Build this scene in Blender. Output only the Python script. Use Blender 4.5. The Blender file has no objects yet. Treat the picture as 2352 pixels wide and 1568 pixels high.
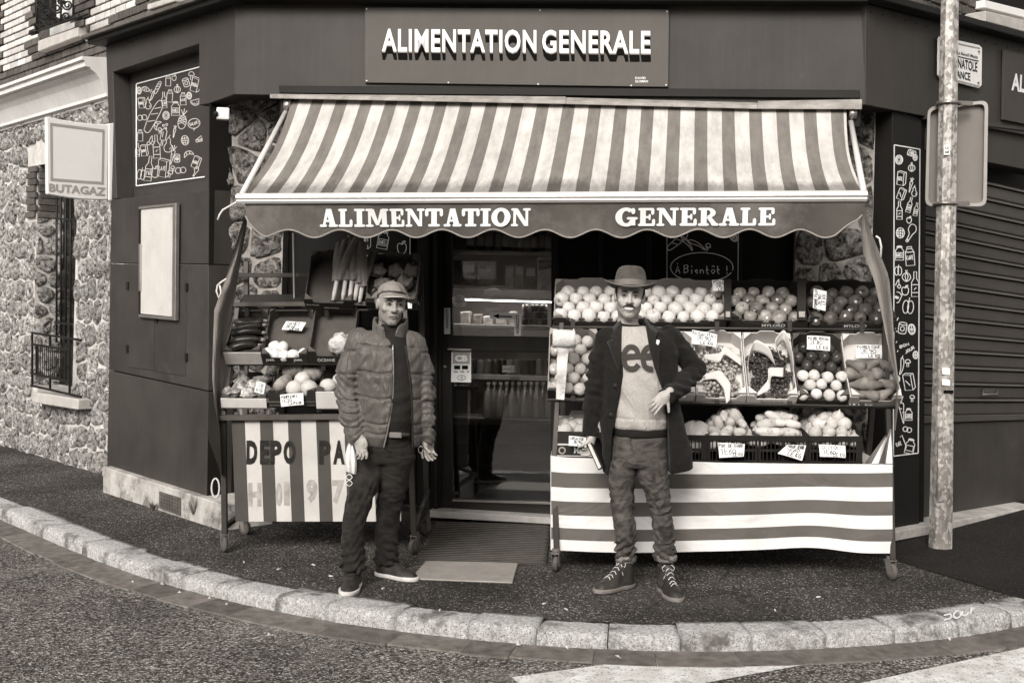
import bpy, bmesh, math, random
import numpy as np
from mathutils import Vector, Matrix
random.seed(7); np.random.seed(7)
R = math.radians
S = bpy.context.scene
COL = S.collection

# ---------------------------------------------------------------- camera, sky, sun, exposure
FOC, CX, HY, ROLL, CAMH, SLOPE = 2650.0, 1176.0, 680.0, 0.026, 1.64, 0.016
cam_data = bpy.data.cameras.new('camera')
cam = bpy.data.objects.new('camera', cam_data)
COL.objects.link(cam)
cam.location = (0, 0, CAMH)
cam.rotation_euler = (R(90), -ROLL, 0)
cam_data.sensor_width = 36.0
cam_data.lens = FOC / 2352.0 * 36.0
cam_data.shift_y = -(784.0 - HY) / 2352.0
cam_data.clip_end = 500
S.camera = cam

SUN_EL, SUN_AZ = R(32), R(197)          # azimuth: from +Y clockwise; light comes from behind the camera, left
world = bpy.data.worlds.new('World')
S.world = world
world.use_nodes = True
wn, wl = world.node_tree.nodes, world.node_tree.links
wn.clear()
sky = wn.new('ShaderNodeTexSky'); sky.sky_type = 'NISHITA'; sky.sun_disc = False
sky.sun_elevation = SUN_EL; sky.sun_rotation = SUN_AZ
sky.dust_density = 4.0; sky.air_density = 1.0
bw = wn.new('ShaderNodeRGBToBW')        # monochrome photograph: the sky carries no hue
tint = wn.new('ShaderNodeMix'); tint.data_type = 'RGBA'; tint.blend_type = 'MULTIPLY'
tint.inputs[0].default_value = 1.0
tint.inputs[7].default_value = (1.03, 1.0, 0.95, 1)
bg = wn.new('ShaderNodeBackground'); bg.inputs[1].default_value = 0.135
wo = wn.new('ShaderNodeOutputWorld')
wl.new(sky.outputs[0], bw.inputs[0]); wl.new(bw.outputs[0], tint.inputs[6])
wl.new(tint.outputs[2], bg.inputs[0]); wl.new(bg.outputs[0], wo.inputs[0])
sun_data = bpy.data.lights.new('sun', 'SUN')
sun_data.energy = 1.5; sun_data.angle = R(22); sun_data.color = (1.0, 0.97, 0.92)
sun = bpy.data.objects.new('sun', sun_data); COL.objects.link(sun)
sd = Vector((math.sin(SUN_AZ) * math.cos(SUN_EL), math.cos(SUN_AZ) * math.cos(SUN_EL), math.sin(SUN_EL)))
sun.rotation_euler = sd.to_track_quat('Z', 'Y').to_euler()
sun.location = sd * 20
S.view_settings.view_transform = 'Standard'
S.view_settings.look = 'None'
S.view_settings.gamma = 1.0
S.view_settings.exposure = 0.74
S.view_settings.use_curve_mapping = False
S.render.engine = 'CYCLES'
S.render.resolution_x, S.render.resolution_y = 1024, 682
S.cycles.max_bounces = 8
S.cycles.transparent_max_bounces = 8

# ---------------------------------------------------------------- measuring the photograph (camera rays to real planes)
CAMP = Vector((0, 0, CAMH))
_c, _s = math.cos(ROLL), math.sin(ROLL)
def ray(dx, dy):
    u, v = dx - CX, dy - HY
    return Vector(((u * _c + v * _s) / FOC, 1.0, (u * _s - v * _c) / FOC))
def at(dx, dy, Y):
    return CAMP + ray(dx, dy) * Y
def onp(dx, dy, pl, off=0.0):
    p0, n = pl; r = ray(dx, dy)
    return CAMP + r * ((p0 + n * off - CAMP).dot(n) / r.dot(n))
def ground(dx, dy, z=0.0):
    r = ray(dx, dy)
    return CAMP + r * ((CAMH - z) / (-r.z + SLOPE * r.x))
def gz(x): return SLOPE * x
def proj(p):
    q = Vector(p) - CAMP
    a, b = q.x / q.y * FOC, q.z / q.y * FOC
    return (CX + a * _c + b * _s, HY + a * _s - b * _c)
UP = Vector((0, 0, 1))
def vplane(p, d):                        # vertical plane through p along d; normal faces the camera
    d = Vector((d[0], d[1], 0)).normalized(); n = Vector((d.y, -d.x, 0))
    p = Vector((p[0], p[1], 0))
    if n.dot(CAMP - p) < 0: n = -n
    return (p, n)
def shift(pl, off): return (pl[0] + pl[1] * off, pl[1])

# ---------------------------------------------------------------- objects
RM = {}
def link(o, parent=None):
    COL.objects.link(o)
    if parent is not None: o.parent = parent
    return o
def rm(o):
    while o is not None:
        if o.name in RM: return RM[o.name]
        o = o.parent
    return Matrix.Identity(4)
def tag(o, label=None, cat=None, group=None, kind=None):
    if label: o['label'] = label
    if cat: o['category'] = cat
    if group: o['group'] = group
    if kind: o['kind'] = kind
    return o
def thing(name, label, cat, loc=(0, 0, 0), group=None, mat=None):
    o = bpy.data.objects.new(name, None); COL.objects.link(o)
    o.empty_display_size = 0.05
    m = mat if mat is not None else Matrix.Translation(Vector(loc))
    o.matrix_world = m; RM[o.name] = m
    return tag(o, label, cat, group)
def mesh(name, vs, fs, mat, parent=None, smooth=False, local=False, mats=None, mi=None):
    me = bpy.data.meshes.new(name)
    if parent is not None and not local:
        inv = rm(parent).inverted()
        vs = [inv @ Vector(v) for v in vs]
    me.from_pydata([tuple(v) for v in vs], [], [tuple(int(i) for i in f) for f in fs])
    for m in (mats or [mat]): me.materials.append(m)
    if mi is not None: me.polygons.foreach_set('material_index', np.asarray(mi, dtype=np.int32))
    if smooth: me.polygons.foreach_set('use_smooth', np.ones(len(me.polygons), dtype=bool))
    me.update()
    return link(bpy.data.objects.new(name, me), parent)
def instance(name, me, parent=None, m=None):
    o = bpy.data.objects.new(name, me); COL.objects.link(o)
    if parent is not None:
        o.parent = parent
        if m is not None: o.matrix_local = rm(parent).inverted() @ m
    elif m is not None: o.matrix_world = m
    return o
class MB:
    """collects shapes into one mesh"""
    def __init__(s): s.v, s.f = [], []
    def add(s, vs, fs):
        n = len(s.v); s.v += [Vector(v) for v in vs]; s.f += [[i + n for i in f] for f in fs]; return s
    def hexa(s, a, b):                   # a: four points of one end ring, b: of the other
        k = len(a); vs = list(a) + list(b)
        fs = [list(range(k))[::-1], [k + i for i in range(k)]]
        fs += [[i, (i + 1) % k, k + (i + 1) % k, k + i] for i in range(k)]
        return s.add(vs, fs)
    def box(s, c, size, m=None):
        x, y, z = [q / 2 for q in size]; c = Vector(c)
        p = [Vector((sx * x, sy * y, sz * z)) for sz in (-1, 1) for sx, sy in ((-1, -1), (1, -1), (1, 1), (-1, 1))]
        p = [(m @ q if m else q) + c for q in p]
        return s.hexa(p[:4], p[4:])
    def bar(s, a, b, w, h, up=UP):
        a, b = Vector(a), Vector(b); d = (b - a).normalized()
        x = d.cross(up)
        x = x.normalized() if x.length > 1e-5 else Vector((1, 0, 0)); y = x.cross(d)
        o = [x * w / 2 + y * h / 2, -x * w / 2 + y * h / 2, -x * w / 2 - y * h / 2, x * w / 2 - y * h / 2]
        return s.hexa([a + q for q in o], [b + q for q in o])
    def tube(s, pts, r, n=10, closed=False, cap=True):
        pts = [Vector(p) for p in pts]; rs = r if hasattr(r, '__len__') else [r] * len(pts)
        vs, fs = [], []; prev = None; m = len(pts)
        for i, p in enumerate(pts):
            if closed: d = pts[(i + 1) % m] - pts[i - 1]
            else: d = pts[min(i + 1, m - 1)] - pts[max(i - 1, 0)]
            d.normalize()
            if prev is None: x = d.cross(UP if abs(d.z) < .95 else Vector((1, 0, 0)))
            else: x = prev - d * prev.dot(d)
            x.normalize(); prev = x; y = d.cross(x)
            vs += [p + (x * math.cos(2 * math.pi * k / n) + y * math.sin(2 * math.pi * k / n)) * rs[i] for k in range(n)]
        for i in range(m if closed else m - 1):
            for k in range(n):
                a, b = i * n, ((i + 1) % m) * n
                fs.append([a + k, a + (k + 1) % n, b + (k + 1) % n, b + k])
        if cap and not closed: fs += [list(range(n))[::-1], [(m - 1) * n + k for k in range(n)]]
        return s.add(vs, fs)
    def lathe(s, prof, c=(0, 0, 0), n=16, m=None):
        c = Vector(c); vs, fs = [], []
        for r, z in prof:
            for k in range(n):
                q = Vector((r * math.cos(2 * math.pi * k / n), r * math.sin(2 * math.pi * k / n), z))
                vs.append((m @ q if m else q) + c)
        for i in range(len(prof) - 1):
            for k in range(n): fs.append([i * n + k, i * n + (k + 1) % n, (i + 1) * n + (k + 1) % n, (i + 1) * n + k])
        fs += [list(range(n))[::-1], [(len(prof) - 1) * n + k for k in range(n)]]
        return s.add(vs, fs)
    def prism(s, poly, off):             # 3D polygon pushed along off
        return s.hexa([Vector(p) for p in poly], [Vector(p) + Vector(off) for p in poly])
    def grid(s, fn, nu, nv):
        vs = [fn(i / nu, j / nv) for j in range(nv + 1) for i in range(nu + 1)]
        fs = [[j * (nu + 1) + i, j * (nu + 1) + i + 1, (j + 1) * (nu + 1) + i + 1, (j + 1) * (nu + 1) + i] for j in range(nv) for i in range(nu)]
        return s.add(vs, fs)
    def build(s, name, mat, parent=None, smooth=False, local=False, bevel=0, seg=1):
        if bevel:
            bm = bmesh.new(); bv = [bm.verts.new(v) for v in s.v]
            for f in s.f:
                try: bm.faces.new([bv[i] for i in f])
                except ValueError: pass
            bmesh.ops.recalc_face_normals(bm, faces=bm.faces)
            ed = [e for e in bm.edges if len(e.link_faces) == 2 and e.calc_face_angle(0) > .6]
            bmesh.ops.bevel(bm, geom=ed, offset=bevel, segments=seg, affect='EDGES', profile=.6)
            bm.verts.index_update()
            s.v = [v.co.copy() for v in bm.verts]; s.f = [[v.index for v in f.verts] for f in bm.faces]; bm.free()
        else:
            bm = bmesh.new(); bv = [bm.verts.new(v) for v in s.v]
            for f in s.f:
                try: bm.faces.new([bv[i] for i in f])
                except ValueError: pass
            bmesh.ops.recalc_face_normals(bm, faces=bm.faces)
            bm.verts.index_update()
            s.f = [[v.index for v in f.verts] for f in bm.faces]; bm.free()
        return mesh(name, s.v, s.f, mat, parent, smooth, local)
def quad_slab(name, pts, pl, thick, mat, parent=None, off=0.0, bevel=0.004):
    """slab whose front face has the given outline on plane pl (pushed out by off)"""
    poly = [onp(x, y, pl, off) for x, y in pts]
    return MB().prism(poly, -pl[1] * thick).build(name, mat, parent, bevel=bevel)
def dup(root, m, label=None, parent=None):
    r = root.copy(); COL.objects.link(r)
    if parent is None: r.matrix_world = m; RM[r.name] = m
    if label: r['label'] = label
    for ch in list(root.children):
        c = ch.copy(); COL.objects.link(c); c.parent = r
        for g in ch.children:
            k = g.copy(); COL.objects.link(k); k.parent = c
    return r

# ---------------------------------------------------------------- materials (sepia monochrome)
def G(v):
    t = max(0.0, 1 - v * 1.1)
    return (v * (1 + .13 * t), v, v * (1 - .11 * t), 1)
def M(name, v, rough=.65, var=.15, vs=6.0, bump=0.0, bs=40.0, metal=0.0, spec=.22, rnd=0.0, speck=None, streak=0.0, stain=None, coat=0.0, sheen=0.0, det=5.0, crease=None):
    m = bpy.data.materials.new(name); m.use_nodes = True
    nt = m.node_tree; N, L = nt.nodes, nt.links
    b = N['Principled BSDF']; b.inputs['Roughness'].default_value = rough; b.inputs['Metallic'].default_value = metal
    b.inputs['Specular IOR Level'].default_value = spec
    if coat: b.inputs['Coat Weight'].default_value = coat
    if sheen: b.inputs['Sheen Weight'].default_value = sheen
    tc = N.new('ShaderNodeTexCoord'); oi = N.new('ShaderNodeObjectInfo')
    add = N.new('ShaderNodeVectorMath'); add.operation = 'MULTIPLY_ADD'
    add.inputs[1].default_value = (1, 1, 1)
    sc = N.new('ShaderNodeVectorMath'); sc.operation = 'SCALE'; sc.inputs[0].default_value = (17, 9, 23)
    L.new(oi.outputs['Random'], sc.inputs['Scale'])
    L.new(tc.outputs['Object'], add.inputs[0]); L.new(sc.outputs[0], add.inputs[2])
    co = add.outputs[0]
    def noise(scale, detail=5.0, vec=None, rgh=.6):
        n = N.new('ShaderNodeTexNoise'); n.inputs['Scale'].default_value = scale
        n.inputs['Detail'].default_value = detail; n.inputs['Roughness'].default_value = rgh
        L.new(vec or co, n.inputs['Vector']); return n.outputs['Fac']
    def ramp(fac, a, c, p0=.3, p1=.7):
        r = N.new('ShaderNodeValToRGB'); r.color_ramp.elements[0].position = p0; r.color_ramp.elements[1].position = p1
        r.color_ramp.elements[0].color = a; r.color_ramp.elements[1].color = c
        L.new(fac, r.inputs[0]); return r.outputs[0]
    def mix(fac, a, c):
        x = N.new('ShaderNodeMix'); x.data_type = 'RGBA'
        if isinstance(fac, float): x.inputs[0].default_value = fac
        else: L.new(fac, x.inputs[0])
        for k, q in ((6, a), (7, c)):
            if isinstance(q, tuple): x.inputs[k].default_value = q
            else: L.new(q, x.inputs[k])
        return x.outputs[2]
    col = ramp(noise(vs, det), G(v * (1 - var)), G(min(.95, v * (1 + var))))
    if streak:                            # vertical run-down stains
        mp = N.new('ShaderNodeMapping'); mp.inputs['Scale'].default_value = (9, 9, .5); L.new(co, mp.inputs['Vector'])
        col = mix(ramp(noise(3.0, 4, mp.outputs[0]), (0, 0, 0, 1), (streak, streak, streak, 1), .45, .75), col, G(min(.9, v * 1.7)))
    if stain:                             # (value, amount, scale, threshold)
        col = mix(ramp(noise(stain[2], 6, None, .7), (0, 0, 0, 1), (stain[1],) * 3 + (1,), stain[3], stain[3] + .12), col, G(stain[0]))
    if speck:                             # (value, scale, threshold)
        vo = N.new('ShaderNodeTexVoronoi'); vo.inputs['Scale'].default_value = speck[1]; L.new(co, vo.inputs['Vector'])
        sep = N.new('ShaderNodeSeparateColor'); L.new(vo.outputs['Color'], sep.inputs[0])
        col = mix(ramp(sep.outputs[0], (0, 0, 0, 1), (1, 1, 1, 1), speck[2], min(.999, speck[2] + .06)), col, G(speck[0]))
    if rnd:
        hs = N.new('ShaderNodeHueSaturation')
        mr = N.new('ShaderNodeMapRange'); mr.inputs[3].default_value = 1 - rnd; mr.inputs[4].default_value = 1 + rnd
        L.new(oi.outputs['Random'], mr.inputs[0]); L.new(mr.outputs[0], hs.inputs['Value']); L.new(col, hs.inputs['Color'])
        col = hs.outputs[0]
    nrm = None
    if crease:                            # (scale, strength, stretch, fade value): sharp folds pressed into cloth
        mp = N.new('ShaderNodeMapping'); mp.inputs['Scale'].default_value = crease[2]; mp.inputs['Rotation'].default_value = (.3, .5, .2); L.new(co, mp.inputs['Vector'])
        nn = N.new('ShaderNodeTexNoise'); nn.inputs['Scale'].default_value = crease[0]; nn.inputs['Detail'].default_value = 3; nn.inputs['Distortion'].default_value = 1.2; L.new(mp.outputs[0], nn.inputs['Vector'])
        s1 = N.new('ShaderNodeMath'); s1.operation = 'SUBTRACT'; s1.inputs[1].default_value = .5; L.new(nn.outputs['Fac'], s1.inputs[0])
        s2 = N.new('ShaderNodeMath'); s2.operation = 'ABSOLUTE'; L.new(s1.outputs[0], s2.inputs[0])
        cb_ = N.new('ShaderNodeBump'); cb_.inputs['Strength'].default_value = crease[1]; cb_.inputs['Distance'].default_value = .05; cb_.invert = True; L.new(s2.outputs[0], cb_.inputs['Height']); nrm = cb_.outputs[0]
        if crease[3]: col = mix(ramp(s2.outputs[0], (.4, .4, .4, 1), (0, 0, 0, 1), .0, .1), col, G(crease[3]))
    L.new(col, b.inputs['Base Color'])
    if nrm is not None and not bump: L.new(nrm, b.inputs['Normal'])
    if bump:
        bp = N.new('ShaderNodeBump'); bp.inputs['Strength'].default_value = min(1.0, bump); bp.inputs['Distance'].default_value = .02
        L.new(noise(bs, 6, None, .65), bp.inputs['Height']); L.new(bp.outputs[0], b.inputs['Normal'])
        if nrm is not None: L.new(nrm, bp.inputs['Normal'])
    return m
def rock_material(name, lo, hi, scale=14.0):
    """porous, pitted rubble stone"""
    m = M(name, (lo + hi) / 2, .9, .3, 5.0); nt = m.node_tree; N, L = nt.nodes, nt.links
    b = N['Principled BSDF']; co = [n for n in N if n.type == 'VECT_MATH' and n.operation == 'MULTIPLY_ADD'][0].outputs[0]
    n1 = N.new('ShaderNodeTexNoise'); n1.inputs['Scale'].default_value = scale; n1.inputs['Detail'].default_value = 9; n1.inputs['Roughness'].default_value = .75; n1.inputs['Distortion'].default_value = .6
    L.new(co, n1.inputs['Vector'])
    r = N.new('ShaderNodeValToRGB'); e = r.color_ramp.elements
    e[0].position = .40; e[0].color = G(lo * .15); e[1].position = .62; e[1].color = G(hi)
    k = e.new(.46); k.color = G(lo); k = e.new(.55); k.color = G((lo + hi) / 2)
    L.new(n1.outputs['Fac'], r.inputs[0])
    hs = N.new('ShaderNodeHueSaturation'); oi = [n for n in N if n.type == 'OBJECT_INFO'][0]
    mr = N.new('ShaderNodeMapRange'); mr.inputs[3].default_value = .75; mr.inputs[4].default_value = 1.2
    L.new(oi.outputs['Random'], mr.inputs[0]); L.new(mr.outputs[0], hs.inputs['Value']); L.new(r.outputs[0], hs.inputs['Color'])
    L.new(hs.outputs[0], b.inputs['Base Color'])
    bp = N.new('ShaderNodeBump'); bp.inputs['Strength'].default_value = 1.0; bp.inputs['Distance'].default_value = .09
    L.new(n1.outputs['Fac'], bp.inputs['Height']); L.new(bp.outputs[0], b.inputs['Normal'])
    return m
def glass_material(name, v=.02, gloss=1.0):
    m = bpy.data.materials.new(name); m.use_nodes = True; N, L = m.node_tree.nodes, m.node_tree.links
    N.clear(); o = N.new('ShaderNodeOutputMaterial'); mx = N.new('ShaderNodeMixShader')
    t = N.new('ShaderNodeBsdfTransparent'); t.inputs[0].default_value = G(.86)
    g = N.new('ShaderNodeBsdfGlossy'); g.inputs['Roughness'].default_value = .02; g.inputs[0].default_value = (1, 1, 1, 1)
    fr = N.new('ShaderNodeFresnel'); fr.inputs[0].default_value = 2.1
    L.new(fr.outputs[0], mx.inputs[0]); L.new(t.outputs[0], mx.inputs[1]); L.new(g.outputs[0], mx.inputs[2]); L.new(mx.outputs[0], o.inputs[0])
    return m
def stripe_material(name, a, b, axis, period, duty, phase=0.0, **kw):
    """two-tone woven stripes along an object axis"""
    m = M(name, b, **kw); N, L = m.node_tree.nodes, m.node_tree.links; bs = N['Principled BSDF']
    tc = N.new('ShaderNodeTexCoord'); sp = N.new('ShaderNodeSeparateXYZ'); uvm = N.new('ShaderNodeUVMap')
    L.new(uvm.outputs[0], sp.inputs[0])
    def mt(op, x, y):
        n = N.new('ShaderNodeMath'); n.operation = op
        for i, q in enumerate((x, y)):
            if isinstance(q, (int, float)): n.inputs[i].default_value = q
            else: L.new(q, n.inputs[i])
        return n.outputs[0]
    f = mt('LESS_THAN', mt('FRACT', mt('DIVIDE', mt('ADD', sp.outputs[axis], phase), period), 0), duty)
    old = bs.inputs['Base Color'].links[0].from_socket
    x = N.new('ShaderNodeMix'); x.data_type = 'RGBA'; x.blend_type = 'MULTIPLY'
    x.inputs[0].default_value = 1.0
    L.new(old, x.inputs[6])
    y = N.new('ShaderNodeMix'); y.data_type = 'RGBA'; y.inputs[6].default_value = (1, 1, 1, 1)
    ga, gb = G(a), G(b); y.inputs[7].default_value = tuple(ga[i] / gb[i] for i in range(3)) + (1,)
    L.new(f, y.inputs[0]); L.new(y.outputs[2], x.inputs[7]); L.new(x.outputs[2], bs.inputs['Base Color'])
    return m
def set_uv(o, fn):
    me = o.data; uv = me.uv_layers.new(name='UVMap')
    for lp in me.loops: uv.data[lp.index].uv = fn(lp.vertex_index)

# ---------------------------------------------------------------- smooth solid shapes from distance fields (surface nets)
def snet(f, lo, hi, h):
    ax = [np.arange(lo[i], hi[i] + h, h, dtype=np.float32) for i in range(3)]
    X, Y, Z = np.meshgrid(*ax, indexing='ij')
    D = f(X, Y, Z).astype(np.float32); I = D < 0
    n = [len(a) for a in ax]; c = [k - 1 for k in n]
    def cor(A, i, j, k): return A[i:i + c[0], j:j + c[1], k:k + c[2]]
    cnt = np.zeros(c, np.float32); P = [np.zeros(c, np.float32) for _ in range(3)]
    corners = [(i, j, k) for i in (0, 1) for j in (0, 1) for k in (0, 1)]
    for a in corners:
        for d in range(3):
            if a[d]: continue
            b = list(a); b[d] = 1
            da, db = cor(D, *a), cor(D, *b); cr = (da < 0) != (db < 0)
            t = np.where(cr, da / np.where(cr, da - db, 1), 0)
            cnt += cr
            for e in range(3): P[e] += np.where(cr, (t if e == d else a[e]), 0)
    act = cnt > 0; idx = -np.ones(c, np.int64); idx[act] = np.arange(act.sum())
    q = np.argwhere(act)
    vs = np.stack([lo[e] + h * (q[:, e] + P[e][act] / cnt[act]) for e in range(3)], 1)
    fs = []
    for d in range(3):
        u, v = (d + 1) % 3, (d + 2) % 3
        sl = [slice(1, c[e]) for e in range(3)]; sl[d] = slice(0, c[d])
        s2 = list(sl); s2[d] = slice(1, c[d] + 1)
        A, B = I[tuple(sl)], I[tuple(s2)]
        for flip, msk in ((False, A & ~B), (True, ~A & B)):
            w = np.argwhere(msk); 
            if not len(w): continue
            for e in (u, v): w[:, e] += 1
            def g(du, dv):
                k = w.copy(); k[:, u] -= du; k[:, v] -= dv; return idx[k[:, 0], k[:, 1], k[:, 2]]
            Q = np.stack([g(1, 1), g(0, 1), g(0, 0), g(1, 0)], 1)
            fs.append(Q[:, ::-1] if flip else Q)
    fs = np.concatenate(fs); fs = fs[(fs >= 0).all(1)]
    return vs, fs
def smin(a, b, k): 
    h = np.maximum(k - np.abs(a - b), 0) / k
    return np.minimum(a, b) - h * h * k * .25
def smax(a, b, k): return -smin(-a, -b, k)
def capsule(X, Y, Z, a, b, ra, rb):
    a = np.array(a, float); b = np.array(b, float); ab = b - a; L2 = float(ab @ ab) + 1e-9
    t = np.clip(((X - a[0]) * ab[0] + (Y - a[1]) * ab[1] + (Z - a[2]) * ab[2]) / L2, 0, 1)
    return np.sqrt((X - a[0] - t * ab[0]) ** 2 + (Y - a[1] - t * ab[1]) ** 2 + (Z - a[2] - t * ab[2]) ** 2) - (ra + (rb - ra) * t)
def ell(X, Y, Z, c, r):
    x, y, z = (X - c[0]) / r[0], (Y - c[1]) / r[1], (Z - c[2]) / r[2]
    k0 = np.sqrt(x * x + y * y + z * z) + 1e-6
    k1 = np.sqrt((x / r[0]) ** 2 + (y / r[1]) ** 2 + (z / r[2]) ** 2) + 1e-6
    return k0 * (k0 - 1) / k1
def chain(X, Y, Z, pts, k=.02):
    d = None
    for (a, ra), (b, rb) in zip(pts[:-1], pts[1:]):
        e = capsule(X, Y, Z, a, b, ra, rb); d = e if d is None else smin(d, e, k)
    return d
def loft(X, Y, Z, rows, p=2.2, cap=.02):
    """rows: (z, cx, cy, rx, ry) from bottom to top"""
    rows = sorted(rows); zs = [r[0] for r in rows]
    I = [np.interp(Z, zs, [r[i] for r in rows]) for i in range(1, 5)]
    e = (np.abs((X - I[0]) / I[2]) ** p + np.abs((Y - I[1]) / I[3]) ** p) ** (1 / p)
    d = (e - 1) * np.minimum(I[2], I[3])
    return smax(smax(d, zs[0] - Z, cap), Z - zs[-1], cap)
def wrinkle(X, Y, Z, amp, fr, seed=0):
    rs = np.random.RandomState(seed); o = 0
    for i in range(4):
        k = rs.normal(size=3); k /= np.linalg.norm(k); k *= fr * (1 + .5 * i)
        q = rs.normal(size=3); q *= fr * .5
        o = o + np.sin(X * k[0] + Y * k[1] + Z * k[2] + 1.6 * np.sin(X * q[0] + Y * q[1] + Z * q[2] + i)) / (1 + .5 * i)
    return o * amp / 2
def solid(name, f, lo, hi, h, mat, parent=None, local=True):
    v, q = snet(f, lo, hi, h)
    return mesh(name, v, q, mat, parent, True, local)

# ---------------------------------------------------------------- lettering and line drawing
def text_shape(s, bold=0.0, space=1.0, res=3):
    c = bpy.data.curves.new('lettering', 'FONT'); c.body = s; c.offset = bold; c.space_character = space; c.resolution_u = res
    o = bpy.data.objects.new('lettering', c); COL.objects.link(o)
    bpy.context.view_layer.update()
    me = bpy.data.meshes.new_from_object(o.evaluated_get(bpy.context.evaluated_depsgraph_get()))
    vs = [tuple(v.co)[:2] for v in me.vertices]; fs = [list(p.vertices) for p in me.polygons]
    COL.objects.unlink(o); bpy.data.objects.remove(o); bpy.data.curves.remove(c); bpy.data.meshes.remove(me)
    xs = [v[0] for v in vs]; ys = [v[1] for v in vs]
    x0, x1, y0, y1 = min(xs), max(xs), min(ys), max(ys)
    return [((v[0] - x0) / (x1 - x0), (v[1] - y0) / (y1 - y0)) for v in vs], fs
def lerp2(q, u, v):                      # q: TL TR BR BL
    a = Vector(q[0]) * (1 - u) + Vector(q[1]) * u; b = Vector(q[3]) * (1 - u) + Vector(q[2]) * u
    return b * (1 - v) + a * v
def box_quad(x0, y0, x1, y1): return [(x0, y0), (x1, y0), (x1, y1), (x0, y1)]
def text_on(s, quad, pl, mat, parent=None, off=.004, bold=0.0, name='lettering', space=1.0, shift2=(0, 0)):
    vs, fs = text_shape(s, bold, space)
    q = [Vector((p[0] + shift2[0], p[1] + shift2[1])) for p in quad]
    w = []
    for u, v in vs:
        d = lerp2(q, u, v); w.append(onp(d.x, d.y, pl, off))
    return mesh(name, w, fs, mat, parent)
def text_quad3(s, quad3, nrm, mat, parent=None, off=.003, bold=0.0, name='lettering'):
    vs, fs = text_shape(s, bold)
    w = [lerp2(quad3, u, v) + Vector(nrm) * off for u, v in vs]
    return mesh(name, w, fs, mat, parent)
def ribbon2(poly, w):                    # 2D polyline -> strip of quads with mitred joints
    n = len(poly); p = [Vector(q) for q in poly]; vs, fs = [], []
    closed = (p[0] - p[-1]).length < 1e-6
    for i in range(n):
        a = p[i - 1] if i > 0 else (p[-2] if closed else p[0]); b = p[i + 1] if i < n - 1 else (p[1] if closed else p[-1])
        d = b - a
        if d.length < 1e-9: d = Vector((1, 0))
        d.normalize(); m = Vector((-d.y, d.x)) * (w / 2)
        vs += [p[i] + m, p[i] - m]
    fs = [[2 * i, 2 * i + 1, 2 * i + 3, 2 * i + 2] for i in range(n - 1)]
    return vs, fs
def draw(polys, place, w, name, mat, parent):
    """polys: 2D lines, place(p, lift) -> 3D"""
    V, Fc = [], []
    for j, pl in enumerate(polys):
        if len(pl) < 2: continue
        vs, fs = ribbon2(pl, w); n = len(V)
        V += [place(v, .0004 * (j % 5)) for v in vs]; Fc += [[i + n for i in f] for f in fs]
    return mesh(name, V, Fc, mat, parent)
def arc(cx, cy, rx, ry=None, a0=0, a1=360, n=14):
    ry = ry or rx
    return [(cx + rx * math.cos(R(a0 + (a1 - a0) * i / n)), cy + ry * math.sin(R(a0 + (a1 - a0) * i / n))) for i in range(n + 1)]
GLY = {
 'A': '00 26 40|12 32', 'B': '00 06 36 45 34 03|34 42 31 00', 'C': '45 26 04 02 20 41', 'D': '00 06 26 44 42 20 00', 'E': '46 06 00 40|03 33',
 'F': '46 06 00|03 33', 'G': '45 26 04 02 20 41 43 23', 'H': '00 06|40 46|03 43', 'I': '20 26', 'J': '46 41 20 01', 'K': '00 06|46 03 40',
 'L': '06 00 40', 'M': '00 06 22 46 40', 'N': '00 06 40 46', 'O': '20 02 04 26 44 42 20', 'P': '00 06 36 45 34 03', 'Q': '20 02 04 26 44 42 20|22 40',
 'R': '00 06 36 45 34 03|23 40', 'S': '45 26 05 04 32 41 20 01', 'T': '06 46|26 20', 'U': '06 01 20 41 46', 'V': '06 20 46', 'W': '06 10 24 30 46',
 'X': '00 46|06 40', 'Y': '06 23 46|23 20', 'Z': '06 46 00 40', '0': '20 02 04 26 44 42 20', '1': '14 26 20', '2': '05 26 45 43 00 40', '3': '05 26 45 23 42 20 01',
 '4': '30 36 02 42', '5': '46 06 03 34 42 20 00', '6': '46 13 01 20 41 33 03', '7': '06 46 20', '8': '23 05 26 45 23 01 20 41 23', '9': '43 14 05 26 45 43 20',
 '!': '26 22|21 20', '.': '20 21', '-': '03 43', "'": '26 25', 'c': '33 13 01 20 31', 'e': '02 32 23 02 11 20 31', 'n': '00 03|02 23 32 30',
 'o': '20 02 13 33 42 20', 't': '16 11 20 30|03 33', 'i': '20 23|25 26', 'u': '03 01 20 31|33 30', 'r': '00 03|02 23 33', 'a': '33 13 01 20 31 33 30', 'l': '16 11 20', 'm': '00 03|02 13 22 20|22 33 42 40', 's': '33 13 02 31 20 00', 'p': '0a 03|03 23 32 20 01', 'v': '03 20 43', 'g': '33 13 01 20 31|33 3a 1a', 'k': '06 00|33 01 30', 'd': '36 30|33 13 01 20 31', 'b': '06 00|02 23 32 20 00', 'y': '03 20|43 0a', 'h': '06 00|02 23 32 30', 'f': '36 15 10|03 33', 'z': '03 33 00 30', 'w': '03 10 22 30 43', 'x': '00 33|03 30', 'q': '33 13 01 20 31|33 3a',
}
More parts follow.
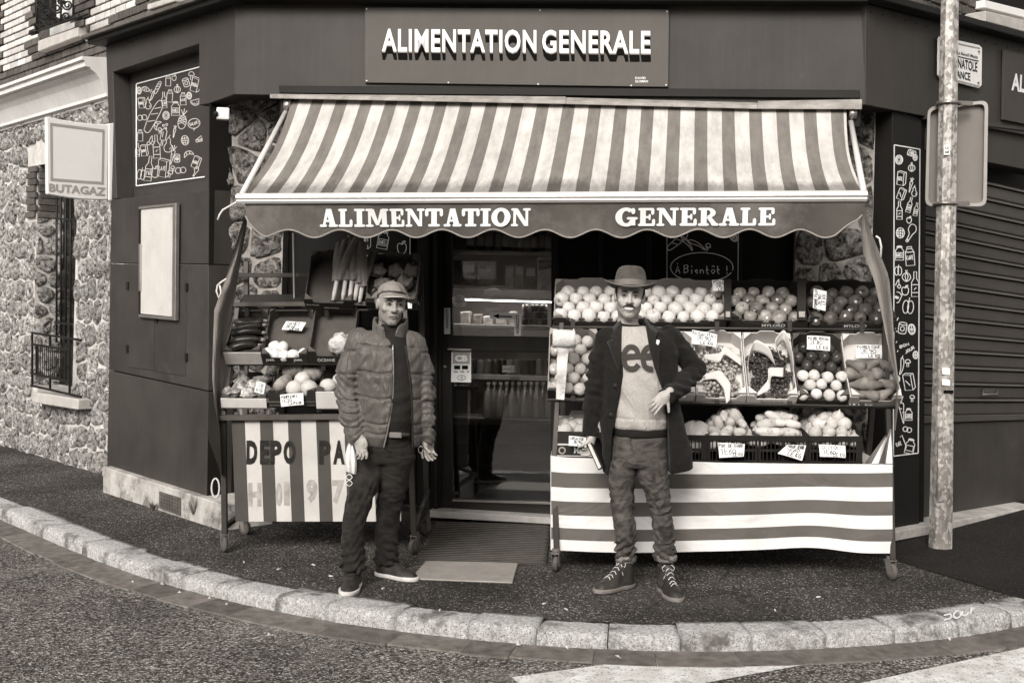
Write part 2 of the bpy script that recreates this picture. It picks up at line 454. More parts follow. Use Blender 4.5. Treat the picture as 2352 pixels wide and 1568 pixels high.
def strokes(s, jit=.25, seed=1):
    """hand-lettered words as lines; result normalised to 0..1 x 0..1"""
    rs = random.Random(seed); out = []; x = 0
    for ch in s:
        if ch == ' ': x += 3; continue
        acc = None
        if ch in 'ÀàÔôÉé': acc = ch; ch = {'À': 'A', 'à': 'a', 'Ô': 'O', 'ô': 'o', 'É': 'E', 'é': 'e'}[ch]
        g = GLY.get(ch) or GLY.get(ch.upper())
        if not g: x += 3; continue
        dy = rs.uniform(-jit, jit); k = rs.uniform(-.06, .06)
        for st in g.split('|'):
            pts = []
            for c in st.split():
                px, py = int(c[0]), (-2 if c[1] == 'a' else int(c[1]))
                pts.append((x + px + rs.uniform(-jit, jit) * .5 + k * py, py + dy + rs.uniform(-jit, jit) * .5))
            out.append(pts)
        if acc: out.append([(x + 1, 7.6), (x + 2, 7)] if acc in 'Àà' else [(x + .6, 5), (x + 2, 6.2), (x + 3.4, 5)] if acc in 'Ôô' else [(x + 1.5, 7), (x + 2.6, 7.8)])
        x += 5.4 if g != GLY['I'] else 4.4
    xs = [p[0] for st in out for p in st]; ys = [p[1] for st in out for p in st]
    x0, x1, y0, y1 = min(xs), max(xs), min(0, min(ys)), max(6, max(ys))
    return [[((p[0] - x0) / max(.1, x1 - x0), (p[1] - y0) / (y1 - y0)) for p in st] for st in out]
def words_in(lines, x0, y0, x1, y1, rot=0, seed=1):
    """lines: list of (text, u0, v0, u1, v1) boxes inside a unit card (v up) -> lines in 2D, y up"""
    out = []
    for i, (t, a, b, c, d) in enumerate(lines):
        for st in strokes(t, seed=seed + i): out.append([(x0 + (a + (c - a) * p[0]) * (x1 - x0), y0 + (b + (d - b) * p[1]) * (y1 - y0)) for p in st])
    return out
# ================================================================ materials used widely
def asphalt(name, lo, hi, scale, spark=.93, sv=.5, patch=.25):
    m = M(name, (lo + hi) / 2, .85, .2, 1.2); N, L = m.node_tree.nodes, m.node_tree.links; b = N['Principled BSDF']
    tc = N.new('ShaderNodeTexCoord'); vo = N.new('ShaderNodeTexVoronoi'); vo.inputs['Scale'].default_value = scale; L.new(tc.outputs['Object'], vo.inputs['Vector'])
    sep = N.new('ShaderNodeSeparateColor'); L.new(vo.outputs['Color'], sep.inputs[0])
    r = N.new('ShaderNodeValToRGB'); e = r.color_ramp.elements; e[0].color = G(lo * .5); e[1].color = G(sv)
    for p, c in ((.35, lo), (.8, hi), (spark, hi * 1.35)): k = e.new(p); k.color = G(c)
    L.new(sep.outputs[0], r.inputs[0])
    n = N.new('ShaderNodeTexNoise'); n.inputs['Scale'].default_value = 1.3; n.inputs['Detail'].default_value = 7; L.new(tc.outputs['Object'], n.inputs['Vector'])
    mr = N.new('ShaderNodeMapRange'); mr.inputs[1].default_value = .3; mr.inputs[2].default_value = .7; mr.inputs[3].default_value = 1 - patch; mr.inputs[4].default_value = 1 + patch
    L.new(n.outputs['Fac'], mr.inputs[0])
    hs = N.new('ShaderNodeHueSaturation'); L.new(mr.outputs[0], hs.inputs['Value']); L.new(r.outputs[0], hs.inputs['Color'])
    n2 = N.new('ShaderNodeTexNoise'); n2.inputs['Scale'].default_value = .9; n2.inputs['Detail'].default_value = 9; n2.inputs['Roughness'].default_value = .7; L.new(tc.outputs['Object'], n2.inputs['Vector'])
    rd = N.new('ShaderNodeValToRGB'); rd.color_ramp.elements[0].position = .52; rd.color_ramp.elements[1].position = .72; rd.color_ramp.elements[1].color = (.55, .55, .55, 1); L.new(n2.outputs['Fac'], rd.inputs[0])
    mx = N.new('ShaderNodeMix'); mx.data_type = 'RGBA'; L.new(rd.outputs[0], mx.inputs[0]); L.new(hs.outputs[0], mx.inputs[6]); mx.inputs[7].default_value = G(hi * 1.1)
    dv = N.new('ShaderNodeVectorMath'); dv.operation = 'MULTIPLY_ADD'; dv.inputs[1].default_value = (.5, .5, .5); L.new(n2.outputs['Color'], dv.inputs[0]); L.new(tc.outputs['Object'], dv.inputs[2])
    vc_ = N.new('ShaderNodeTexVoronoi'); vc_.feature = 'DISTANCE_TO_EDGE'; vc_.inputs['Scale'].default_value = .55; L.new(dv.outputs[0], vc_.inputs['Vector'])
    rc_ = N.new('ShaderNodeValToRGB'); rc_.color_ramp.elements[0].position = .0; rc_.color_ramp.elements[0].color = (.75, .75, .75, 1); rc_.color_ramp.elements[1].position = .006; rc_.color_ramp.elements[1].color = (0, 0, 0, 1); L.new(vc_.outputs['Distance'], rc_.inputs[0])
    m3 = N.new('ShaderNodeMix'); m3.data_type = 'RGBA'; L.new(rc_.outputs[0], m3.inputs[0]); L.new(mx.outputs[2], m3.inputs[6]); m3.inputs[7].default_value = G(lo * .35); L.new(m3.outputs[2], b.inputs['Base Color'])
    bp = N.new('ShaderNodeBump'); bp.inputs['Strength'].default_value = .9; bp.inputs['Distance'].default_value = .012
    L.new(vo.outputs['Distance'], bp.inputs['Height']); L.new(bp.outputs[0], b.inputs['Normal'])
    return m
m_road = asphalt('road_asphalt', .05, .24, 105, .9, .6)
m_pave = asphalt('pavement_asphalt', .028, .09, 140, .92, .55, .5)
m_patch = asphalt('fresh_asphalt', .012, .026, 150, .98, .12)
m_kerb = M('kerb_granite', .66, .85, .4, 60, 1.0, 160, stain=(.11, .85, 4, .52), speck=(.2, 230, .86), det=9)
m_gutter = M('gutter_stone', .13, .8, .4, 14, .6, 70, stain=(.2, .5, 8, .6), rnd=.25)
m_paint = M('road_paint', .7, .75, .25, 9, .5, 120, stain=(.2, .75, 11, .55), speck=(.25, 130, .9))
m_panel = M('painted_panel', .038, .5, .3, 2.0, .05, 60, streak=.25, stain=(.11, .5, 1.6, .62))
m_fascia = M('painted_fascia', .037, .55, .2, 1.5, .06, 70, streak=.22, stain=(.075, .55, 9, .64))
m_dark = M('dark_paint', .010, .55, .2, 3, spec=.2)
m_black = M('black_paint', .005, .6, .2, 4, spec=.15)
m_stone = rock_material('rubble_stone', .3, .9, 24)
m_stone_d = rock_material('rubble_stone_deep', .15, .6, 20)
m_mortar = M('mortar', .5, .9, .25, 8, .5, 40)
m_white = M('white_enamel', .72, .45, .06, 3, streak=.12)
m_wbrick = M('glazed_white_brick', .54, .4, .15, 9, .12, 30, rnd=.2)
m_dbrick = M('dark_brick', .085, .6, .25, 12, .3, 50, rnd=.3)
m_bmortar = M('brick_mortar', .07, .9, .2, 20, .3, 60)
m_cornice = M('plaster_cornice', .62, .7, .1, 2, .1, 30, streak=.3)
m_sillst = M('sill_stone', .42, .8, .15, 9, .3, 60)
m_iron = M('black_iron', .012, .5, .2, 10)
m_galv = None
m_chalk = M('chalk_paint', .8, .8, .05, 8)
m_ink = M('black_ink', .006, .8, .05, 5, spec=.03)
m_glass = glass_material('window_glass')
m_wood = M('weathered_wood', .3, .8, .3, 7, .35, 40, stain=(.1, .5, 9, .55))
m_steel = M('brushed_steel', .35, .35, .15, 8, metal=.8)
m_shut = M('shutter_steel', .05, .38, .15, 3, streak=.08, spec=.5)

# ================================================================ the street
road = mesh('road', [(-60, -40, -1.06), (60, -40, .87), (60, 60, .87), (-60, 60, -1.06)], [(0, 1, 2, 3)], m_road)
RZ = -.09
for v in road.data.vertices: v.co.z = SLOPE * v.co.x + RZ
tag(road, kind='structure')
kin = [(-60, 1118), (0, 1140), (54, 1157), (124, 1188), (207, 1219), (290, 1254), (373, 1285), (497, 1316), (621, 1341), (704, 1359), (796, 1374), (950, 1398), (1164, 1419), (1320, 1429), (1476, 1436),
       (1620, 1437), (1760, 1433), (1847, 1430), (1996, 1421), (2082, 1414), (2160, 1407), (2227, 1397), (2352, 1374), (2440, 1355)]
kp = [ground(*p) for p in kin]
kp = [kp[0] + (kp[0] - kp[1]).normalized() * 6] + kp + [kp[-1] + (kp[-1] - kp[-2]).normalized() * 6]
for _ in range(3): kp = [kp[0]] + [(kp[i - 1] + kp[i] * 2 + kp[i + 1]) / 4 for i in range(1, len(kp) - 1)] + [kp[-1]]
def resample(pts, n):
    L = [0]
    for a, b in zip(pts[:-1], pts[1:]): L.append(L[-1] + (b - a).length)
    out = []
    for i in range(n + 1):
        t = L[-1] * i / n; j = max(k for k in range(len(L)) if L[k] <= t + 1e-9); j = min(j, len(pts) - 2)
        out.append(pts[j].lerp(pts[j + 1], (t - L[j]) / max(1e-9, L[j + 1] - L[j])))
    return out
kc = resample(kp, 700)
def kn(i):
    a, b = kc[max(0, i - 4)], kc[min(700, i + 4)]; d = (b - a).normalized(); return Vector((d.y, -d.x, 0))
pave_poly = [Vector((p.x, p.y, gz(p.x))) for p in kc[::4]]
far = [(30, 6, 0), (30, 40, 0), (-30, 40, 0), (-30, 14, 0)]
pv = pave_poly + [Vector((x, y, gz(x))) for x, y, _ in far]
# the pavement as a strip mesh from the kerb back under the building
n0 = len(pave_poly); vs = []; fs = []
for p in pave_poly: vs += [p, Vector((p.x * 1.0, p.y + 12, gz(p.x)))]
fs = [[2 * i, 2 * i + 2, 2 * i + 3, 2 * i + 1] for i in range(n0 - 1)]
pave = tag(mesh('pavement', vs, fs, m_pave), kind='structure')
# fresh asphalt on the right, laid over it
pe = [(1983, 1271), (2066, 1288), (2140, 1312), (2231, 1339), (2331, 1370), (2420, 1392), (2700, 1440), (3000, 1460)]
pts = [ground(x, y, .004) for x, y in pe]
vs = []; fs = []
for i, p in enumerate(pts): vs += [p, Vector((p.x + 1.2, p.y + 6, gz(p.x + 1.2) + .004))]
fs = [[2 * i, 2 * i + 2, 2 * i + 3, 2 * i + 1] for i in range(len(pts) - 1)]
vs += [pts[0] + Vector((.15, 2.0, .002))]; 
tag(mesh('pavement_patch', vs, fs, m_patch), kind='structure')

kerb = bpy.data.objects.new('kerb', None); COL.objects.link(kerb); tag(kerb, kind='structure'); RM['kerb'] = Matrix.Identity(4)
kx = [proj(p)[0] if p.y > 3 else (-9999 if p.x < 0 else 9999) for p in kc]
joints = [-420, -300, -180, -60, 60, 161, 250, 337, 402, 480, 580, 683, 800, 945, 1100, 1248, 1406, 1556, 1709, 1859, 2003, 2140, 2260, 2400, 2560]
def kidx(x): return min(range(len(kx)), key=lambda i: abs(kx[i] - x))
ji = sorted(set(kidx(j) for j in joints))
KW = .19
for a, b in zip(ji[:-1], ji[1:]):
    if b - a < 3: continue
    rs = random.Random(a); vs = []; fs = []; n = max(6, min(12, b - a)); dz = rs.uniform(-.008, .008)
    prof = [(-.03, -.12), (-.03, .002), (.02, .004), (KW * .55, .004), (KW - .035, .003), (KW - .014, -.005), (KW - .003, -.02), (KW, -.05), (KW + .004, -.2)]
    for i in range(n + 1):
        t = a + (b - a) * (i / n); j = int(t); p = kc[j].lerp(kc[min(700, j + 1)], t - j); nn = kn(j); e = (.003 if i in (0, n) else 0)
        if i == 0: p = p + (kc[a + 1] - kc[a]).normalized() * .003
        if i == n: p = p - (kc[b] - kc[b - 1]).normalized() * .003
        for o, z in prof:
            vs.append(Vector((p.x, p.y, gz(p.x))) + nn * (o - e * (o > .1) + rs.uniform(-.003, .003)) + Vector((0, 0, z + dz - e * (z > -.05) + rs.uniform(-.0025, .0025))))
    k = len(prof)
    for i in range(n): fs += [[i * k + q, i * k + q + 1, (i + 1) * k + q + 1, (i + 1) * k + q] for q in range(k - 1)]
    fs += [list(range(k))[::-1], [n * k + q for q in range(k)]]
    mesh('kerb_stone', vs, fs, m_kerb, kerb, True)
gut = bpy.data.objects.new('gutter', None); COL.objects.link(gut); tag(gut, kind='structure'); RM['gutter'] = Matrix.Identity(4)
gi = []; _i = ji[0]; _r = random.Random(2)
while _i < ji[-1]: gi.append(_i); _i += _r.choice((6, 7, 9, 12))
for a, b in zip(gi[:-1], gi[1:]):
    vs = []; rs = random.Random(a); w = .20 + rs.uniform(-.015, .015)
    for i in range(4):
        t = a + (b - a) * i / 3; j = int(t); p = kc[j].lerp(kc[min(700, j + 1)], t - j); nn = kn(j)
        if i == 3: p = p - (kc[b] - kc[b - 1]).normalized() * .003
        for o, z in ((KW - .02, -.01), (KW - .02, .014), (KW + w, .008), (KW + w + .01, -.01)):
            q = p + nn * o; vs.append(Vector((q.x, q.y, gz(q.x) + RZ + z)))
    fs = [[i * 4 + q, i * 4 + q + 1, i * 4 + q + 5, i * 4 + q + 4] for i in range(3) for q in range(3)] + [[3, 2, 1, 0], [12, 13, 14, 15]]
    mesh('gutter_slab', vs, fs, m_gutter, gut)
def rquad(pts, name):
    p = [ground(x, y, RZ + .004) for x, y in pts]; o = mesh(name, p, [list(range(len(p)))], m_paint); return o
A, B, C, D = [ground(x, y, RZ + .005) for x, y in ((1175, 1554), (1527, 1506), (2004, 1497), (1613, 1568))]
D2 = D + (D - C) * .75
za = mesh('crossing_stripe', [A, B, C, D2], [(0, 1, 2, 3)], m_paint); tag(za, kind='structure')
E, F2 = ground(1975, 1568, RZ + .005), ground(2352, 1486, RZ + .005)
d = (F2 - E); E2 = E - d * .8; F3 = F2 + d * .35
zb = mesh('crossing_stripe', [E2, F3, F3 + Vector((.35, -.6, .006)), E2 + Vector((.35, -.6, .006))], [(0, 1, 2, 3)], m_paint); tag(zb, kind='structure')
draw([[(0, 0), (1, 0), (1.3, .4), (1, .8), (0, .8)], arc(2.2, .4, .6), arc(3.5, .4, .5), [(4.4, 0), (4.5, .9)], [(4.4, .9), (5, .7), (4.4, .4)]],
     lambda p, l: (lambda q: Vector((q.x, q.y, gz(q.x) + .011 + l)))(ground(2168 + p[0] * 14, 1428 - p[1] * 14 - p[0] * 3.4)), .25, 'paint_mark', m_chalk, kerb)

# ================================================================ building planes
CL, CR = (-1.98, 8.1), (2.265, 7.505)
FP = vplane(CL, (CR[0] - CL[0], CR[1] - CL[1]))
PL = vplane(CL, (-.672, .74)); PR = vplane(CR, (.741, .672))
WL = shift(PL, -.3); WLd = Vector((-.672, .74, 0)); PRd = Vector((.741, .672, 0)).normalized(); FPd = Vector((CR[0] - CL[0], CR[1] - CL[1], 0)).normalized()
FS = shift(FP, -.38); FD = shift(FP, -.5)

def clip_poly(poly, n, d):               # keep n.p <= d
    out = []
    for i in range(len(poly)):
        a, b = poly[i - 1], poly[i]; da, db = n[0] * a[0] + n[1] * a[1] - d, n[0] * b[0] + n[1] * b[1] - d
        if (da <= 0) != (db <= 0):
            t = da / (da - db); out.append((a[0] + (b[0] - a[0]) * t, a[1] + (b[1] - a[1]) * t))
        if db <= 0: out.append(b)
    return out
def rubble(parent, O, U, N, poly, size, mat, gap=.012, hgt=.03, holes=(), seed=1, aspect=.8, name='stone', cap=300):
    """irregular stones, each its own mesh, bedded on the plane O + U*s + z"""
    rs = random.Random(seed); s0, s1 = min(p[0] for p in poly), max(p[0] for p in poly); z0, z1 = min(p[1] for p in poly), max(p[1] for p in poly)
    pts = []; r = 0; z = z0 - size
    while z < z1 + size:
        s = s0 - size + (r % 2) * size * .5
        while s < s1 + size: pts.append((s + rs.uniform(-.3, .3) * size, z + rs.uniform(-.28, .28) * size * aspect)); s += size * rs.uniform(.8, 1.25)
        z += size * aspect; r += 1
    done = 0
    for i, p in enumerate(pts):
        if not (s0 - size < p[0] < s1 + size and z0 - size < p[1] < z1 + size): continue
        if any(h[0] < p[0] < h[1] and h[2] < p[1] < h[3] for h in holes): continue
        c = list(poly)
        for q in sorted(pts, key=lambda q: (q[0] - p[0]) ** 2 + (q[1] - p[1]) ** 2)[1:16]:
            n = (q[0] - p[0], q[1] - p[1]); l = math.hypot(*n); m = ((p[0] + q[0]) / 2, (p[1] + q[1]) / 2)
            c = clip_poly(c, n, n[0] * m[0] + n[1] * m[1] - gap * l)
            if len(c) < 3: break
        if len(c) < 3: continue
        for h in holes:
            if h[2] - .02 < p[1] < h[3] + .02:
                if p[0] <= h[0]: c = clip_poly(c, (1, 0), h[0])
                elif p[0] >= h[1]: c = clip_poly(c, (-1, 0), -h[1])
            elif p[1] <= h[2] and h[0] < p[0] < h[1]: c = clip_poly(c, (0, 1), h[2])
            elif p[1] >= h[3] and h[0] < p[0] < h[1]: c = clip_poly(c, (0, -1), -h[3])
        if len(c) < 3: continue
        cx, cz = sum(q[0] for q in c) / len(c), sum(q[1] for q in c) / len(c)
        ar = abs(sum(c[k - 1][0] * c[k][1] - c[k][0] * c[k - 1][1] for k in range(len(c)))) / 2
        if ar < size * size * .06 or done >= cap: continue
        cc = []
        for k in range(len(c)):          # cut corners
            a, b = c[k - 1], c[k]; cc += [(a[0] * .78 + b[0] * .22, a[1] * .78 + b[1] * .22), (a[0] * .22 + b[0] * .78, a[1] * .22 + b[1] * .78)]
        vs = []; fs = []; n = len(cc); hh = hgt * rs.uniform(.7, 1.4)
        for k, (f, e) in enumerate(((1.0, -.012), (.96, hh * .55), (.72, hh * .95), (.38, hh))):
            for q in cc:
                g = f * (1 + rs.uniform(-.10, .07) * (k > 0)); jz = rs.uniform(-.55, .45) * hh * (k > 0)
                vs.append(O + U * (cx + (q[0] - cx) * g) + UP * (cz + (q[1] - cz) * g) + N * (e + jz))
        vs.append(O + U * cx + UP * cz + N * hh * rs.uniform(.8, 1.2))
        for k in range(3): fs += [[k * n + j, k * n + (j + 1) % n, (k + 1) * n + (j + 1) % n, (k + 1) * n + j] for j in range(n)]
        fs += [[3 * n + j, 3 * n + (j + 1) % n, 4 * n] for j in range(n)]
        mesh(name, vs, fs, mat, parent, True); done += 1
def pl2(pl, U, pts):                     # image points -> (s, z) on a wall plane
    return [((onp(x, y, pl) - pl[0]).dot(U), onp(x, y, pl).z) for x, y in pts]

# ================================================================ left wing: rubble wall with barred window
lw = thing('rubble_wall', 'rough porous rubble stone wall with pale mortar on the left street side', 'wall', onp(120, 1080, WL))
tl = pl2(WL, WLd, [(265, 228), (-12, 330), (-12, 1030), (265, 1110)])
S0, S1 = tl[0][0] - .25, tl[1][0]; ZT = tl[0][1] + .05
wo_ = pl2(WL, WLd, [(176, 500), (84, 500), (176, 905), (84, 380)])
WS0, WS1, WZ0, WZ1 = wo_[0][0], wo_[1][0], wo_[2][1], wo_[3][1]
def wall_piece(s0, s1, z0, z1, off=0, th=.3):
    a = lambda s, z: WL[0] + WLd * s + UP * z + WL[1] * off
    return [a(s0, z0), a(s1, z0), a(s1, z1), a(s0, z1)], -WL[1] * th
mb = MB()
for q in ((S0, WS0, -.3, ZT), (WS1, S1 + 3, -.3, ZT), (WS0, WS1, -.3, WZ0), (WS0, WS1, WZ1, ZT)): mb.prism(*wall_piece(*q))
mb.build('mortar_bed', m_mortar, lw)
rubble(lw, WL[0], WLd, WL[1], [(S0, -.15), (S1, -.15), (S1, ZT - .02), (S0, ZT - .02)], .205, m_stone, .009, .026, [(WS0 - .02, WS1, WZ0 - .1, WZ1 + .22), (WS1 - .001, WS1 + .22, WZ1 - .55, WZ1 + .22)], 3, .95, cap=300)
# far jamb of the window, brick above and rubble below
JO = WL[0] + WLd * WS1; JN = -WLd
rubble(lw, JO, -WL[1], JN, [(.0, WZ0), (.26, WZ0), (.26, WZ1 - .52), (.0, WZ1 - .52)], .2, m_stone, .01, .02, [], 9, .8)
jb = MB()
bricks = MB().box((0, 0, 0), (.22, .03, .06)).build('brick', m_dbrick, None, bevel=.004)
bricks_me = bricks.data; COL.objects.unlink(bricks); bpy.data.objects.remove(bricks)
def basis(x, y, z, o): 
    m = Matrix((x, y, z)).transposed().to_4x4(); m.translation = o; return m
for k in range(8):
    for j in range(1):
        instance('brick', bricks_me, lw, basis(-WL[1], JN * -1, UP, JO + -WL[1] * (.115 + (k % 2) * .02) + JN * .01 + UP * (WZ1 - .5 + k * .066)))
    instance('brick', bricks_me, lw, basis(WLd, -WL[1], UP, WL[0] + WLd * (WS1 + (.08 if k % 2 else .12)) + UP * (WZ1 - .5 + k * .066) + WL[1] * .02))
for k in range(7):
    for j in range(2): instance('brick', bricks_me, lw, basis(UP, -WL[1], -WLd, WL[0] + WLd * (WS0 + .03 + k * .072) + UP * (WZ1 + .12) + WL[1] * (.025 - j * .02)))
win = thing('barred_window', 'narrow barred window with black iron railing set in the rubble wall', 'window', onp(130, 900, WL))
a = wall_piece(WS0, WS1, WZ0, WZ1, -.27, .02); MB().prism(*a).build('pane', M('window_dark', .012, .12, .1, 3), win)
mb = MB()
for q in ((WS0, WS0 + .06, WZ0, WZ1), (WS0 + .06, WS0 + .1, WZ0, WZ1)): mb.prism(*wall_piece(q[0], q[1], q[2], q[3], -.2 if q[0] == WS0 else -.22, .05))
mb.build('frame', m_white, win, bevel=.003)
MB().prism(*[(lambda p: ([p[0], p[1], p[2], p[3]]))([onp(72, 900, WL, .14), onp(180, 917, WL, .14), onp(178, 941, WL, .14), onp(72, 924, WL, .14)]), -WL[1] * .4]).build('sill', m_sillst, win, bevel=.008)
for x in (130, 140, 151, 162, 173):
    MB().tube([onp(x, 372, WL, -.06), onp(x, 786 + (x - 130) * .15, WL, -.06)], .011, 8).build('bar', m_iron, win, True)
for y in (503, 742): MB().bar(onp(127, y - 1, WL, -.06), onp(178, y + 3, WL, -.06), .03, .018).build('crossbar', m_iron, win)
RA = .09
for (x0, y0, x1, y1) in ((74, 764, 186, 781), (74, 790, 160, 804), (72, 857, 160, 876), (72, 885, 186, 911)):
    MB().bar(onp(x0, y0, WL, RA), onp(x1, y1, WL, RA), .02, .02).build('rail', m_iron, win)
for (x, y0, y1) in ((74, 762, 889), (160, 776, 904), (115, 770, 796), (115, 866, 896), (84, 793, 858), (150, 803, 872)):
    MB().bar(onp(x, y0, WL, RA), onp(x, y1, WL, RA), .018, .018, WLd).build('post', m_iron, win)
for i in range(13):
    x = 88 + i * 4.7; MB().bar(onp(x, 794 + i * .9, WL, RA), onp(x, 860 + i * .9, WL, RA), .006, .006, WLd).build('baluster', m_iron, win)

# white moulded cornice over the rubble wall
co = thing('plaster_cornice', 'white moulded plaster cornice above the rubble stone wall', 'cornice', onp(120, 240, WL))
prof = [(0, .0), (.03, .0), (.03, .02), (.07, .03), (.07, .06), (.09, .10), (.13, .18), (.17, .23), (.22, .26), (.22, .275), (.27, .28), (.27, .33), (.3, .335), (.3, .365), (0, .4)]
b0, b1 = onp(262, 231, WL), onp(-90, 329, WL)
t0, t1 = onp(262, 104, WL, .3), onp(-90, 231, WL, .3)
vs = []; 
for (bb, tt) in ((b0, t0), (b1, t1)):
    hgt = tt.z - bb.z
    for o, z in prof: vs.append(Vector((bb.x, bb.y, bb.z + z / .365 * hgt)) + WL[1] * o)
k = len(prof); fs = [[i, i + 1, k + i + 1, k + i] for i in range(k - 1)] + [list(range(k))[::-1], [k + i for i in range(k)]]
mesh('moulding', vs, fs, m_cornice, co)

# ---------------------------------------------------------------- upper storey, left: glazed brick
ub = thing('brick_wall', 'white glazed brick upper wall with dark brick bands on the left', 'wall', onp(120, 180, WL))
UO = WL[0] + WL[1] * .02; UPL = (UO, WL[1])
z_low = onp(262, 118, UPL).z; 
su0 = -.3; su1 = pl2(UPL, WLd, [(-90, 100)])[0][0]
MB().prism([UO + WLd * su0 + UP * (z_low - .1), UO + WLd * su1 + UP * (z_low - .1), UO + WLd * su1 + UP * (z_low + 3.2), UO + WLd * su0 + UP * (z_low + 3.2)], -WL[1] * .3).build('mortar_bed', m_bmortar, ub)
wme = MB().box((0, 0, 0), (.2, .02, .06)).build('brick', m_wbrick, None, bevel=.005); wm_ = wme.data; COL.objects.unlink(wme); bpy.data.objects.remove(wme)
dme = MB().box((0, 0, 0), (.202, .02, .062)).build('brick', m_dbrick, None, bevel=.004); dm_ = dme.data; COL.objects.unlink(dme); bpy.data.objects.remove(dme)
hme = MB().box((0, 0, 0), (.092, .02, .06)).build('brick', m_wbrick, None, bevel=.005); hm_ = hme.data; COL.objects.unlink(hme); bpy.data.objects.remove(hme)
cnt = 0
row = 0; z = z_low - .02
while row < 26:
    s = su0 + .11 + (row % 2) * .11
    while s < su1:
        p = UO + WLd * s + UP * (z + row * .074); ix, iy = proj(p)
        if -60 < ix < 420 and -50 < iy < 230:
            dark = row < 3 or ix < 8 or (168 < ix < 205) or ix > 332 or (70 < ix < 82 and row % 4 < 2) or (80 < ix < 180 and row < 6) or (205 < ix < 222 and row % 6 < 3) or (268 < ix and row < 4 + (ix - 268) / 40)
            inwin = 82 < ix < 170 and iy < 96 or ix > 345 and iy < 0
            if not inwin:
                cnt += 1; q = p + WL[1] * (.028 if dark and row >= 3 else .012) + UP * ((row * 37 + int(s * 50)) % 5 - 2) * .0006
                if not dark and (int(s * 100) + row * 3) % 5 == 0:
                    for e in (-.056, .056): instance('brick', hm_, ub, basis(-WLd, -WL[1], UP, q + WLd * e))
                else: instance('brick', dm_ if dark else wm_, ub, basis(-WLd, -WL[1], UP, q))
        s += .222
    row += 1
uw = thing('balcony_window', 'upper window with scrolled black iron balcony railing and stone sill', 'window', onp(130, 100, UPL))
quad_slab('sill', [(87, 94), (178, 63), (178, 84), (87, 119)], UPL, .3, m_sillst, uw, .12, .006)
quad_slab('ledge', [(114, 66), (176, 40), (176, 62), (114, 84)], UPL, .12, m_white, uw, .03, .004)
quad_slab('recess', [(80, -60), (172, -90), (172, 40), (80, 66)], UPL, .02, m_black, uw, .033, .0)
quad_slab('frame', [(130, -60), (164, -70), (164, 36), (130, 44)], UPL, .03, m_white, uw, .05, .003)
BP = shift(UPL, .16)
def bl(pts): return [onp(x, y, BP) for x, y in pts]
MB().tube(bl([(68, 78), (200, 33)]), .012, 8).build('rail', m_iron, uw, True)
MB().tube(bl([(72, 76), (84, 72)]), .03, 8).build('finial', m_iron, uw, True); MB().tube(bl([(172, 44), (182, 40)]), .03, 8).build('finial', m_iron, uw, True)
for x in (84, 116, 140, 168): MB().tube(bl([(x, -40), (x, 74 - (x - 80) * .34)]), .009, 6).build('upright', m_iron, uw, True)
def spiral(cx, cy, r, turns=1.6, flip=1, n=22): return [(cx + flip * r * (1 - .75 * i / n) * math.cos(turns * 6.28 * i / n), cy + r * (1 - .75 * i / n) * math.sin(turns * 6.28 * i / n)) for i in range(n + 1)]
for i, (x, y, r, f) in enumerate(((95, 55, 12, 1), (106, 32, 11, -1), (95, 10, 12, 1), (127, 48, 11, -1), (130, 20, 12, 1), (152, 38, 11, 1), (155, 12, 12, -1), (108, 55, 7, 1), (140, 2, 9, 1))):
    MB().tube(bl(spiral(x, y, r, flip=f)), .009, 6).build('scroll', m_iron, uw, True)
sl2 = thing('window_sill', 'stone sill of the next upper window, cut by the top edge', 'sill', onp(360, 10, UPL))
quad_slab('block', [(338, 10), (400, -8), (400, 4), (338, 24)], UPL, .25, m_sillst, sl2, .1, .006)

# ---------------------------------------------------------------- left wing: painted panelling with recessed drawing board
pb = thing('panelled_shopfront', 'dark painted panel boxing at the left corner with a recess above', 'shopfront', onp(360, 1120, PL))
outl = [(243, 102), (541, 3), (538, 217), (480, 238), (457, 242), (457, 101), (259, 166), (268, 456), (256, 458)]
quad_slab('surround', outl, PL, .15, m_fascia, pb, 0, .004)
quad_slab('recess_board', [(255, 80), (500, 50), (492, 450), (255, 475)], PL, .03, m_panel, pb, -.15, 0)
quad_slab('upper_panel', [(256, 459), (480, 435), (479, 606), (253, 604)], PL, .2, m_panel, pb, 0, .003)
quad_slab('middle_panel', [(253, 606.5), (479, 608.5), (478, 897), (250, 848)], PL, .2, m_panel, pb, .001, .003)
quad_slab('lower_panel', [(250, 851), (478, 900), (474, 1144), (246, 1071)], PL, .2, m_panel, pb, .002, .003)
quad_slab('hatch_door', [(294, 618), (354, 618), (354, 851), (294, 842)], PL, .01, m_panel, pb, .006, .0015)
quad_slab('hatch_door', [(356, 618), (427, 618), (425, 864), (356, 852)], PL, .01, m_panel, pb, .006, .0015)
for x, y in ((291, 656), (426, 659), (290, 801), (425, 820)): quad_slab('hinge', box_quad(x - 2, y - 9, x + 2, y + 9), PL, .03, m_iron, pb, .018, .001)
quad_slab('lock', box_quad(356, 733, 360, 741), PL, .03, m_iron, pb, .016, .001)
MB().bar(onp(222, 100, PL, .05), onp(548, -5, PL, .05), .16, .045).build('capping', m_dark, pb, bevel=.006)
MB().bar(onp(226, 93, PL, .02), onp(548, -12, PL, .02), .3, .03).build('flashing', M('lead_flashing', .1, .6, .3, 6), pb, bevel=.004)
e0, e1 = onp(480.6, 236, PL, -.001), onp(475, 1146, PL, -.001); bk_ = -PL[1] * .4 + Vector((.02, .05, 0))
MB().prism([e0, e1, e1 + bk_, e0 + bk_], (.006, -.006, 0)).build('return_board', m_dark, pb)
pbase = thing('plinth', 'worn pale masonry plinth under the left painted panels', 'plinth', onp(380, 1180, PL))
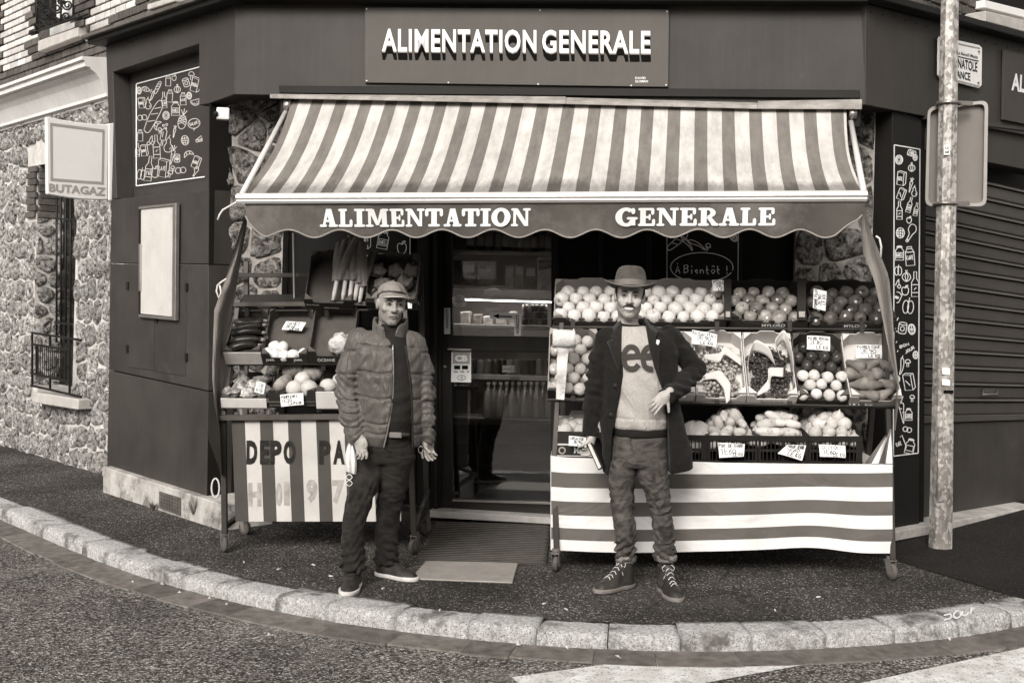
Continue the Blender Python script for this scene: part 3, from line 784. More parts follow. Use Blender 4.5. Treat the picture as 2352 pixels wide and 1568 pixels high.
MB().prism([onp(236, 1071, PL, .07), onp(511, 1158, PL, .07), onp(511, 1226, PL, .07), onp(236, 1150, PL, .07)], -PL[1] * .4).build('masonry', M('plinth_plaster', .4, .85, .35, 5, .5, 30, stain=(.1, .8, 4, .5)), pbase, bevel=.008)
quad_slab('vent_grille', [(365, 1128), (414, 1143), (414, 1184), (365, 1166)], PL, .01, M('rusty_plate', .09, .7, .4, 9, .2, 50), pbase, .078, .002)
mb = MB()
for i in range(7):
    for j in range(4):
        c = onp(371 + i * 6.2, 1137 + j * 8 + i * 2, PL, .0795); mb.add([c + (PRd * 0 + WLd * math.cos(t) + UP * math.sin(t)) * .007 for t in [q * 1.047 for q in range(6)]], [list(range(6))])
tag(mb.build('vent_holes', m_black, pbase), kind='stuff')
# white notice frame
nf = thing('notice_frame', 'blank white framed notice board on the left painted panel', 'notice board', onp(360, 730, PL))
quad_slab('backing', [(318, 475), (404, 466), (402, 736), (318, 728)], PL, .02, m_dark, nf, .027, .002)
quad_slab('sheet', [(324, 481), (396, 474), (394, 727), (323, 720)], PL, .006, M('faded_sheet', .5, .6, .1, 3, stain=(.36, .5, 5, .55), streak=.1), nf, .033, .001)
for q in ([(318, 475), (404, 466), (404, 472), (318, 481)], [(318, 722), (402, 729), (402, 736), (318, 728)], [(397, 472), (404, 472), (402, 729), (395, 728)], [(318, 560), (322, 560), (322, 668), (318, 668)]):
    quad_slab('frame', q, PL, .03, m_steel, nf, .045, .002)

# projecting enamel sign (its picture is left off)
SP0 = onp(252, 370, PL, .02); BS = vplane(SP0, (PL[1].x, PL[1].y))
gs = thing('projecting_sign', 'white square enamel sign projecting from the left corner with grey lettering', 'sign', SP0)
vs = []; nseg = 10; q = [(107, 268), (249, 286), (247, 459), (109, 446)]
mbs = MB()
for side in (0,):
    top = [onp(q[0][0] + (q[1][0] - q[0][0]) * i / nseg, q[0][1] + (q[1][1] - q[0][1]) * i / nseg + 4 * math.sin(math.pi * i / nseg), BS) for i in range(nseg + 1)]
    bot = [onp(q[3][0] + (q[2][0] - q[3][0]) * i / nseg, q[3][1] + (q[2][1] - q[3][1]) * i / nseg + 4 * math.sin(math.pi * i / nseg), BS) for i in range(nseg + 1)]
mbs.prism(top + bot[::-1], -BS[1] * .05).build('plate', M('sign_enamel', .68, .4, .05, 3, stain=(.55, .5, 3, .55)), gs, bevel=.006)
m_sgrey = M('sign_grey', .3, .5, .05, 4)
for r in ([(115, 282), (240, 298), (240, 304), (115, 288)], [(116, 409), (238, 418), (238, 424), (116, 415)], [(115, 288), (120, 289), (121, 410), (116, 409)], [(235, 304), (240, 304), (238, 418), (233, 418)]):
    quad_slab('border', r, BS, .002, m_sgrey, gs, .003, 0)
text_on('BUTAGAZ', [(113, 421), (243, 431), (242, 450), (113, 440)], BS, m_sgrey, gs, .004, .03)
quad_slab('bracket', [(250, 284), (268, 282), (268, 460), (250, 460)], BS, .06, m_white, gs, .01, .004)

# ---------------------------------------------------------------- facade fascia and corner
fa = thing('fascia', 'wide dark painted fascia board across the shop corner', 'fascia', onp(1264, 230, FP))
quad_slab('front_board', [(541, 3), (1987, 9), (1987, 241), (538, 217)], FP, .25, m_fascia, fa, 0, .003)
MB().bar(onp(541, -2, FP, .05), onp(1990, 3, FP, .05), .16, .045).build('capping', m_dark, fa, bevel=.006)
quad_slab('right_board', [(1988, 9), (2420, 118), (2420, 322), (2129, 268), (1988, 241)], PR, .2, m_fascia, fa, 0, .003)
MB().bar(onp(1990, -8, PR, .04), onp(2420, 108, PR, .04), .14, .05).build('capping', m_dark, fa, bevel=.006)
mb = MB()
for i in range(26):
    for (pl, x0, x1, y0, y1) in ((PL, 262, 530, 108, 16), ):
        t = i / 25; c = onp(x0 + (x1 - x0) * t, y0 + (y1 - y0) * t + (i * 7 % 5), pl, .002); mb.box(c, (.008, .008, .008))
for i in range(14):
    t = i / 13; mb.box(onp(2000 + 340 * t, 28 + 88 * t, PR, .002), (.008, .008, .008))
tag(mb.build('nail_heads', m_iron, fa), kind='stuff')
# upper masonry over the fascia (closes the building above the frame)
uf = thing('upper_masonry', 'masonry of the upper storey above the fascia, barely in view', 'wall', onp(1264, 0, FP))
MB().prism([onp(541, -6, FP, -.1), onp(1987, 0, FP, -.1), onp(1987, -600, FP, -.1), onp(541, -600, FP, -.1)], -FP[1] * .3).build('masonry', m_dbrick, uf)
ur = thing('dark_brick_wall', 'dark brick upper wall with pale mortar at the top right', 'wall', onp(2200, 60, PR))
RPb = shift(PR, -.12); RO = RPb[0]
sr = pl2(RPb, PRd, [(1970, 50), (2460, 50)]); zr = onp(1990, 0, RPb).z - .08
MB().prism([RO + PRd * sr[0][0] + UP * zr, RO + PRd * sr[1][0] + UP * zr, RO + PRd * sr[1][0] + UP * (zr + 3), RO + PRd * sr[0][0] + UP * (zr + 3)], -RPb[1] * .3).build('mortar_bed', M('pale_mortar', .3, .9, .3, 20, .3, 60), ur)
for row in range(16):
    s = sr[0][0] + .05 + (row % 2) * .11
    while s < sr[1][0]:
        p = RO + PRd * s + UP * (zr + .03 + row * .076); ix, iy = proj(p)
        if -30 < iy < 130 and not (2262 < ix and iy < 62): instance('brick', dm_, ur, basis(PRd, -RPb[1], UP, p + RPb[1] * .012))
        s += .224
quad_slab('moulding', [(1990, -8), (2420, 106), (2420, 116), (1990, 4)], PR, .12, m_dark, ur, .03, .004)
rw = thing('upper_window', 'white window frame and stone sill cut off by the top right corner', 'window', onp(2330, 30, PR))
quad_slab('sill', [(2264, 25), (2420, 62), (2420, 92), (2264, 50)], PR, .3, m_sillst, rw, .05, .006)
quad_slab('frame', [(2262, 0), (2420, 40), (2420, 58), (2262, 18)], PR, .08, m_white, rw, -.03, .004)
quad_slab('pane', [(2262, -80), (2420, -60), (2420, 40), (2262, 0)], PR, .03, m_black, rw, -.08, 0)

# ---------------------------------------------------------------- right wing: drawing board pillar, roller shutter, signs
rp = thing('corner_pillar_board', 'dark board pillar between the shop corner and the roller shutter', 'pillar', onp(2080, 1215, PR))
quad_slab('board', [(2050, 252), (2117, 272), (2112, 1206), (2046, 1222)], PR, .24, m_dark, rp, -.03, .004)
quad_slab('frame_post', [(2118, 272), (2128, 275), (2122, 1203), (2113, 1206)], PR, .2, m_black, rp, -.05, .003)
sh = thing('roller_shutter', 'closed dark steel roller shutter on the right street side', 'shutter', onp(2250, 1180, PR))
quad_slab('shutter_box', [(2128, 268), (2420, 303), (2420, 402), (2126, 345)], PR, .2, m_fascia, sh, -.04, .004)
quad_slab('ledge', [(2128, 266), (2420, 300), (2420, 308), (2128, 274)], PR, .2, m_fascia, sh, .01, .003)
SHP = shift(PR, -.16)
ylr = [(382, 452), (420, 488), (458, 524), (496, 560), (528, 590), (566, 622), (605, 652), (644, 688), (683, 722), (722, 754), (760, 787), (799, 818), (837, 850), (876, 884), (914, 916), (955, 950)]
for (a0, b0), (a1, b1) in zip(ylr[:-1], ylr[1:]):
    pf = [(0, .0), (.05, .036), (.15, .042), (.21, .008), (.28, .02), (.9, .012), (1, 0)]
    vs = []
    for x, (ya, yb) in ((2116, (a0, a1)), (2420, (b0 + (b0 - a0) * .0, b1))):
        for t, o in pf: vs.append(onp(x, ya + (yb - ya) * t - (ya - ya), SHP, o))
    k = len(pf); mesh('slat', vs, [[i, i + 1, k + i + 1, k + i] for i in range(k - 1)], m_shut, sh)
quad_slab('bottom_rail', [(2112, 955), (2420, 950), (2420, 962), (2112, 972)], PR, .05, m_shut, sh, -.125, .004)
quad_slab('bottom_plate', [(2112, 973), (2420, 963), (2420, 1160), (2106, 1203)], PR, .03, m_panel, sh, -.15, .003)
MB().tube([onp(2258, 895, PR, -.13), onp(2258, 905, PR, -.1), onp(2290, 905, PR, -.1), onp(2290, 895, PR, -.13)], .007, 6).build('handle', m_steel, sh, True)
quad_slab('catch_plate', box_quad(2262, 892, 2286, 903), PR, .01, m_shut, sh, -.125, .002)
thr = thing('shutter_threshold', 'pale stone threshold strip along the foot of the roller shutter', 'threshold', onp(2200, 1210, PR))
MB().prism([onp(2046, 1222, PR, .05), onp(2420, 1155, PR, .05), onp(2420, 1172, PR, .05), onp(2046, 1245, PR, .05)], -PR[1] * .3).build('stone', M('threshold_stone', .4, .8, .3, 8, .4, 40), thr, bevel=.006)
wb = MB().prism([onp(2128, 260, PR, -.3), onp(2450, 260, PR, -.3), onp(2450, 1240, PR, -.3), onp(2128, 1240, PR, -.3)], -PR[1] * .1).build('shutter_backing', m_black, sh)
st = thing('small_shop_sign', 'dark lettered shop sign cut off by the right edge of the picture', 'sign', onp(2340, 280, PR))
quad_slab('board', [(2307, 114), (2520, 168), (2520, 320), (2305, 275)], PR, .02, M('sign_board', .045, .6, .12, 3), st, .03, .002)
text_on('ALIMENTATION', [(2325, 167), (2500, 205), (2500, 245), (2323, 208)], PR, m_white, st, .034, .035)
ns = thing('street_name_plate', 'white enamel street name plate with black lettering behind the lamp post', 'sign', onp(2200, 195, PR))
quad_slab('plate', [(2156, 88), (2160, 84), (2250, 104), (2256, 110), (2255, 196), (2249, 203), (2160, 180), (2155, 172)], PR, .012, m_white, ns, .03, .003)
for q in ([(2160, 90), (2251, 110), (2251, 113), (2160, 93)], [(2160, 174), (2250, 197), (2250, 200), (2160, 177)]): quad_slab('rim', q, PR, .002, m_sgrey, ns, .033, 0)
text_on('Quartier Le Réveil Matin', [(2168, 110), (2246, 128), (2246, 137), (2168, 119)], PR, m_ink, ns, .033, .01)
quad_slab('rule', [(2166, 121), (2248, 140), (2248, 142), (2166, 123)], PR, .002, m_ink, ns, .033, 0)
text_on('RUE ANATOLE', [(2168, 126), (2245, 144), (2245, 166), (2168, 148)], PR, m_ink, ns, .033, .015)
text_on('FRANCE', [(2186, 159), (2229, 168), (2229, 186), (2186, 177)], PR, m_ink, ns, .033, .015)
for x, y in ((2249, 118), (2248, 189)): MB().tube([onp(x, y, PR, .03), onp(x, y, PR, .04)], .008, 8).build('screw', m_steel, ns, True)

# galvanised lamp post
m_galv = M('galvanised_steel', .38, .5, .25, 10, metal=.25)
def galv(m):
    N, L = m.node_tree.nodes, m.node_tree.links; b = N['Principled BSDF']; tc = N.new('ShaderNodeTexCoord')
    v = N.new('ShaderNodeTexVoronoi'); v.inputs['Scale'].default_value = 52; v.distance = 'MANHATTAN'; mp = N.new('ShaderNodeMapping'); mp.inputs['Scale'].default_value = (1, 1, .6); L.new(tc.outputs['Object'], mp.inputs['Vector']); L.new(mp.outputs[0], v.inputs['Vector'])
    s = N.new('ShaderNodeSeparateColor'); L.new(v.outputs['Color'], s.inputs[0]); r = N.new('ShaderNodeValToRGB'); e = r.color_ramp.elements
    e[0].color = G(.22); e[1].color = G(.5); e[0].position = .3; e[1].position = .9
    n = N.new('ShaderNodeTexNoise'); n.inputs['Scale'].default_value = 4; n.inputs['Detail'].default_value = 6; L.new(tc.outputs['Object'], n.inputs['Vector'])
    mr = N.new('ShaderNodeMapRange'); mr.inputs[1].default_value = .35; mr.inputs[2].default_value = .65; mr.inputs[3].default_value = .65; mr.inputs[4].default_value = 1.15; L.new(n.outputs['Fac'], mr.inputs[0])
    hs = N.new('ShaderNodeHueSaturation'); L.new(s.outputs[0], r.inputs[0]); L.new(r.outputs[0], hs.inputs['Color']); L.new(mr.outputs[0], hs.inputs['Value']); L.new(hs.outputs[0], b.inputs['Base Color'])
galv(m_galv)
pg = ground(2160, 1257); PY = pg.y
lp = thing('lamp_post', 'tall galvanised octagonal steel post standing on the right pavement', 'post', pg)
pt = at(2183, -60, PY)
MB().tube([pg - UP * .02, pg.lerp(pt, .3), pg.lerp(pt, .62), pt, pt + (pt - pg) * .5], [.079, .072, .066, .058, .05], 8).build('shaft', m_galv, lp)
quad = [at(2155, 982, PY - .085), at(2184, 980, PY - .085), at(2182, 1150, PY - .085), at(2152, 1150, PY - .085)]
MB().prism([at(2156, 980, PY - .0745), at(2181, 980, PY - .0745), at(2178, 1152, PY - .077), at(2153, 1152, PY - .077)], (0, .02, 0)).build('access_door', m_galv, lp, bevel=.002)
for q, w in (((2168, 333, 2182, 355), 'LA 68'),):
    o = MB().prism([at(2169, 333, PY - .068), at(2182, 333, PY - .068), at(2182, 356, PY - .068), at(2168, 356, PY - .068)], (0, .006, 0)).build('number_tag', m_white, lp)
    PP = (at(2175, 340, PY - .070), Vector((0, -1, 0)))
    text_on('LA', box_quad(2171, 337, 2180, 343), PP, m_ink, lp, 0, .01); text_on('68', box_quad(2171, 346, 2180, 352), PP, m_ink, lp, 0, .01)
for y, h in ((843, 18), (870, 16)):
    MB().prism([at(2164, y, PY - .075), at(2182, y + 2, PY - .075), at(2182, y + h, PY - .076), at(2164, y + h - 2, PY - .076)], (0, .006, 0)).build('torn_sticker', m_white, lp)
MB().prism([at(2168, 896, PY - .0755), at(2190, 896, PY - .0755), at(2190, 903, PY - .0755), at(2168, 903, PY - .0755)], (0, .006, 0)).build('torn_sticker', m_ink, lp)
ts = thing('traffic_sign', 'back of a rounded rectangular traffic sign clamped behind the post', 'sign', at(2190, 470, PY))
TPL = vplane((at(2190, 350, PY + .1).x, at(2190, 350, PY + .1).y), (.97, .12))
m_alu = M('sign_aluminium', .22, .5, .12, 2, metal=.3)
def rrect(q, r, n=4):
    out = []
    for i in range(4):
        p, a, b = Vector(q[i]), Vector(q[i - 1]), Vector(q[(i + 1) % 4])
        for k in range(n + 1):
            t = k / n; p0 = p + (a - p).normalized() * r; p1 = p + (b - p).normalized() * r
            out.append(tuple(p0 * (1 - t) ** 2 + p * 2 * t * (1 - t) + p1 * t * t))
    return out
oq = [(2131, 246), (2270, 230), (2266, 474), (2125, 474)]
oo = rrect(oq, 18); io = rrect([(2137, 253), (2262, 238), (2258, 467), (2132, 468)], 14)
quad_slab('plate', oo, TPL, .006, m_alu, ts, -.02, 0)
vs = [onp(x, y, TPL, o) for pts, o in ((oo, -.026), (oo, .02), (io, .02), (io, -.02)) for x, y in pts]; k = len(oo)
mesh('rim', vs, [[r * k + i, r * k + (i + 1) % k, (r + 1) * k + (i + 1) % k, (r + 1) * k + i] for r in range(3) for i in range(k)], M('sign_rim', .42, .4, .1, 3, metal=.4), ts)
for y in (238, 468):
    c = at(2178 if y < 300 else 2171, y, PY); MB().tube([c + Vector((math.cos(t) * .073, math.sin(t) * .073, 0)) for t in [q * .5236 for q in range(12)]], .01, 6, True).build('clamp_band', m_steel, ts, True)
    MB().bar(c + Vector((.06, -.02, 0)), c + Vector((.17, .04, .01)), .03, .03).build('clamp_arm', m_steel, ts, bevel=.003)
# ================================================================ chalk drawings (flat paint on the boards)
def rot(polys, a):
    c, s = math.cos(R(a)), math.sin(R(a)); return [[(x * c - y * s, x * s + y * c) for x, y in p] for p in polys]
def curve(pts, n=4):
    out = []
    P = [pts[0]] + list(pts) + [pts[-1]]
    for i in range(1, len(P) - 2):
        for k in range(n):
            t = k / n; a, b, c, d = P[i - 1], P[i], P[i + 1], P[i + 2]
            out.append(tuple(.5 * (2 * b[j] + (c[j] - a[j]) * t + (2 * a[j] - 5 * b[j] + 4 * c[j] - d[j]) * t * t + (3 * b[j] - a[j] - 3 * c[j] + d[j]) * t ** 3) for j in (0, 1)))
    return out + [pts[-1]]
def wtxt(t, x0, y0, x1, y1): return [[(x0 + p[0] * (x1 - x0), y0 + p[1] * (y1 - y0)) for p in st] for st in strokes(t, .3, len(t))]
DO = {
 'apple': lambda t=None: [curve([(0, .5), (-.35, .65), (-.6, .3), (-.5, -.4), (-.15, -.75), (0, -.65), (.15, -.75), (.5, -.4), (.6, .3), (.35, .65), (0, .5)]), [(0, .5), (.1, .95)], curve([(.1, .8), (.35, 1), (.5, .85), (.1, .8)])],
 'pear': lambda t=None: [curve([(0, .9), (-.25, .6), (-.25, .2), (-.5, -.3), (-.3, -.85), (.3, -.85), (.5, -.3), (.25, .2), (.25, .6), (0, .9)]), [(0, .9), (.15, 1.2)], [(.2, -.6), (.32, -.3)]],
 'bottle': lambda t=None: [[(-.12, 1.2), (-.12, .6), (-.32, .25), (-.32, -1), (.32, -1), (.32, .25), (.12, .6), (.12, 1.2), (-.12, 1.2)], [(-.32, .05), (.32, .05)], [(-.32, -.65), (.32, -.65)]] + (wtxt(t, -.24, -.5, .24, -.1) if t else [[(-.1, -.4), (.1, -.2)]]),
 'jar': lambda t=None: [[(-.3, .8), (.3, .8)], [(-.3, .8), (-.3, .55), (-.5, .35), (-.5, -.8), (.5, -.8), (.5, .35), (.3, .55), (.3, .8)], arc(0, .8, .3, .1), [(-.4, .1), (.4, .1), (.4, -.5), (-.4, -.5), (-.4, .1)]] + (wtxt(t, -.32, -.4, .32, 0) if t else []),
 'can': lambda t=None: [arc(0, .55, .5, .18), [(-.5, .55), (-.5, -.55)], arc(0, -.55, .5, .18, 180, 360), [(.5, -.55), (.5, .55)], arc(0, -.1, .25, .3)] + (wtxt(t, -.35, -.35, .35, .1) if t else []),
 'carrot': lambda t=None: [curve([(-.2, .4), (0, .5), (.2, .4), (.12, -.2), (0, -1.1), (-.12, -.2), (-.2, .4)]), [(0, .5), (-.25, 1)], [(0, .5), (0, 1.1)], [(0, .5), (.25, 1)], [(-.15, .1), (.02, .05)], [(.13, -.2), (0, -.25)]],
 'fish': lambda t=None: [curve([(-.9, 0), (-.4, .4), (.3, .3), (.6, 0), (.3, -.3), (-.4, -.4), (-.9, 0)]), [(.6, 0), (1, .35), (.95, -.35), (.6, 0)], arc(-.6, .08, .05, n=6), [(-.3, .33), (-.25, 0), (-.3, -.33)], [(0, .2), (.05, -.2)]],
 'slice': lambda t=None: [arc(0, 0, .55, .8), arc(0, 0, .42, .65), [(0, .6), (0, -.6)], [(-.38, .2), (.38, -.2)], [(-.38, -.2), (.38, .2)]],
 'box': lambda t=None: [[(-.5, .8), (-.5, -.8), (.3, -.9), (.3, .65), (-.5, .8)], [(.3, .65), (.6, .8), (.6, -.65), (.3, -.9)], [(-.5, .8), (-.2, .95), (.6, .8)]] + (wtxt(t, -.4, -.25, .22, .2) if t else [[(-.3, .2), (.1, -.4)]]),
 'carton': lambda t=None: [[(-.45, -.9), (.45, -.9), (.45, .5), (.25, .85), (-.25, .85), (-.45, .5), (-.45, -.9)], [(-.45, .5), (.45, .5)], [(-.25, .85), (-.25, 1.05), (.25, 1.05), (.25, .85)]] + (wtxt(t, -.35, -.3, .35, .15) if t else []),
 'bread': lambda t=None: [curve([(-.25, -1.2), (-.35, 0), (-.2, 1.2), (.1, 1.3), (.3, .9), (.3, 0), (.2, -1.1), (0, -1.3), (-.25, -1.2)]), [(-.2, .6), (.2, .9)], [(-.25, .1), (.2, .4)], [(-.25, -.5), (.2, -.2)]],
 'pineapple': lambda t=None: [arc(0, -.25, .42, .7)] + [[(-.38, -.5 + k * .25), (.3, -.1 + k * .25)] for k in range(3)] + [[(.38, -.5 + k * .25), (-.3, -.1 + k * .25)] for k in range(3)] + [[(0, .45), (-.3, 1)], [(0, .45), (0, 1.15)], [(0, .45), (.3, 1)]],
 'pepper': lambda t=None: [arc(-.28, -.1, .34, .75), arc(.28, -.1, .34, .75), [(0, .55), (0, -.75)], [(0, .55), (.1, 1)]],
 'onion': lambda t=None: [curve([(0, .6), (-.5, .3), (-.6, -.3), (0, -.75), (.6, -.3), (.5, .3), (0, .6)]), [(0, .6), (-.15, 1)], [(0, .6), (.15, 1)], curve([(0, .6), (-.2, 0), (0, -.75)]), curve([(0, .6), (.25, 0), (0, -.75)])],
 'mushroom': lambda t=None: [curve([(-.5, .1), (-.4, .6), (0, .8), (.4, .6), (.5, .1), (-.5, .1)]), [(-.15, .1), (-.2, -.7), (.2, -.7), (.15, .1)]],
 'chili': lambda t=None: [curve([(-.1, .9), (.15, .8), (.2, .2), (0, -.6), (-.3, -1), (-.15, -.3), (-.15, .4), (-.1, .9)]), [(0, .9), (.1, 1.2)]],
 'cheese': lambda t=None: [[(-.8, -.2), (.6, .6), (.7, -.1), (.7, -.6), (-.8, -.6), (-.8, -.2), (.7, -.1)], arc(-.1, -.4, .1, n=7), arc(.4, -.35, .1, n=7)],
 'pair': lambda t=None: [arc(-.4, .1, .5), arc(.4, -.1, .5)],
 'cherry': lambda t=None: [arc(-.4, -.6, .3), arc(.35, -.5, .3), curve([(-.35, -.3), (0, .5), (.3, .9)]), curve([(.35, -.2), (.3, .4), (.3, .9)])],
 'melon': lambda t=None: [arc(0, .4, .8, .9, 180, 360) + [(-.8, .4)], arc(0, .4, .65, .7, 190, 350), [(-.2, 0), (-.2, -.1)], [(.15, .1), (.15, 0)], [(.4, .1), (.4, 0)]],
 'leg': lambda t=None: [curve([(-.6, -.9), (-.3, -.2), (-.4, .4), (0, .95), (.5, .7), (.5, .1), (.1, -.3), (-.4, -1), (-.6, -.9)]), arc(-.55, -1.05, .15, n=8)],
 'net': lambda t=None: [arc(0, 0, .55, .7)] + [[(-.45, -.3 + k * .3), (.4, -.5 + k * .4)] for k in range(3)] + [[(-.3 + k * .3, -.55), (-.35 + k * .35, .55)] for k in range(3)],
 'donut': lambda t=None: [arc(0, 0, .6, .75), arc(0, 0, .25, .3), arc(0, 0, .45, .55)],
 'ice': lambda t=None: [[(-.28, -.3), (-.28, .7), (-.1, 1), (.1, 1), (.28, .7), (.28, -.3), (-.28, -.3)], [(-.08, -.3), (-.08, -.9), (.08, -.9), (.08, -.3)], [(-.1, 0), (-.1, .6)]],
 'croissant': lambda t=None: [curve([(-.9, -.2), (-.6, .5), (0, .7), (.6, .5), (.9, -.2), (.5, 0), (0, .15), (-.5, 0), (-.9, -.2)]), [(-.3, .1), (-.3, .62)], [(.3, .1), (.3, .62)]],
 'bubble': lambda t=None: [arc(0, 0, 1, .8, 0, 360, 20), [(-.3, -.75), (-.35, -1.1), (0, -.8)]] + (wtxt(t, -.75, -.25, .75, .25) if t else []),
 'word': lambda t=None: wtxt(t, -1, -.3, 1, .3),
 'dots': lambda t=None: [arc(-.4, .2, .22, n=8), arc(.3, .4, .22, n=8), arc(.1, -.4, .22, n=8)],
}
def doodle(kind, cx, cy, s, a=0, t=None, sy=1.0):
    return [[(cx + x * s, cy - y * s * sy) for x, y in p] for p in rot(DO[kind](t), a)]
Zl = lambda x, y: (x * .336, y * .336)
L = []
for k, x, y, s, a, t in (('fish', 1000, 612, 40, -20, None), ('chili', 1040, 660, 40, -15, None), ('bread', 1078, 600, 38, -25, None), ('carton', 1150, 555, 42, 0, None), ('bottle', 1122, 690, 55, 5, 'EAU'), ('carton', 1160, 660, 48, -5, None),
    ('onion', 1212, 610, 38, 0, None), ('can', 1272, 565, 45, 18, None), ('mushroom', 1308, 520, 40, 0, None), ('box', 1335, 580, 62, -12, 'PASTA'), ('box', 968, 705, 46, 8, 'SUCRE'), ('pear', 1012, 710, 44, 5, None), ('bread', 1050, 800, 100, -25, None),
    ('jar', 1200, 745, 62, 0, 'MIEL'), ('carton', 1252, 680, 48, 0, 'LAIT'), ('pineapple', 1248, 820, 75, -10, None), ('pair', 972, 805, 40, 20, None), ('melon', 1338, 700, 48, 15, None), ('bubble', 1326, 845, 46, 15, 'SALUT!'),
    ('donut', 1135, 790, 42, 0, None), ('croissant', 1080, 860, 40, 60, None), ('dots', 1130, 865, 35, 0, None), ('ice', 1115, 940, 70, -12, None), ('carrot', 1192, 900, 44, -10, None), ('net', 1265, 960, 52, 8, None), ('cheese', 1360, 950, 34, 10, None),
    ('carton', 958, 930, 44, 0, None), ('box', 985, 1030, 48, 10, 'SAVON'), ('cherry', 1030, 960, 40, 0, None), ('bottle', 1070, 1010, 80, 3, None), ('pear', 1150, 990, 62, -4, None), ('carrot', 1180, 1060, 70, -12, None), ('can', 1210, 1082, 42, 0, 'THON'),
    ('croissant', 1290, 1060, 42, 20, None), ('box', 1340, 1110, 52, -20, 'EGGS'), ('pepper', 965, 1190, 50, -8, None), ('bottle', 1018, 1160, 85, -8, 'VIN'), ('apple', 1060, 1180, 52, 0, None), ('box', 1115, 1150, 78, -5, 'LAIT'), ('mushroom', 1160, 1190, 36, -15, None),
    ('mushroom', 1182, 1155, 28, 10, None), ('pair', 1235, 1165, 44, 20, None), ('leg', 1340, 1170, 34, 0, None), ('slice', 950, 620, 34, 5, None), ('slice', 1293, 655, 34, 5, None), ('mushroom', 1092, 895, 28, 0, None), ('apple', 1190, 535, 26, 0, None), ('bottle', 940, 1030, 46, 0, None)):
    q = Zl(x, y); L += doodle(k, q[0], q[1], s * .336 * .9, a, t)
db = thing('drawing_board', 'recessed board with white line drawings of groceries on the left corner', 'board', onp(390, 425, PL, -.14))
RB = shift(PL, -.147)
quad_slab('board', [(303, 185), (484, 145), (484, 412), (303, 436)], PL, .006, M('board_paint', .035, .6, .15, 3), db, -.1485, 0)
frame = [[(313, 193), (470, 151)], [(313, 193), (313, 427)], [(313, 427), (470, 406)]]
Lc = [p for p in L if max(v[0] for v in p) < 470]
tag(draw(Lc, lambda p, l: onp(p[0], p[1], RB, l), 1.5, 'chalk_drawing', M('chalk_line', .5, .8, .1, 8), db), kind='stuff')
draw(frame, lambda p, l: onp(p[0], p[1], RB, l + .001), 2.4, 'chalk_border', m_chalk, db)
L = []
for k, x, y, s, a, t in (('donut', 2065, 367, 14, 0, None), ('can', 2094, 352, 13, 70, 'SARDINE'), ('onion', 2094, 385, 12, 0, None), ('box', 2070, 410, 18, -5, 'SEL'), ('carrot', 2092, 425, 16, -12, None), ('box', 2070, 446, 15, -20, None), ('pear', 2100, 440, 12, 0, None),
    ('bottle', 2066, 485, 19, 0, None), ('bottle', 2089, 472, 16, -15, 'LAIT'), ('bottle', 2104, 482, 14, -10, 'EAU'), ('apple', 2088, 506, 9, 0, None), ('net', 2068, 535, 17, 0, None), ('leg', 2094, 533, 19, 0, None), ('jar', 2066, 582, 19, 0, 'MIEL'), ('carton', 2090, 590, 22, 4, 'CAFE'),
    ('pepper', 2063, 621, 13, 0, None), ('onion', 2082, 635, 15, 0, None), ('bottle', 2102, 655, 26, 0, None), ('cherry', 2061, 652, 12, 0, None), ('apple', 2079, 668, 13, 0, None), ('box', 2061, 683, 13, -25, 'CHOCOLAT'), ('pepper', 2086, 703, 20, -5, None), ('carrot', 2057, 755, 26, 0, None), ('can', 2073, 753, 18, -8, None),
    ('slice', 2094, 756, 15, 8, None), ('word', 2077, 793, 11, 20, 'BON'), ('word', 2089, 803, 12, 28, 'JOUR'), ('chili', 2072, 840, 20, 0, None), ('mushroom', 2085, 834, 11, 0, None), ('box', 2087, 877, 22, 10, None), ('pear', 2058, 800, 14, 0, None), ('carrot', 2071, 940, 30, 8, None), ('mushroom', 2095, 915, 10, 0, None),
    ('jar', 2087, 952, 16, 0, 'NUTS'), ('pair', 2084, 986, 11, 0, None), ('box', 2066, 1018, 20, 20, 'CAFE'), ('jar', 2090, 1025, 20, -12, None), ('slice', 2103, 815, 11, 0, None), ('slice', 2102, 362, 9, 0, None), ('slice', 2062, 870, 9, 0, None)):
    L += doodle(k, x, y, s, a, t, 1.0)
sb = thing('drawing_strip', 'tall narrow chalk drawing strip of groceries on the right pillar', 'board', onp(2080, 1045, PR))
quad_slab('board', [(2051, 326), (2117, 340), (2113, 1046), (2049, 1054)], PR, .006, m_dark, sb, -.026, .001)
RS = shift(PR, -.0225)
Lc = [p for p in L if 2053 < min(v[0] for v in p) and max(v[0] for v in p) < 2112]
tag(draw(Lc, lambda p, l: onp(p[0], p[1], RS, l), 2.0, 'chalk_drawing', m_chalk, sb), kind='stuff')
draw([[(2054, 333), (2113, 343)], [(2113, 343), (2109, 1040)], [(2109, 1040), (2052, 1047)], [(2052, 1047), (2054, 333)]], lambda p, l: onp(p[0], p[1], RS, l + .001), 2.6, 'chalk_border', m_chalk, sb)

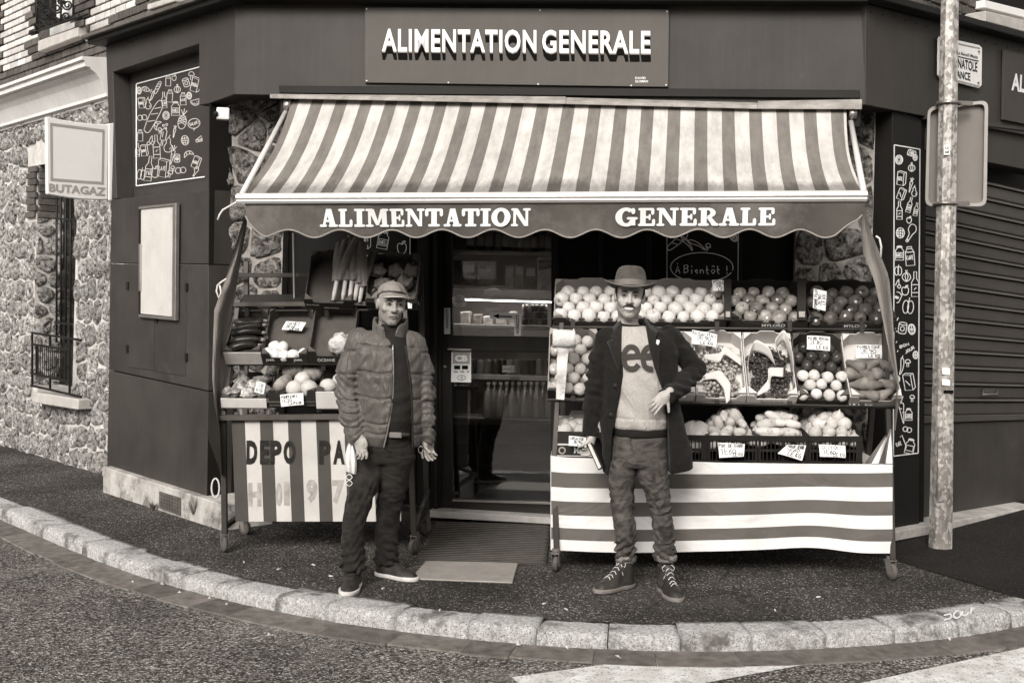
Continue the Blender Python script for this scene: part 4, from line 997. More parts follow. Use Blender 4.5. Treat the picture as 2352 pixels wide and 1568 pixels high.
# ================================================================ stone pillars and dark shop woodwork under the fascia
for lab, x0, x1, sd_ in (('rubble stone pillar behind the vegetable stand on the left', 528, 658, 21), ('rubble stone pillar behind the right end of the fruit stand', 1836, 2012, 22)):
    pi = thing('stone_pillar', lab, 'pillar', onp((x0 + x1) / 2, 1180, FS))
    q = pl2(FS, FPd, [(x0, 240), (x1, 240), (x1, 1195), (x0, 1195)])
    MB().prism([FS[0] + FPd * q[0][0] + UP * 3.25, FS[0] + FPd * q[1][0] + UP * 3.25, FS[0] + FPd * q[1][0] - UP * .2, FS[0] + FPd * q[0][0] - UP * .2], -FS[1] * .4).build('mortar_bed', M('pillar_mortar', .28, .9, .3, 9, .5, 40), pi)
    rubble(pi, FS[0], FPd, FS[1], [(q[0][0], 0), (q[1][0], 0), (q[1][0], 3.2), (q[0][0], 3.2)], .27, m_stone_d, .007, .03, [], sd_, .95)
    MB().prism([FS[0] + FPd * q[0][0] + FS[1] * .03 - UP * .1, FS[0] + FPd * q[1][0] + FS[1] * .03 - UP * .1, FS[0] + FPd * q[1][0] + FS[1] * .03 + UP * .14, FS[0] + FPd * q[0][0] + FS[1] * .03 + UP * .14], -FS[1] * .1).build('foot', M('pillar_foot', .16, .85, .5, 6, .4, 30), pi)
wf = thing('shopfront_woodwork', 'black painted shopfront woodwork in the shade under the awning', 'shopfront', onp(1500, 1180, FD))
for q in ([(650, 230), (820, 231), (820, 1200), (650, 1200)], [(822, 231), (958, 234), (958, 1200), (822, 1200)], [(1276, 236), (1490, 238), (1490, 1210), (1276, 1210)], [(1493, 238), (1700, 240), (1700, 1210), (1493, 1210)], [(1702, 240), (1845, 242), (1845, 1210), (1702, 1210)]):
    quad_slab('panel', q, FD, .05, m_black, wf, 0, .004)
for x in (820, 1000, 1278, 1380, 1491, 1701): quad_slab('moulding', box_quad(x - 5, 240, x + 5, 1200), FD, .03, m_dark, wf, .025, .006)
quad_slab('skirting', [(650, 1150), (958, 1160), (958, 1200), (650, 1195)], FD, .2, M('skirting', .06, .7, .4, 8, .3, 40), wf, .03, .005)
# welcome and goodbye chalkboards
cb = thing('welcome_chalkboard', 'black chalkboard with white welcome greeting behind the leek crate', 'chalkboard', onp(885, 660, FD))
CBP = shift(FD, .034)
quad_slab('board', [(800, 515), (945, 517), (944, 690), (800, 690)], FD, .02, M('chalkboard', .01, .6, .2, 4), cb, .03, .002)
L = doodle('bubble', 866, 620, 52, 8, None, .9) + doodle('jar', 880, 552, 24, -10, 'MIEL') + doodle('box', 838, 552, 22, 0, 'THE') + doodle('apple', 923, 570, 17) + doodle('pair', 925, 605, 9)
L += [[(815 + p[0] * 86, 628 - p[1] * 30 - p[0] * 14) for p in st] for st in strokes('Bienvenue!', .3, 4)]
tag(draw(L + [[(942, 520), (941, 686)]], lambda p, l: onp(p[0], p[1], CBP, l), 1.8, 'chalk_drawing', m_chalk, cb), kind='stuff')
gb = thing('goodbye_chalkboard', 'black chalkboard with white goodbye bubble above the apple trays', 'chalkboard', onp(1612, 648, FD))
quad_slab('board', [(1528, 520), (1699, 522), (1697, 650), (1528, 650)], FD, .02, bpy.data.materials['chalkboard'], gb, .03, .002)
L = [[(1532, 522), (1532, 646), (1695, 646), (1696, 522)]] + doodle('chili', 1600, 560, 22, 70) + doodle('mushroom', 1625, 568, 11, -20) + doodle('chili', 1580, 560, 18, 50) + doodle('bread', 1556, 555, 22, -50) + doodle('slice', 1685, 545, 14, 40)
L += [arc(1612, 614, 72, 34, 20, 372, 26)] + [[(1552 + p[0] * 118, 628 - p[1] * 24 + p[0] * 2) for p in st] for st in strokes('À Bientôt !', .2, 9)]
tag(draw(L, lambda p, l: onp(p[0], p[1], CBP, l), 2.0, 'chalk_drawing', m_chalk, gb), kind='stuff')

# ================================================================ door and shop interior
DP = shift(FP, -.54)
dr = thing('shop_door', 'black framed glass shop door standing between the two produce stands', 'door', onp(1130, 1190, DP))
m_frame = M('door_frame', .014, .35, .2, 5, streak=.25)
for q, o in (([(958, 230), (984, 231), (984, 1196), (958, 1196)], .06), ([(985, 231), (1012, 232), (1012, 1196), (985, 1196)], .03), ([(1013, 520), (1039, 520), (1039, 1168), (1013, 1168)], .0), ([(1266, 520), (1290, 520), (1290, 1180), (1266, 1180)], .0), ([(1012, 232), (1290, 236), (1290, 500), (1012, 500)], .02), ([(1039, 1150), (1266, 1158), (1266, 1180), (1039, 1168)], .0)):
    quad_slab('frame', q, DP, .06, m_frame, dr, o, .005)
for x in (984.5, 998, 1012.5): quad_slab('trim', box_quad(x - .8, 500, x + .8, 1170), DP, .004, m_steel if x == 998 else m_frame, dr, .065 if x < 990 else .035, 0)
quad_slab('pane', [(1039, 500), (1266, 500), (1266, 1158), (1039, 1150)], DP, .008, m_glass, dr, -.02, 0)
quad_slab('push_bar', [(1028, 770), (1275, 774), (1275, 810), (1028, 804)], DP, .03, M('push_bar', .018, .3, .2, 6), dr, .035, .006)
quad_slab('bar_edge', [(1028, 799), (1082, 801), (1082, 806), (1028, 804)], DP, .01, m_steel, dr, .04, .001)
quad_slab('kick_trim', [(1039, 1146), (1266, 1153), (1266, 1158), (1039, 1151)], DP, .01, m_steel, dr, .004, .001)
MB().tube([onp(1022, 842, DP, .0), onp(1022, 842, DP, .015)], .012, 10).build('lock', m_steel, dr, True)
quad_slab('sill', [(985, 1172), (1290, 1190), (1290, 1205), (985, 1188)], DP, .18, M('alu_sill', .5, .45, .2, 8, metal=.4), dr, .14, .004)
def sticker(name, lab, q, pl, off, mat=m_white): return tag(quad_slab(name, q, pl, .003, mat, None, off, 0), lab, 'sticker')
GP = -.008
s1 = thing('card_sticker', 'white payment card sticker low on the glass door', 'sticker', onp(1060, 878, DP))
quad_slab('sheet', [(1037, 806), (1082, 808), (1082, 878), (1036, 877)], DP, .003, m_white, s1, .004, 0)
quad_slab('logo_field', [(1040, 809), (1079, 811), (1079, 836), (1040, 835)], DP, .001, m_sgrey, s1, .0055, 0)
text_on('CB', box_quad(1045, 815, 1074, 830), DP, m_white, s1, .007, .06)
for i in range(2): quad_slab('card_mark', box_quad(1043 + i * 18, 839, 1057 + i * 18, 848), DP, .001, m_ink, s1, .0055, 0)
for i in range(3): text_on('VISA' if i < 2 else 'V', box_quad(1041 + i * 15, 851, 1052 + i * 15 - (i == 2) * 3, 856), DP, m_ink, s1, .0055, .02)
draw([arc(1060, 867, 9, 5.5), arc(1056, 867, 3, 3, -50, 50, 6), arc(1058, 867, 4, 4, -50, 50, 6)], lambda p, l: onp(p[0], p[1], DP, .006 + l), 1.2, 'wave_mark', m_ink, s1)
s2 = thing('push_label', 'small white vertical label reading poussez on the left door stile', 'sticker', onp(1027, 766, DP))
quad_slab('sheet', box_quad(1020, 707, 1034, 767), DP, .003, m_white, s2, .004, 0)
for i, ch in enumerate('poussez'): text_on(ch, box_quad(1024, 711 + i * 6.2, 1030, 716 + i * 6.2), DP, m_ink, s2, .006, .01)
s3 = thing('arrow_label', 'white label with black arrow pointing left on the door glass', 'sticker', onp(1165, 735, DP))
quad_slab('sheet', [(1126, 717), (1197, 720), (1196, 771), (1181, 771), (1181, 734), (1125, 732)], DP, .003, m_white, s3, .004, 0)
draw([[(1140, 726), (1176, 727.5)]], lambda p, l: onp(p[0], p[1], DP, .006), 3, 'arrow_shaft', m_ink, s3)
mesh('arrow_head', [onp(1132, 725.5, DP, .0062), onp(1146, 720, DP, .0062), onp(1146, 732, DP, .0062)], [(0, 1, 2)], m_ink, s3)
for i, ch in enumerate('poussez'): text_on(ch, box_quad(1185, 724 + i * 6.2, 1192, 729 + i * 6.2), DP, m_ink, s3, .006, .01)
s4 = thing('contactless_sticker', 'round white contactless payment sticker on the door glass', 'sticker', onp(1054, 706, DP))
mesh('disc', [onp(x, y, DP, .002) for x, y in arc(1054, 691, 15, 15, n=24)[:-1]], [list(range(24))], m_white, s4)
draw([arc(1052, 683, 5, 3, 0, 360, 10), [(1046, 690), (1062, 690)], [(1046, 693), (1062, 693)], [(1050, 697), (1057, 697), (1057, 703), (1050, 703), (1050, 697)]], lambda p, l: onp(p[0], p[1], DP, .004 + l), 1.2, 'print', m_ink, s4)
s5 = thing('pay_sticker', 'small white phone payment sticker behind the lower door glass', 'sticker', onp(1168, 855, DP))
quad_slab('sheet', box_quad(1154, 839, 1182, 855), DP, .002, m_white, s5, -.035, 0)
draw([[(1174, 842), (1179, 842), (1179, 852), (1174, 852), (1174, 842)]] + [[(1157 + p[0] * 15, 850 - p[1] * 6) for p in st] for st in strokes('pay')], lambda p, l: onp(p[0], p[1], DP, -.033 + l), 1.0, 'print', m_ink, s5)

# room behind the door
rmv = lambda name, pts, mat: tag(mesh(name, pts, [list(range(len(pts)))], mat), kind='structure')
B0 = FD[0] - FD[1] * .1
def rp_(s, dep, z): return FD[0] + FPd * s - FD[1] * dep + UP * z
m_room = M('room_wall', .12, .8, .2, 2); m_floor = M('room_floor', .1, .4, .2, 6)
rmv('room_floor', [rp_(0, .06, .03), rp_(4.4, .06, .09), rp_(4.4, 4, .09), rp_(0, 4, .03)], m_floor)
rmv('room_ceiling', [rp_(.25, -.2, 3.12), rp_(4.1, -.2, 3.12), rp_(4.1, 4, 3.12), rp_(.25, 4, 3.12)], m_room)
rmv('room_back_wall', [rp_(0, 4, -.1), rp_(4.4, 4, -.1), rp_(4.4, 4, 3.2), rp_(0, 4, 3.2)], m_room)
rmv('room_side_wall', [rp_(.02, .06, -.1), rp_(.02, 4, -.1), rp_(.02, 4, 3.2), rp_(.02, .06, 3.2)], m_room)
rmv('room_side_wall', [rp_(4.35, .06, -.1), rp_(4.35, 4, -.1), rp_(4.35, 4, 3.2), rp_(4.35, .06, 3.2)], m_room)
IP = shift(DP, -.45)
ish = thing('interior_shelving', 'shelving unit with bottles and boxes inside the shop door', 'shelf', onp(1160, 970, IP))
m_shelf = M('shelf_metal', .6, .5, .1, 5)
for (y0, y1, o) in ((577, 585, .2), (659, 667, .2), (747, 757, .25), (861, 873, .25), (958, 964, .2)):
    quad_slab('shelf_board', [(1000, y0 - 5), (1330, y0 + 4), (1330, y1 + 4), (1000, y1 - 5)], IP, .2, m_shelf, ish, o - .06, .004)
quad_slab('back_panel', box_quad(990, 480, 1340, 975), IP, .02, m_sgrey, ish, -.17, 0)
em = bpy.data.materials.new('tube_light'); em.use_nodes = True
em.node_tree.nodes['Principled BSDF'].inputs['Emission Color'].default_value = (1, .97, .92, 1); em.node_tree.nodes['Principled BSDF'].inputs['Emission Strength'].default_value = 14.0
lt = thing('display_light', 'bright lit tube light across the counter display inside', 'lamp', onp(1150, 690, IP))
quad_slab('tube', [(1040, 686), (1270, 693), (1270, 695.5), (1040, 688.5)], IP, .03, em, lt, .22, .003)
quad_slab('housing', [(1040, 679), (1270, 687), (1270, 691), (1040, 683)], IP, .05, m_steel, lt, .225, .002)
rsx = random.Random(5)
m_bots = [M('bottle_glass', v, .15, .1, 4, coat=.5) for v in (.03, .1, .22, .35)]
for i, x in enumerate((1080, 1103, 1123, 1145, 1163, 1181, 1196, 1211, 1228, 1245, 1262, 1280)):
    b = onp(x, 576 + (x - 1000) * .03, IP, .08); r = rsx.uniform(.026, .034); h = rsx.uniform(.27, .31)
    bt = thing('liquor_bottle', '%s bottle on the top shelf inside the door' % ('dark round-shouldered liquor',)[0], 'bottle', b, 'liquor bottles on the top shelf inside')
    MB().lathe([(r, 0), (r, h * .58), (r * .8, h * .68), (r * .36, h * .78), (r * .36, h)], b, 12).build('glass', m_bots[i % 4], bt, True)
    MB().lathe([(r * 1.02, h * .15), (r * 1.02, h * .48)], b, 12).build('label', m_shelf if i % 2 else m_white, bt, True)
    MB().lathe([(r * .42, h * .93), (r * .42, h * 1.03)], b, 10).build('cap', m_steel, bt, True)
m_bx = [M('box_print', v, .5, .35, 24, rnd=.1) for v in (.55, .42, .3, .65)]
for (x0, y0, x1, y1, k, lab) in ((1160, 609, 1181, 662, 0, 'tall pale grocery box, leftmost in the row inside the door'), (1182, 606, 1204, 663, 1, 'grey grocery box with white label inside the door'), (1206, 610, 1232, 664, 2, 'dark biscuit box beside the large cocoa packet inside'), (1234, 591, 1270, 666, 3, 'large pale cocoa powder packet at the right of the inside shelf'), (1060, 602, 1092, 656, 2, 'grey box at the left of the middle shelf inside'), (1096, 610, 1130, 657, 1, 'wide box on the middle shelf inside the door')):
    o = thing('grocery_box', lab, 'box', onp((x0 + x1) / 2, y1, IP, .16), 'grocery boxes on the middle shelf inside')
    quad_slab('carton', box_quad(x0, y0, x1, y1), IP, .08, m_bx[k], o, .17, .002)
    quad_slab('front_label', box_quad(x0 + 3, y0 + 6, x1 - 3, y0 + 24), IP, .002, m_white if k != 3 else m_sgrey, o, .1725, 0)
    if x0 == 1234:
        text_on('Nesquik', [(1238, 612), (1267, 607), (1267, 618), (1238, 625)], IP, m_ink, o, .174, .02); text_on('MAXI 750G', box_quad(1237, 597, 1268, 603), IP, m_ink, o, .174, .01)
jar_n = 0
for c in range(5):
    for r_ in range(3):
        b = onp(1206 + c * 11, 746 - r_ * 15, IP, .2); jj = thing('small_jar', 'small stacked glass jar on the counter shelf inside the door', 'jar', b, 'small jars stacked inside')
        MB().lathe([(.022, 0), (.024, .01), (.024, .04), (.02, .046)], b, 10).build('glass', m_bots[(c + r_) % 4], jj, True); MB().lathe([(.021, .0465), (.021, .056)], b, 10).build('lid', m_white if r_ == 2 else m_shelf, jj, True)
for i, (x, w, h) in enumerate(((1068, 26, 30), (1096, 22, 24), (1120, 24, 20), (1150, 26, 26), (1178, 20, 30))):
    o = tag(quad_slab('snack_packet', [(x - w / 2, 746 - h), (x + w / 2, 744 - h), (x + w / 2 - 1, 746), (x - w / 2 + 2, 746)], IP, .08, m_bx[(i + 1) % 4], None, .16, .01), 'snack packet on the counter shelf inside the door glass', 'packet', 'snack packets inside')
for i, x in enumerate(range(1086, 1270, 17)):
    b = onp(x, 860, IP, .16); o = thing('drink_can', 'drink can on the lower shelf inside the door glass', 'can', b, 'drink cans inside'); MB().lathe([(.026, 0), (.03, .008), (.03, .1), (.024, .11)], b, 12).build('body', m_bots[(i * 3) % 4], o, True); MB().lathe([(.024, .111), (.022, .115)], b, 12).build('lid', m_steel, o, True)
for i, x in enumerate(range(1120, 1270, 14)):
    b = onp(x, 957, IP, .16); o = thing('water_bottle', 'clear plastic water bottle on the bottom shelf inside', 'bottle', b, 'water bottles inside'); MB().lathe([(.035, 0), (.035, .17), (.012, .22), (.012, .24)], b, 12).build('body', m_bots[3 - i % 2], o, True); MB().lathe([(.015, .241), (.015, .262)], b, 10).build('cap', m_white, o, True)
# mat and metal plate in front of the door
mt = thing('door_mat', 'dark rubber ribbed mat lying in front of the shop door', 'mat', ground(1100, 1255))
mq = [(1000, 1196), (1265, 1203), (1255, 1294), (952, 1283)]
MB().prism([ground(x, y, .014) for x, y in mq], (0, 0, -.012)).build('mat_base', M('mat_rubber', .045, .8, .3, 12), mt)
mme = None; mb = MB()
for j in range(22):
    for i in range(34):
        u = (i + .5 + (j % 2) * .5) / 35; v = (j + .5) / 22; p = lerp2(mq, u, 1 - v); g = ground(p.x, p.y, .016); mb.box(g, (.022, .012, .008))
tag(mb.build('mat_studs', M('mat_stud', .075, .6, .3, 12), mt), kind='stuff')
sp = thing('metal_plate', 'pale flat board lying on the pavement before the door mat', 'plate', ground(1080, 1310))
MB().prism([ground(x, y, .012) for x, y in ((978, 1287), (1190, 1291), (1177, 1336), (944, 1327))], (0, 0, -.01)).build('board', M('pale_board', .27, .75, .15, 9, .2, 40), sp, bevel=.003)

# ================================================================ main sign
mg = thing('shop_sign', 'grey painted wooden shop sign with white shadowed capitals on the fascia', 'sign', onp(1187, 195, FP))
quad_slab('board', [(838, 17), (1537, 22), (1535, 200), (838, 190)], FP, .02, M('sign_panel', .075, .6, .12, 2, streak=.08), mg, .025, .002)
def qy(x0, x1, y0, y1): k = .008; return [(x0, y0 + (x0 - 875) * k), (x1, y0 + (x1 - 875) * k), (x1, y1 + (x1 - 875) * k), (x0, y1 + (x0 - 875) * k)]
for s_, a, b in (('ALIMENTATION', 877, 1232), ('GENERALE', 1245, 1494)):
    for k in range(7): text_on(s_, qy(a, b, 66, 119), FP, m_ink, mg, .0265 + k * .0003, .026, 'letter_shadow', 1.1, shift2=(1.0 * (6 - k) * .35 - 1, 3.1 * (6 - k) + 1))
    text_on(s_, qy(a, b, 66, 119), FP, M('grey_edge', .2, .6, .05, 3), mg, .029, .026, 'letter_edge', 1.1, shift2=(.6, 3.0))
    text_on(s_, qy(a, b, 66, 119), FP, m_white, mg, .0295, .026, 'letters', 1.1)
text_on('DAVID', box_quad(1459, 177, 1483, 182), FP, m_chalk, mg, .0265, .01, 'signature'); text_on('GUZMÁN', box_quad(1459, 183, 1488, 190), FP, m_chalk, mg, .0265, .01, 'signature')
for x, y in ((842, 21), (1532, 27), (842, 186), (1530, 196), (1030, 190), (1236, 194), (1450, 197), (1240, 24)): MB().tube([onp(x, y, FP, .024), onp(x, y, FP, .029)], .006, 8).build('screw', m_white, mg, True)
# battens over the awning
bt = thing('awning_hood', 'weathered wooden hood board with dark batten above the awning', 'hood', onp(1300, 235, FP))
quad_slab('batten', [(641, 197), (1975, 207), (1975, 226), (641, 214)], FP, .03, m_dark, bt, .03, .003)
for a, b in (((620, 214, 219), (1300, 222, 232)), ((1300.5, 222, 232), (1740, 236, 243)), ((1740.5, 230, 243), (1980, 228, 244))):
    p = [onp(a[0], a[1] + 2, FP, .03), onp(b[0], b[1] + 0, FP, .03), onp(b[0], b[2], FP, .17), onp(a[0], a[2], FP, .17)]
    MB().prism(p, (0, 0, -.022)).build('hood_board', m_wood, bt, bevel=.003)
# ================================================================ awning
aw = thing('awning', 'striped retractable shop awning with lettered scalloped valance', 'awning', onp(1300, 250, FP))
T0, T1 = onp(672, 226, FP, .08), onp(1944, 242, FP, .08)
B0_, B1_ = at(553, 449, 7.15), at(1987, 443, 6.66)
NP = 21.4
m_aw = stripe_material('awning_canvas', .47, .15, 0, 1.0, .53, -.3, rough=.8, var=.12, vs=3.0, bump=.1, bs=60, crease=(1.6, .35, (1, 1, 2.5), 0), stain=(.11, .38, 2.6, .5))
nu, nv = 64, 16
def awf(u, v):
    p = T0.lerp(T1, u).lerp(B0_.lerp(B1_, u), v); sag = math.sin(math.pi * min(1, v)) * .05 + (.02 * math.sin(u * 9) * math.sin(math.pi * v))
    edge = .03 * math.sin(math.pi * v) * (math.exp(-u * 14) - math.exp(-(1 - u) * 14))
    return p - UP * sag + FPd * edge
mb = MB().grid(awf, nu, nv); cl = mb.build('canvas', m_aw, aw, True)
set_uv(cl, lambda i: ((i % (nu + 1)) / nu * NP, i // (nu + 1) / nv))
def soot(m):                              # grime gathered along the lower hem and streaks down the cloth
    N, L_ = m.node_tree.nodes, m.node_tree.links; b = N['Principled BSDF']; old = b.inputs['Base Color'].links[0].from_socket
    uvn = N.new('ShaderNodeUVMap'); mp = N.new('ShaderNodeMapping'); mp.inputs['Scale'].default_value = (1.3, 2.2, 1); L_.new(uvn.outputs[0], mp.inputs['Vector'])
    n = N.new('ShaderNodeTexNoise'); n.inputs['Scale'].default_value = 2.2; n.inputs['Detail'].default_value = 8; n.inputs['Roughness'].default_value = .7; L_.new(mp.outputs[0], n.inputs['Vector'])
    sp = N.new('ShaderNodeSeparateXYZ'); L_.new(uvn.outputs[0], sp.inputs[0])
    def mt(op, x, y):
        k = N.new('ShaderNodeMath'); k.operation = op
        for i, q in enumerate((x, y)):
            if isinstance(q, (int, float)): k.inputs[i].default_value = q
            else: L_.new(q, k.inputs[i])
        return k.outputs[0]
    band = mt('ADD', sp.outputs[1], mt('MULTIPLY', mt('SUBTRACT', n.outputs['Fac'], .5), .22))
    mr = N.new('ShaderNodeMapRange'); mr.inputs[1].default_value = .80; mr.inputs[2].default_value = .90; mr.inputs[3].default_value = 1.0; mr.inputs[4].default_value = .52; L_.new(band, mr.inputs[0])
    m2 = N.new('ShaderNodeMapRange'); m2.inputs[1].default_value = .4; m2.inputs[2].default_value = .72; m2.inputs[3].default_value = 1.1; m2.inputs[4].default_value = .72; L_.new(n.outputs['Fac'], m2.inputs[0])
    hs = N.new('ShaderNodeHueSaturation'); L_.new(mt('MULTIPLY', mr.outputs[0], m2.outputs[0]), hs.inputs['Value']); L_.new(old, hs.inputs['Color']); L_.new(hs.outputs[0], b.inputs['Base Color'])
soot(m_aw)
m_alu2 = M('white_aluminium', .62, .3, .06, 2, metal=.15, streak=.08)
bd = (B1_ - B0_).normalized(); fwd = Vector((bd.y, -bd.x, 0)).normalized()
A0, A1 = at(547, 456, 7.13), at(1990, 450, 6.64)
pf = [(-.03, .028), (.02, .03), (.042, .018), (.046, .0), (.03, -.01), (.034, -.02), (.02, -.034), (-.03, -.03)]
vs = [A + fwd * o + UP * z for A in (A0, A1) for o, z in pf]; k = len(pf)
mesh('front_bar', vs, [[i, (i + 1) % k, k + (i + 1) % k, k + i] for i in range(k)] + [list(range(k))[::-1], [k + i for i in range(k)]], m_alu2, aw)
# valance with scalloped hem
V0, V1 = at(563, 466, 7.12), at(1983, 460, 6.63)
m_val = M('valance_canvas', .078, .8, .22, 3, .12, 50, crease=(2.5, .5, (1, 1, .6), 0), stain=(.2, .35, 2.2, .5))
nu, nv = 180, 8
def ux(u):
    return proj(V0.lerp(V1, u))[0]
def uof(x):
    a, b = 0.0, 1.0
    for _ in range(24):
        m_ = (a + b) / 2
        if ux(m_) < x: a = m_
        else: b = m_
    return (a + b) / 2
def vh(u):
    x = ux(u); a = .5 - .5 * math.cos((x - 603 - 59) / 118 * 2 * math.pi)
    e = min(1, u * 26, (1 - u) * 26) ** .6
    return (.165 + .048 * a) * (.45 + .55 * e)
def vf(u, v):
    p = V0.lerp(V1, u); f = .012 * math.sin(u * 46) * v + .014 * math.sin(u * 17 + 1) * v
    return p - UP * (vh(u) * v) + fwd * (f - .03 * v)
va = MB().grid(vf, nu, nv).build('valance', m_val, aw, True)
MB().tube([vf(i / nu, 1.0) + fwd * .004 for i in range(nu + 1)], .0055, 6).build('hem_piping', M('piping', .24, .8, .1, 9), aw, True)
def wav(pt): return pt
# slab lettering for the valance
def rect(x0, y0, x1, y1): return [(x0, y0), (x1, y0), (x1, y1), (x0, y1)]
def soft(x0, y0, x1, y1): r = min(x1 - x0, y1 - y0) * .4; return [(x0 + r, y0), (x1 - r, y0), (x1, y0 + r), (x1, y1 - r), (x1 - r, y1), (x0 + r, y1), (x0, y1 - r), (x0, y0 + r)]
def ring(cx, cy, rx, ry, ix, iy, a0, a1, n=18):
    o = []
    for i in range(n):
        t0, t1 = R(a0 + (a1 - a0) * i / n), R(a0 + (a1 - a0) * (i + 1) / n)
        o.append([(cx + rx * math.cos(t0), cy + ry * math.sin(t0)), (cx + rx * math.cos(t1), cy + ry * math.sin(t1)), (cx + ix * math.cos(t1), cy + iy * math.sin(t1)), (cx + ix * math.cos(t0), cy + iy * math.sin(t0))])
    return o
SLAB = {
 'A': (1.0, [[(.14, .05), (.28, .05), (.56, 1), (.36, 1)], [(.58, .05), (.92, .05), (.66, 1), (.36, 1)], rect(.26, .27, .68, .39), soft(-.02, 0, .4, .14), soft(.5, 0, 1.04, .14)]),
 'L': (.86, [rect(.14, .05, .46, .95), soft(0, .87, .6, 1), soft(0, 0, .95, .14), soft(.76, 0, .96, .42)]),
 'I': (.6, [rect(.24, .05, .76, .95), soft(-.02, .87, 1.02, 1), soft(-.02, 0, 1.02, .14)]),
 'M': (1.3, [rect(.1, .05, .22, .95), rect(.7, .05, .92, .95), [(.1, .98), (.36, .98), (.58, .1), (.44, .1)], [(.66, .98), (.86, .98), (.56, .1), (.46, .1)], soft(-.02, 0, .34, .13), soft(.6, 0, 1.02, .13), soft(-.02, .87, .34, 1), soft(.68, .87, 1.02, 1)]),
 'E': (.9, [rect(.12, .05, .44, .95), soft(0, .87, .9, 1), soft(.74, .62, .92, 1), soft(0, 0, .96, .14), soft(.8, 0, .98, .4), rect(.4, .44, .66, .56), soft(.6, .33, .72, .67)]),
 'N': (1.1, [rect(.1, .05, .24, .95), rect(.74, .05, .88, .95), [(.06, .98), (.34, .98), (.9, .02), (.68, .02)], soft(-.02, 0, .36, .13), soft(-.02, .87, .34, 1), soft(.6, .87, 1.02, 1)]),
 'T': (1.0, [rect(.34, .05, .66, .95), soft(.0, .85, 1, 1), soft(-.02, .56, .17, 1), soft(.83, .56, 1.02, 1), soft(.16, 0, .84, .14)]),
 'O': (1.08, ring(.5, .5, .52, .53, .2, .34, 0, 360, 26)),
 'G': (1.08, ring(.5, .5, .52, .53, .2, .34, 48, 330, 20) + [soft(.52, .36, 1.06, .5), rect(.7, .04, .94, .46), soft(.74, .66, .92, 1)]),
 'R': (1.0, [rect(.12, .05, .42, .95), soft(-.02, .87, .5, 1), soft(-.02, 0, .54, .14)] + ring(.46, .72, .42, .28, .14, .15, -90, 90, 12) + [[(.4, .48), (.64, .5), (.98, .08), (.7, .04)], soft(.66, 0, 1.04, .14)]),
}
def slab_text(word, x0, x1, y0, y1, name):
    tot = sum(SLAB[c][0] + .07 for c in word) - .07; V, Fc = [], []; x = 0
    for c in word:
        w, polys = SLAB[c]
        for j, pg in enumerate(polys):
            n = len(V)
            dens = []
            for i in range(len(pg)):
                a, b = pg[i], pg[(i + 1) % len(pg)]; dens.append(a)
            for px, py in dens:
                ix = x0 + (x + px * w) / tot * (x1 - x0); iy = y1 + (y0 - y1) * py
                u = uof(ix); p = V0.lerp(V1, u); zt = at(ix, iy - 3 * (ix - 735) / 1050, p.y)
                v = (p.z - zt.z) / vh(u); V.append(vf(u, v) + fwd * (.006 + .0004 * j))
            Fc.append([n + i for i in range(len(pg))])
        x += w + .07
    return mesh(name, V, Fc, m_white, aw)
slab_text('ALIMENTATION', 735, 1219, 480, 521, 'letters'); slab_text('GENERALE', 1415, 1783, 480, 521, 'letters')
# side arms, brackets, side curtains
for (x0, y0, x1, y1, Yt, Yb) in ((663, 246, 556, 446, 7.98, 7.16), (1951, 264, 1984, 440, 7.5, 6.67)):
    MB().tube([at(x0, y0, Yt), at(x1, y1, Yb)], .018, 10).build('arm', m_alu2, aw, True)
for (x, y, Yt) in ((661, 243, 7.98), (1957, 262, 7.46)):
    MB().box(at(x, y + 6, Yt), (.09, .1, .16)).build('bracket', m_dark, aw, bevel=.01); MB().tube([at(x - 8, y, Yt - .05), at(x + 8, y, Yt - .05)], .04, 12).build('roller_cap', m_steel, aw, True)
m_tarp = M('side_tarp', .18, .75, .25, 4, .15, 40, crease=(6, .6, (2, 2, .3), 0), streak=.3)
def strip(name, lab, left, right, Ys, twist):
    n = len(left); 
    def fn(u, v):
        t = v * (n - 1); i = min(n - 2, int(t)); f = t - i
        a = Vector(left[i]).lerp(Vector(left[i + 1]), f); b = Vector(right[i]).lerp(Vector(right[i + 1]), f); p = a.lerp(b, u)
        return at(p.x, p.y, Ys[0] + (Ys[1] - Ys[0]) * v + .035 * math.sin(u * 7 + v * 5) + twist * u)
    return tag(MB().grid(fn, 8, 28).build(name, m_tarp, None, True), lab, 'tarp')
strip('side_curtain', 'grey side tarp hanging from the left awning corner', [(560, 500), (554, 521), (530, 600), (518, 640), (492, 712), (487, 862), (493, 930), (503, 988), (508, 1090)], [(568, 500), (567, 518), (548, 630), (539, 684), (528, 742), (516, 815), (509, 930), (512, 990), (513, 1095)], (7.16, 7.22), .2)
strip('side_curtain', 'grey side tarp hanging from the right awning corner', [(1976, 470), (1976, 520), (1983, 582), (2008, 644), (2024, 716), (2039, 794), (2060, 882), (2057, 926), (2053, 988)], [(1986, 470), (1996, 520), (2021, 582), (2042, 635), (2050, 716), (2055, 800), (2067, 901), (2064, 926), (2057, 988)], (6.68, 6.75), .2)
m_rope = M('white_cord', .6, .8, .1, 9)
for lab, pts, Y in (('white cord tied to the left end of the awning bar', [(547, 462), (530, 472), (512, 482), (505, 492), (500, 505)], 7.12), ('white cord loop tied to the left side tarp', [(520, 640), (508, 648), (500, 655), (497, 668), (502, 684), (508, 672), (505, 655)], 7.14), ('white cord tied to the right side tarp', [(2012, 542), (2020, 548), (2024, 566), (2023, 590)], 6.7)):
    tag(MB().tube([at(x, y, Y) for x, y in pts], .006, 6).build('cord', m_rope, None, True), lab, 'cord')
cm = thing('floodlight', 'small white outdoor sensor box under the left fascia corner', 'sensor', at(511, 262, 8.2))
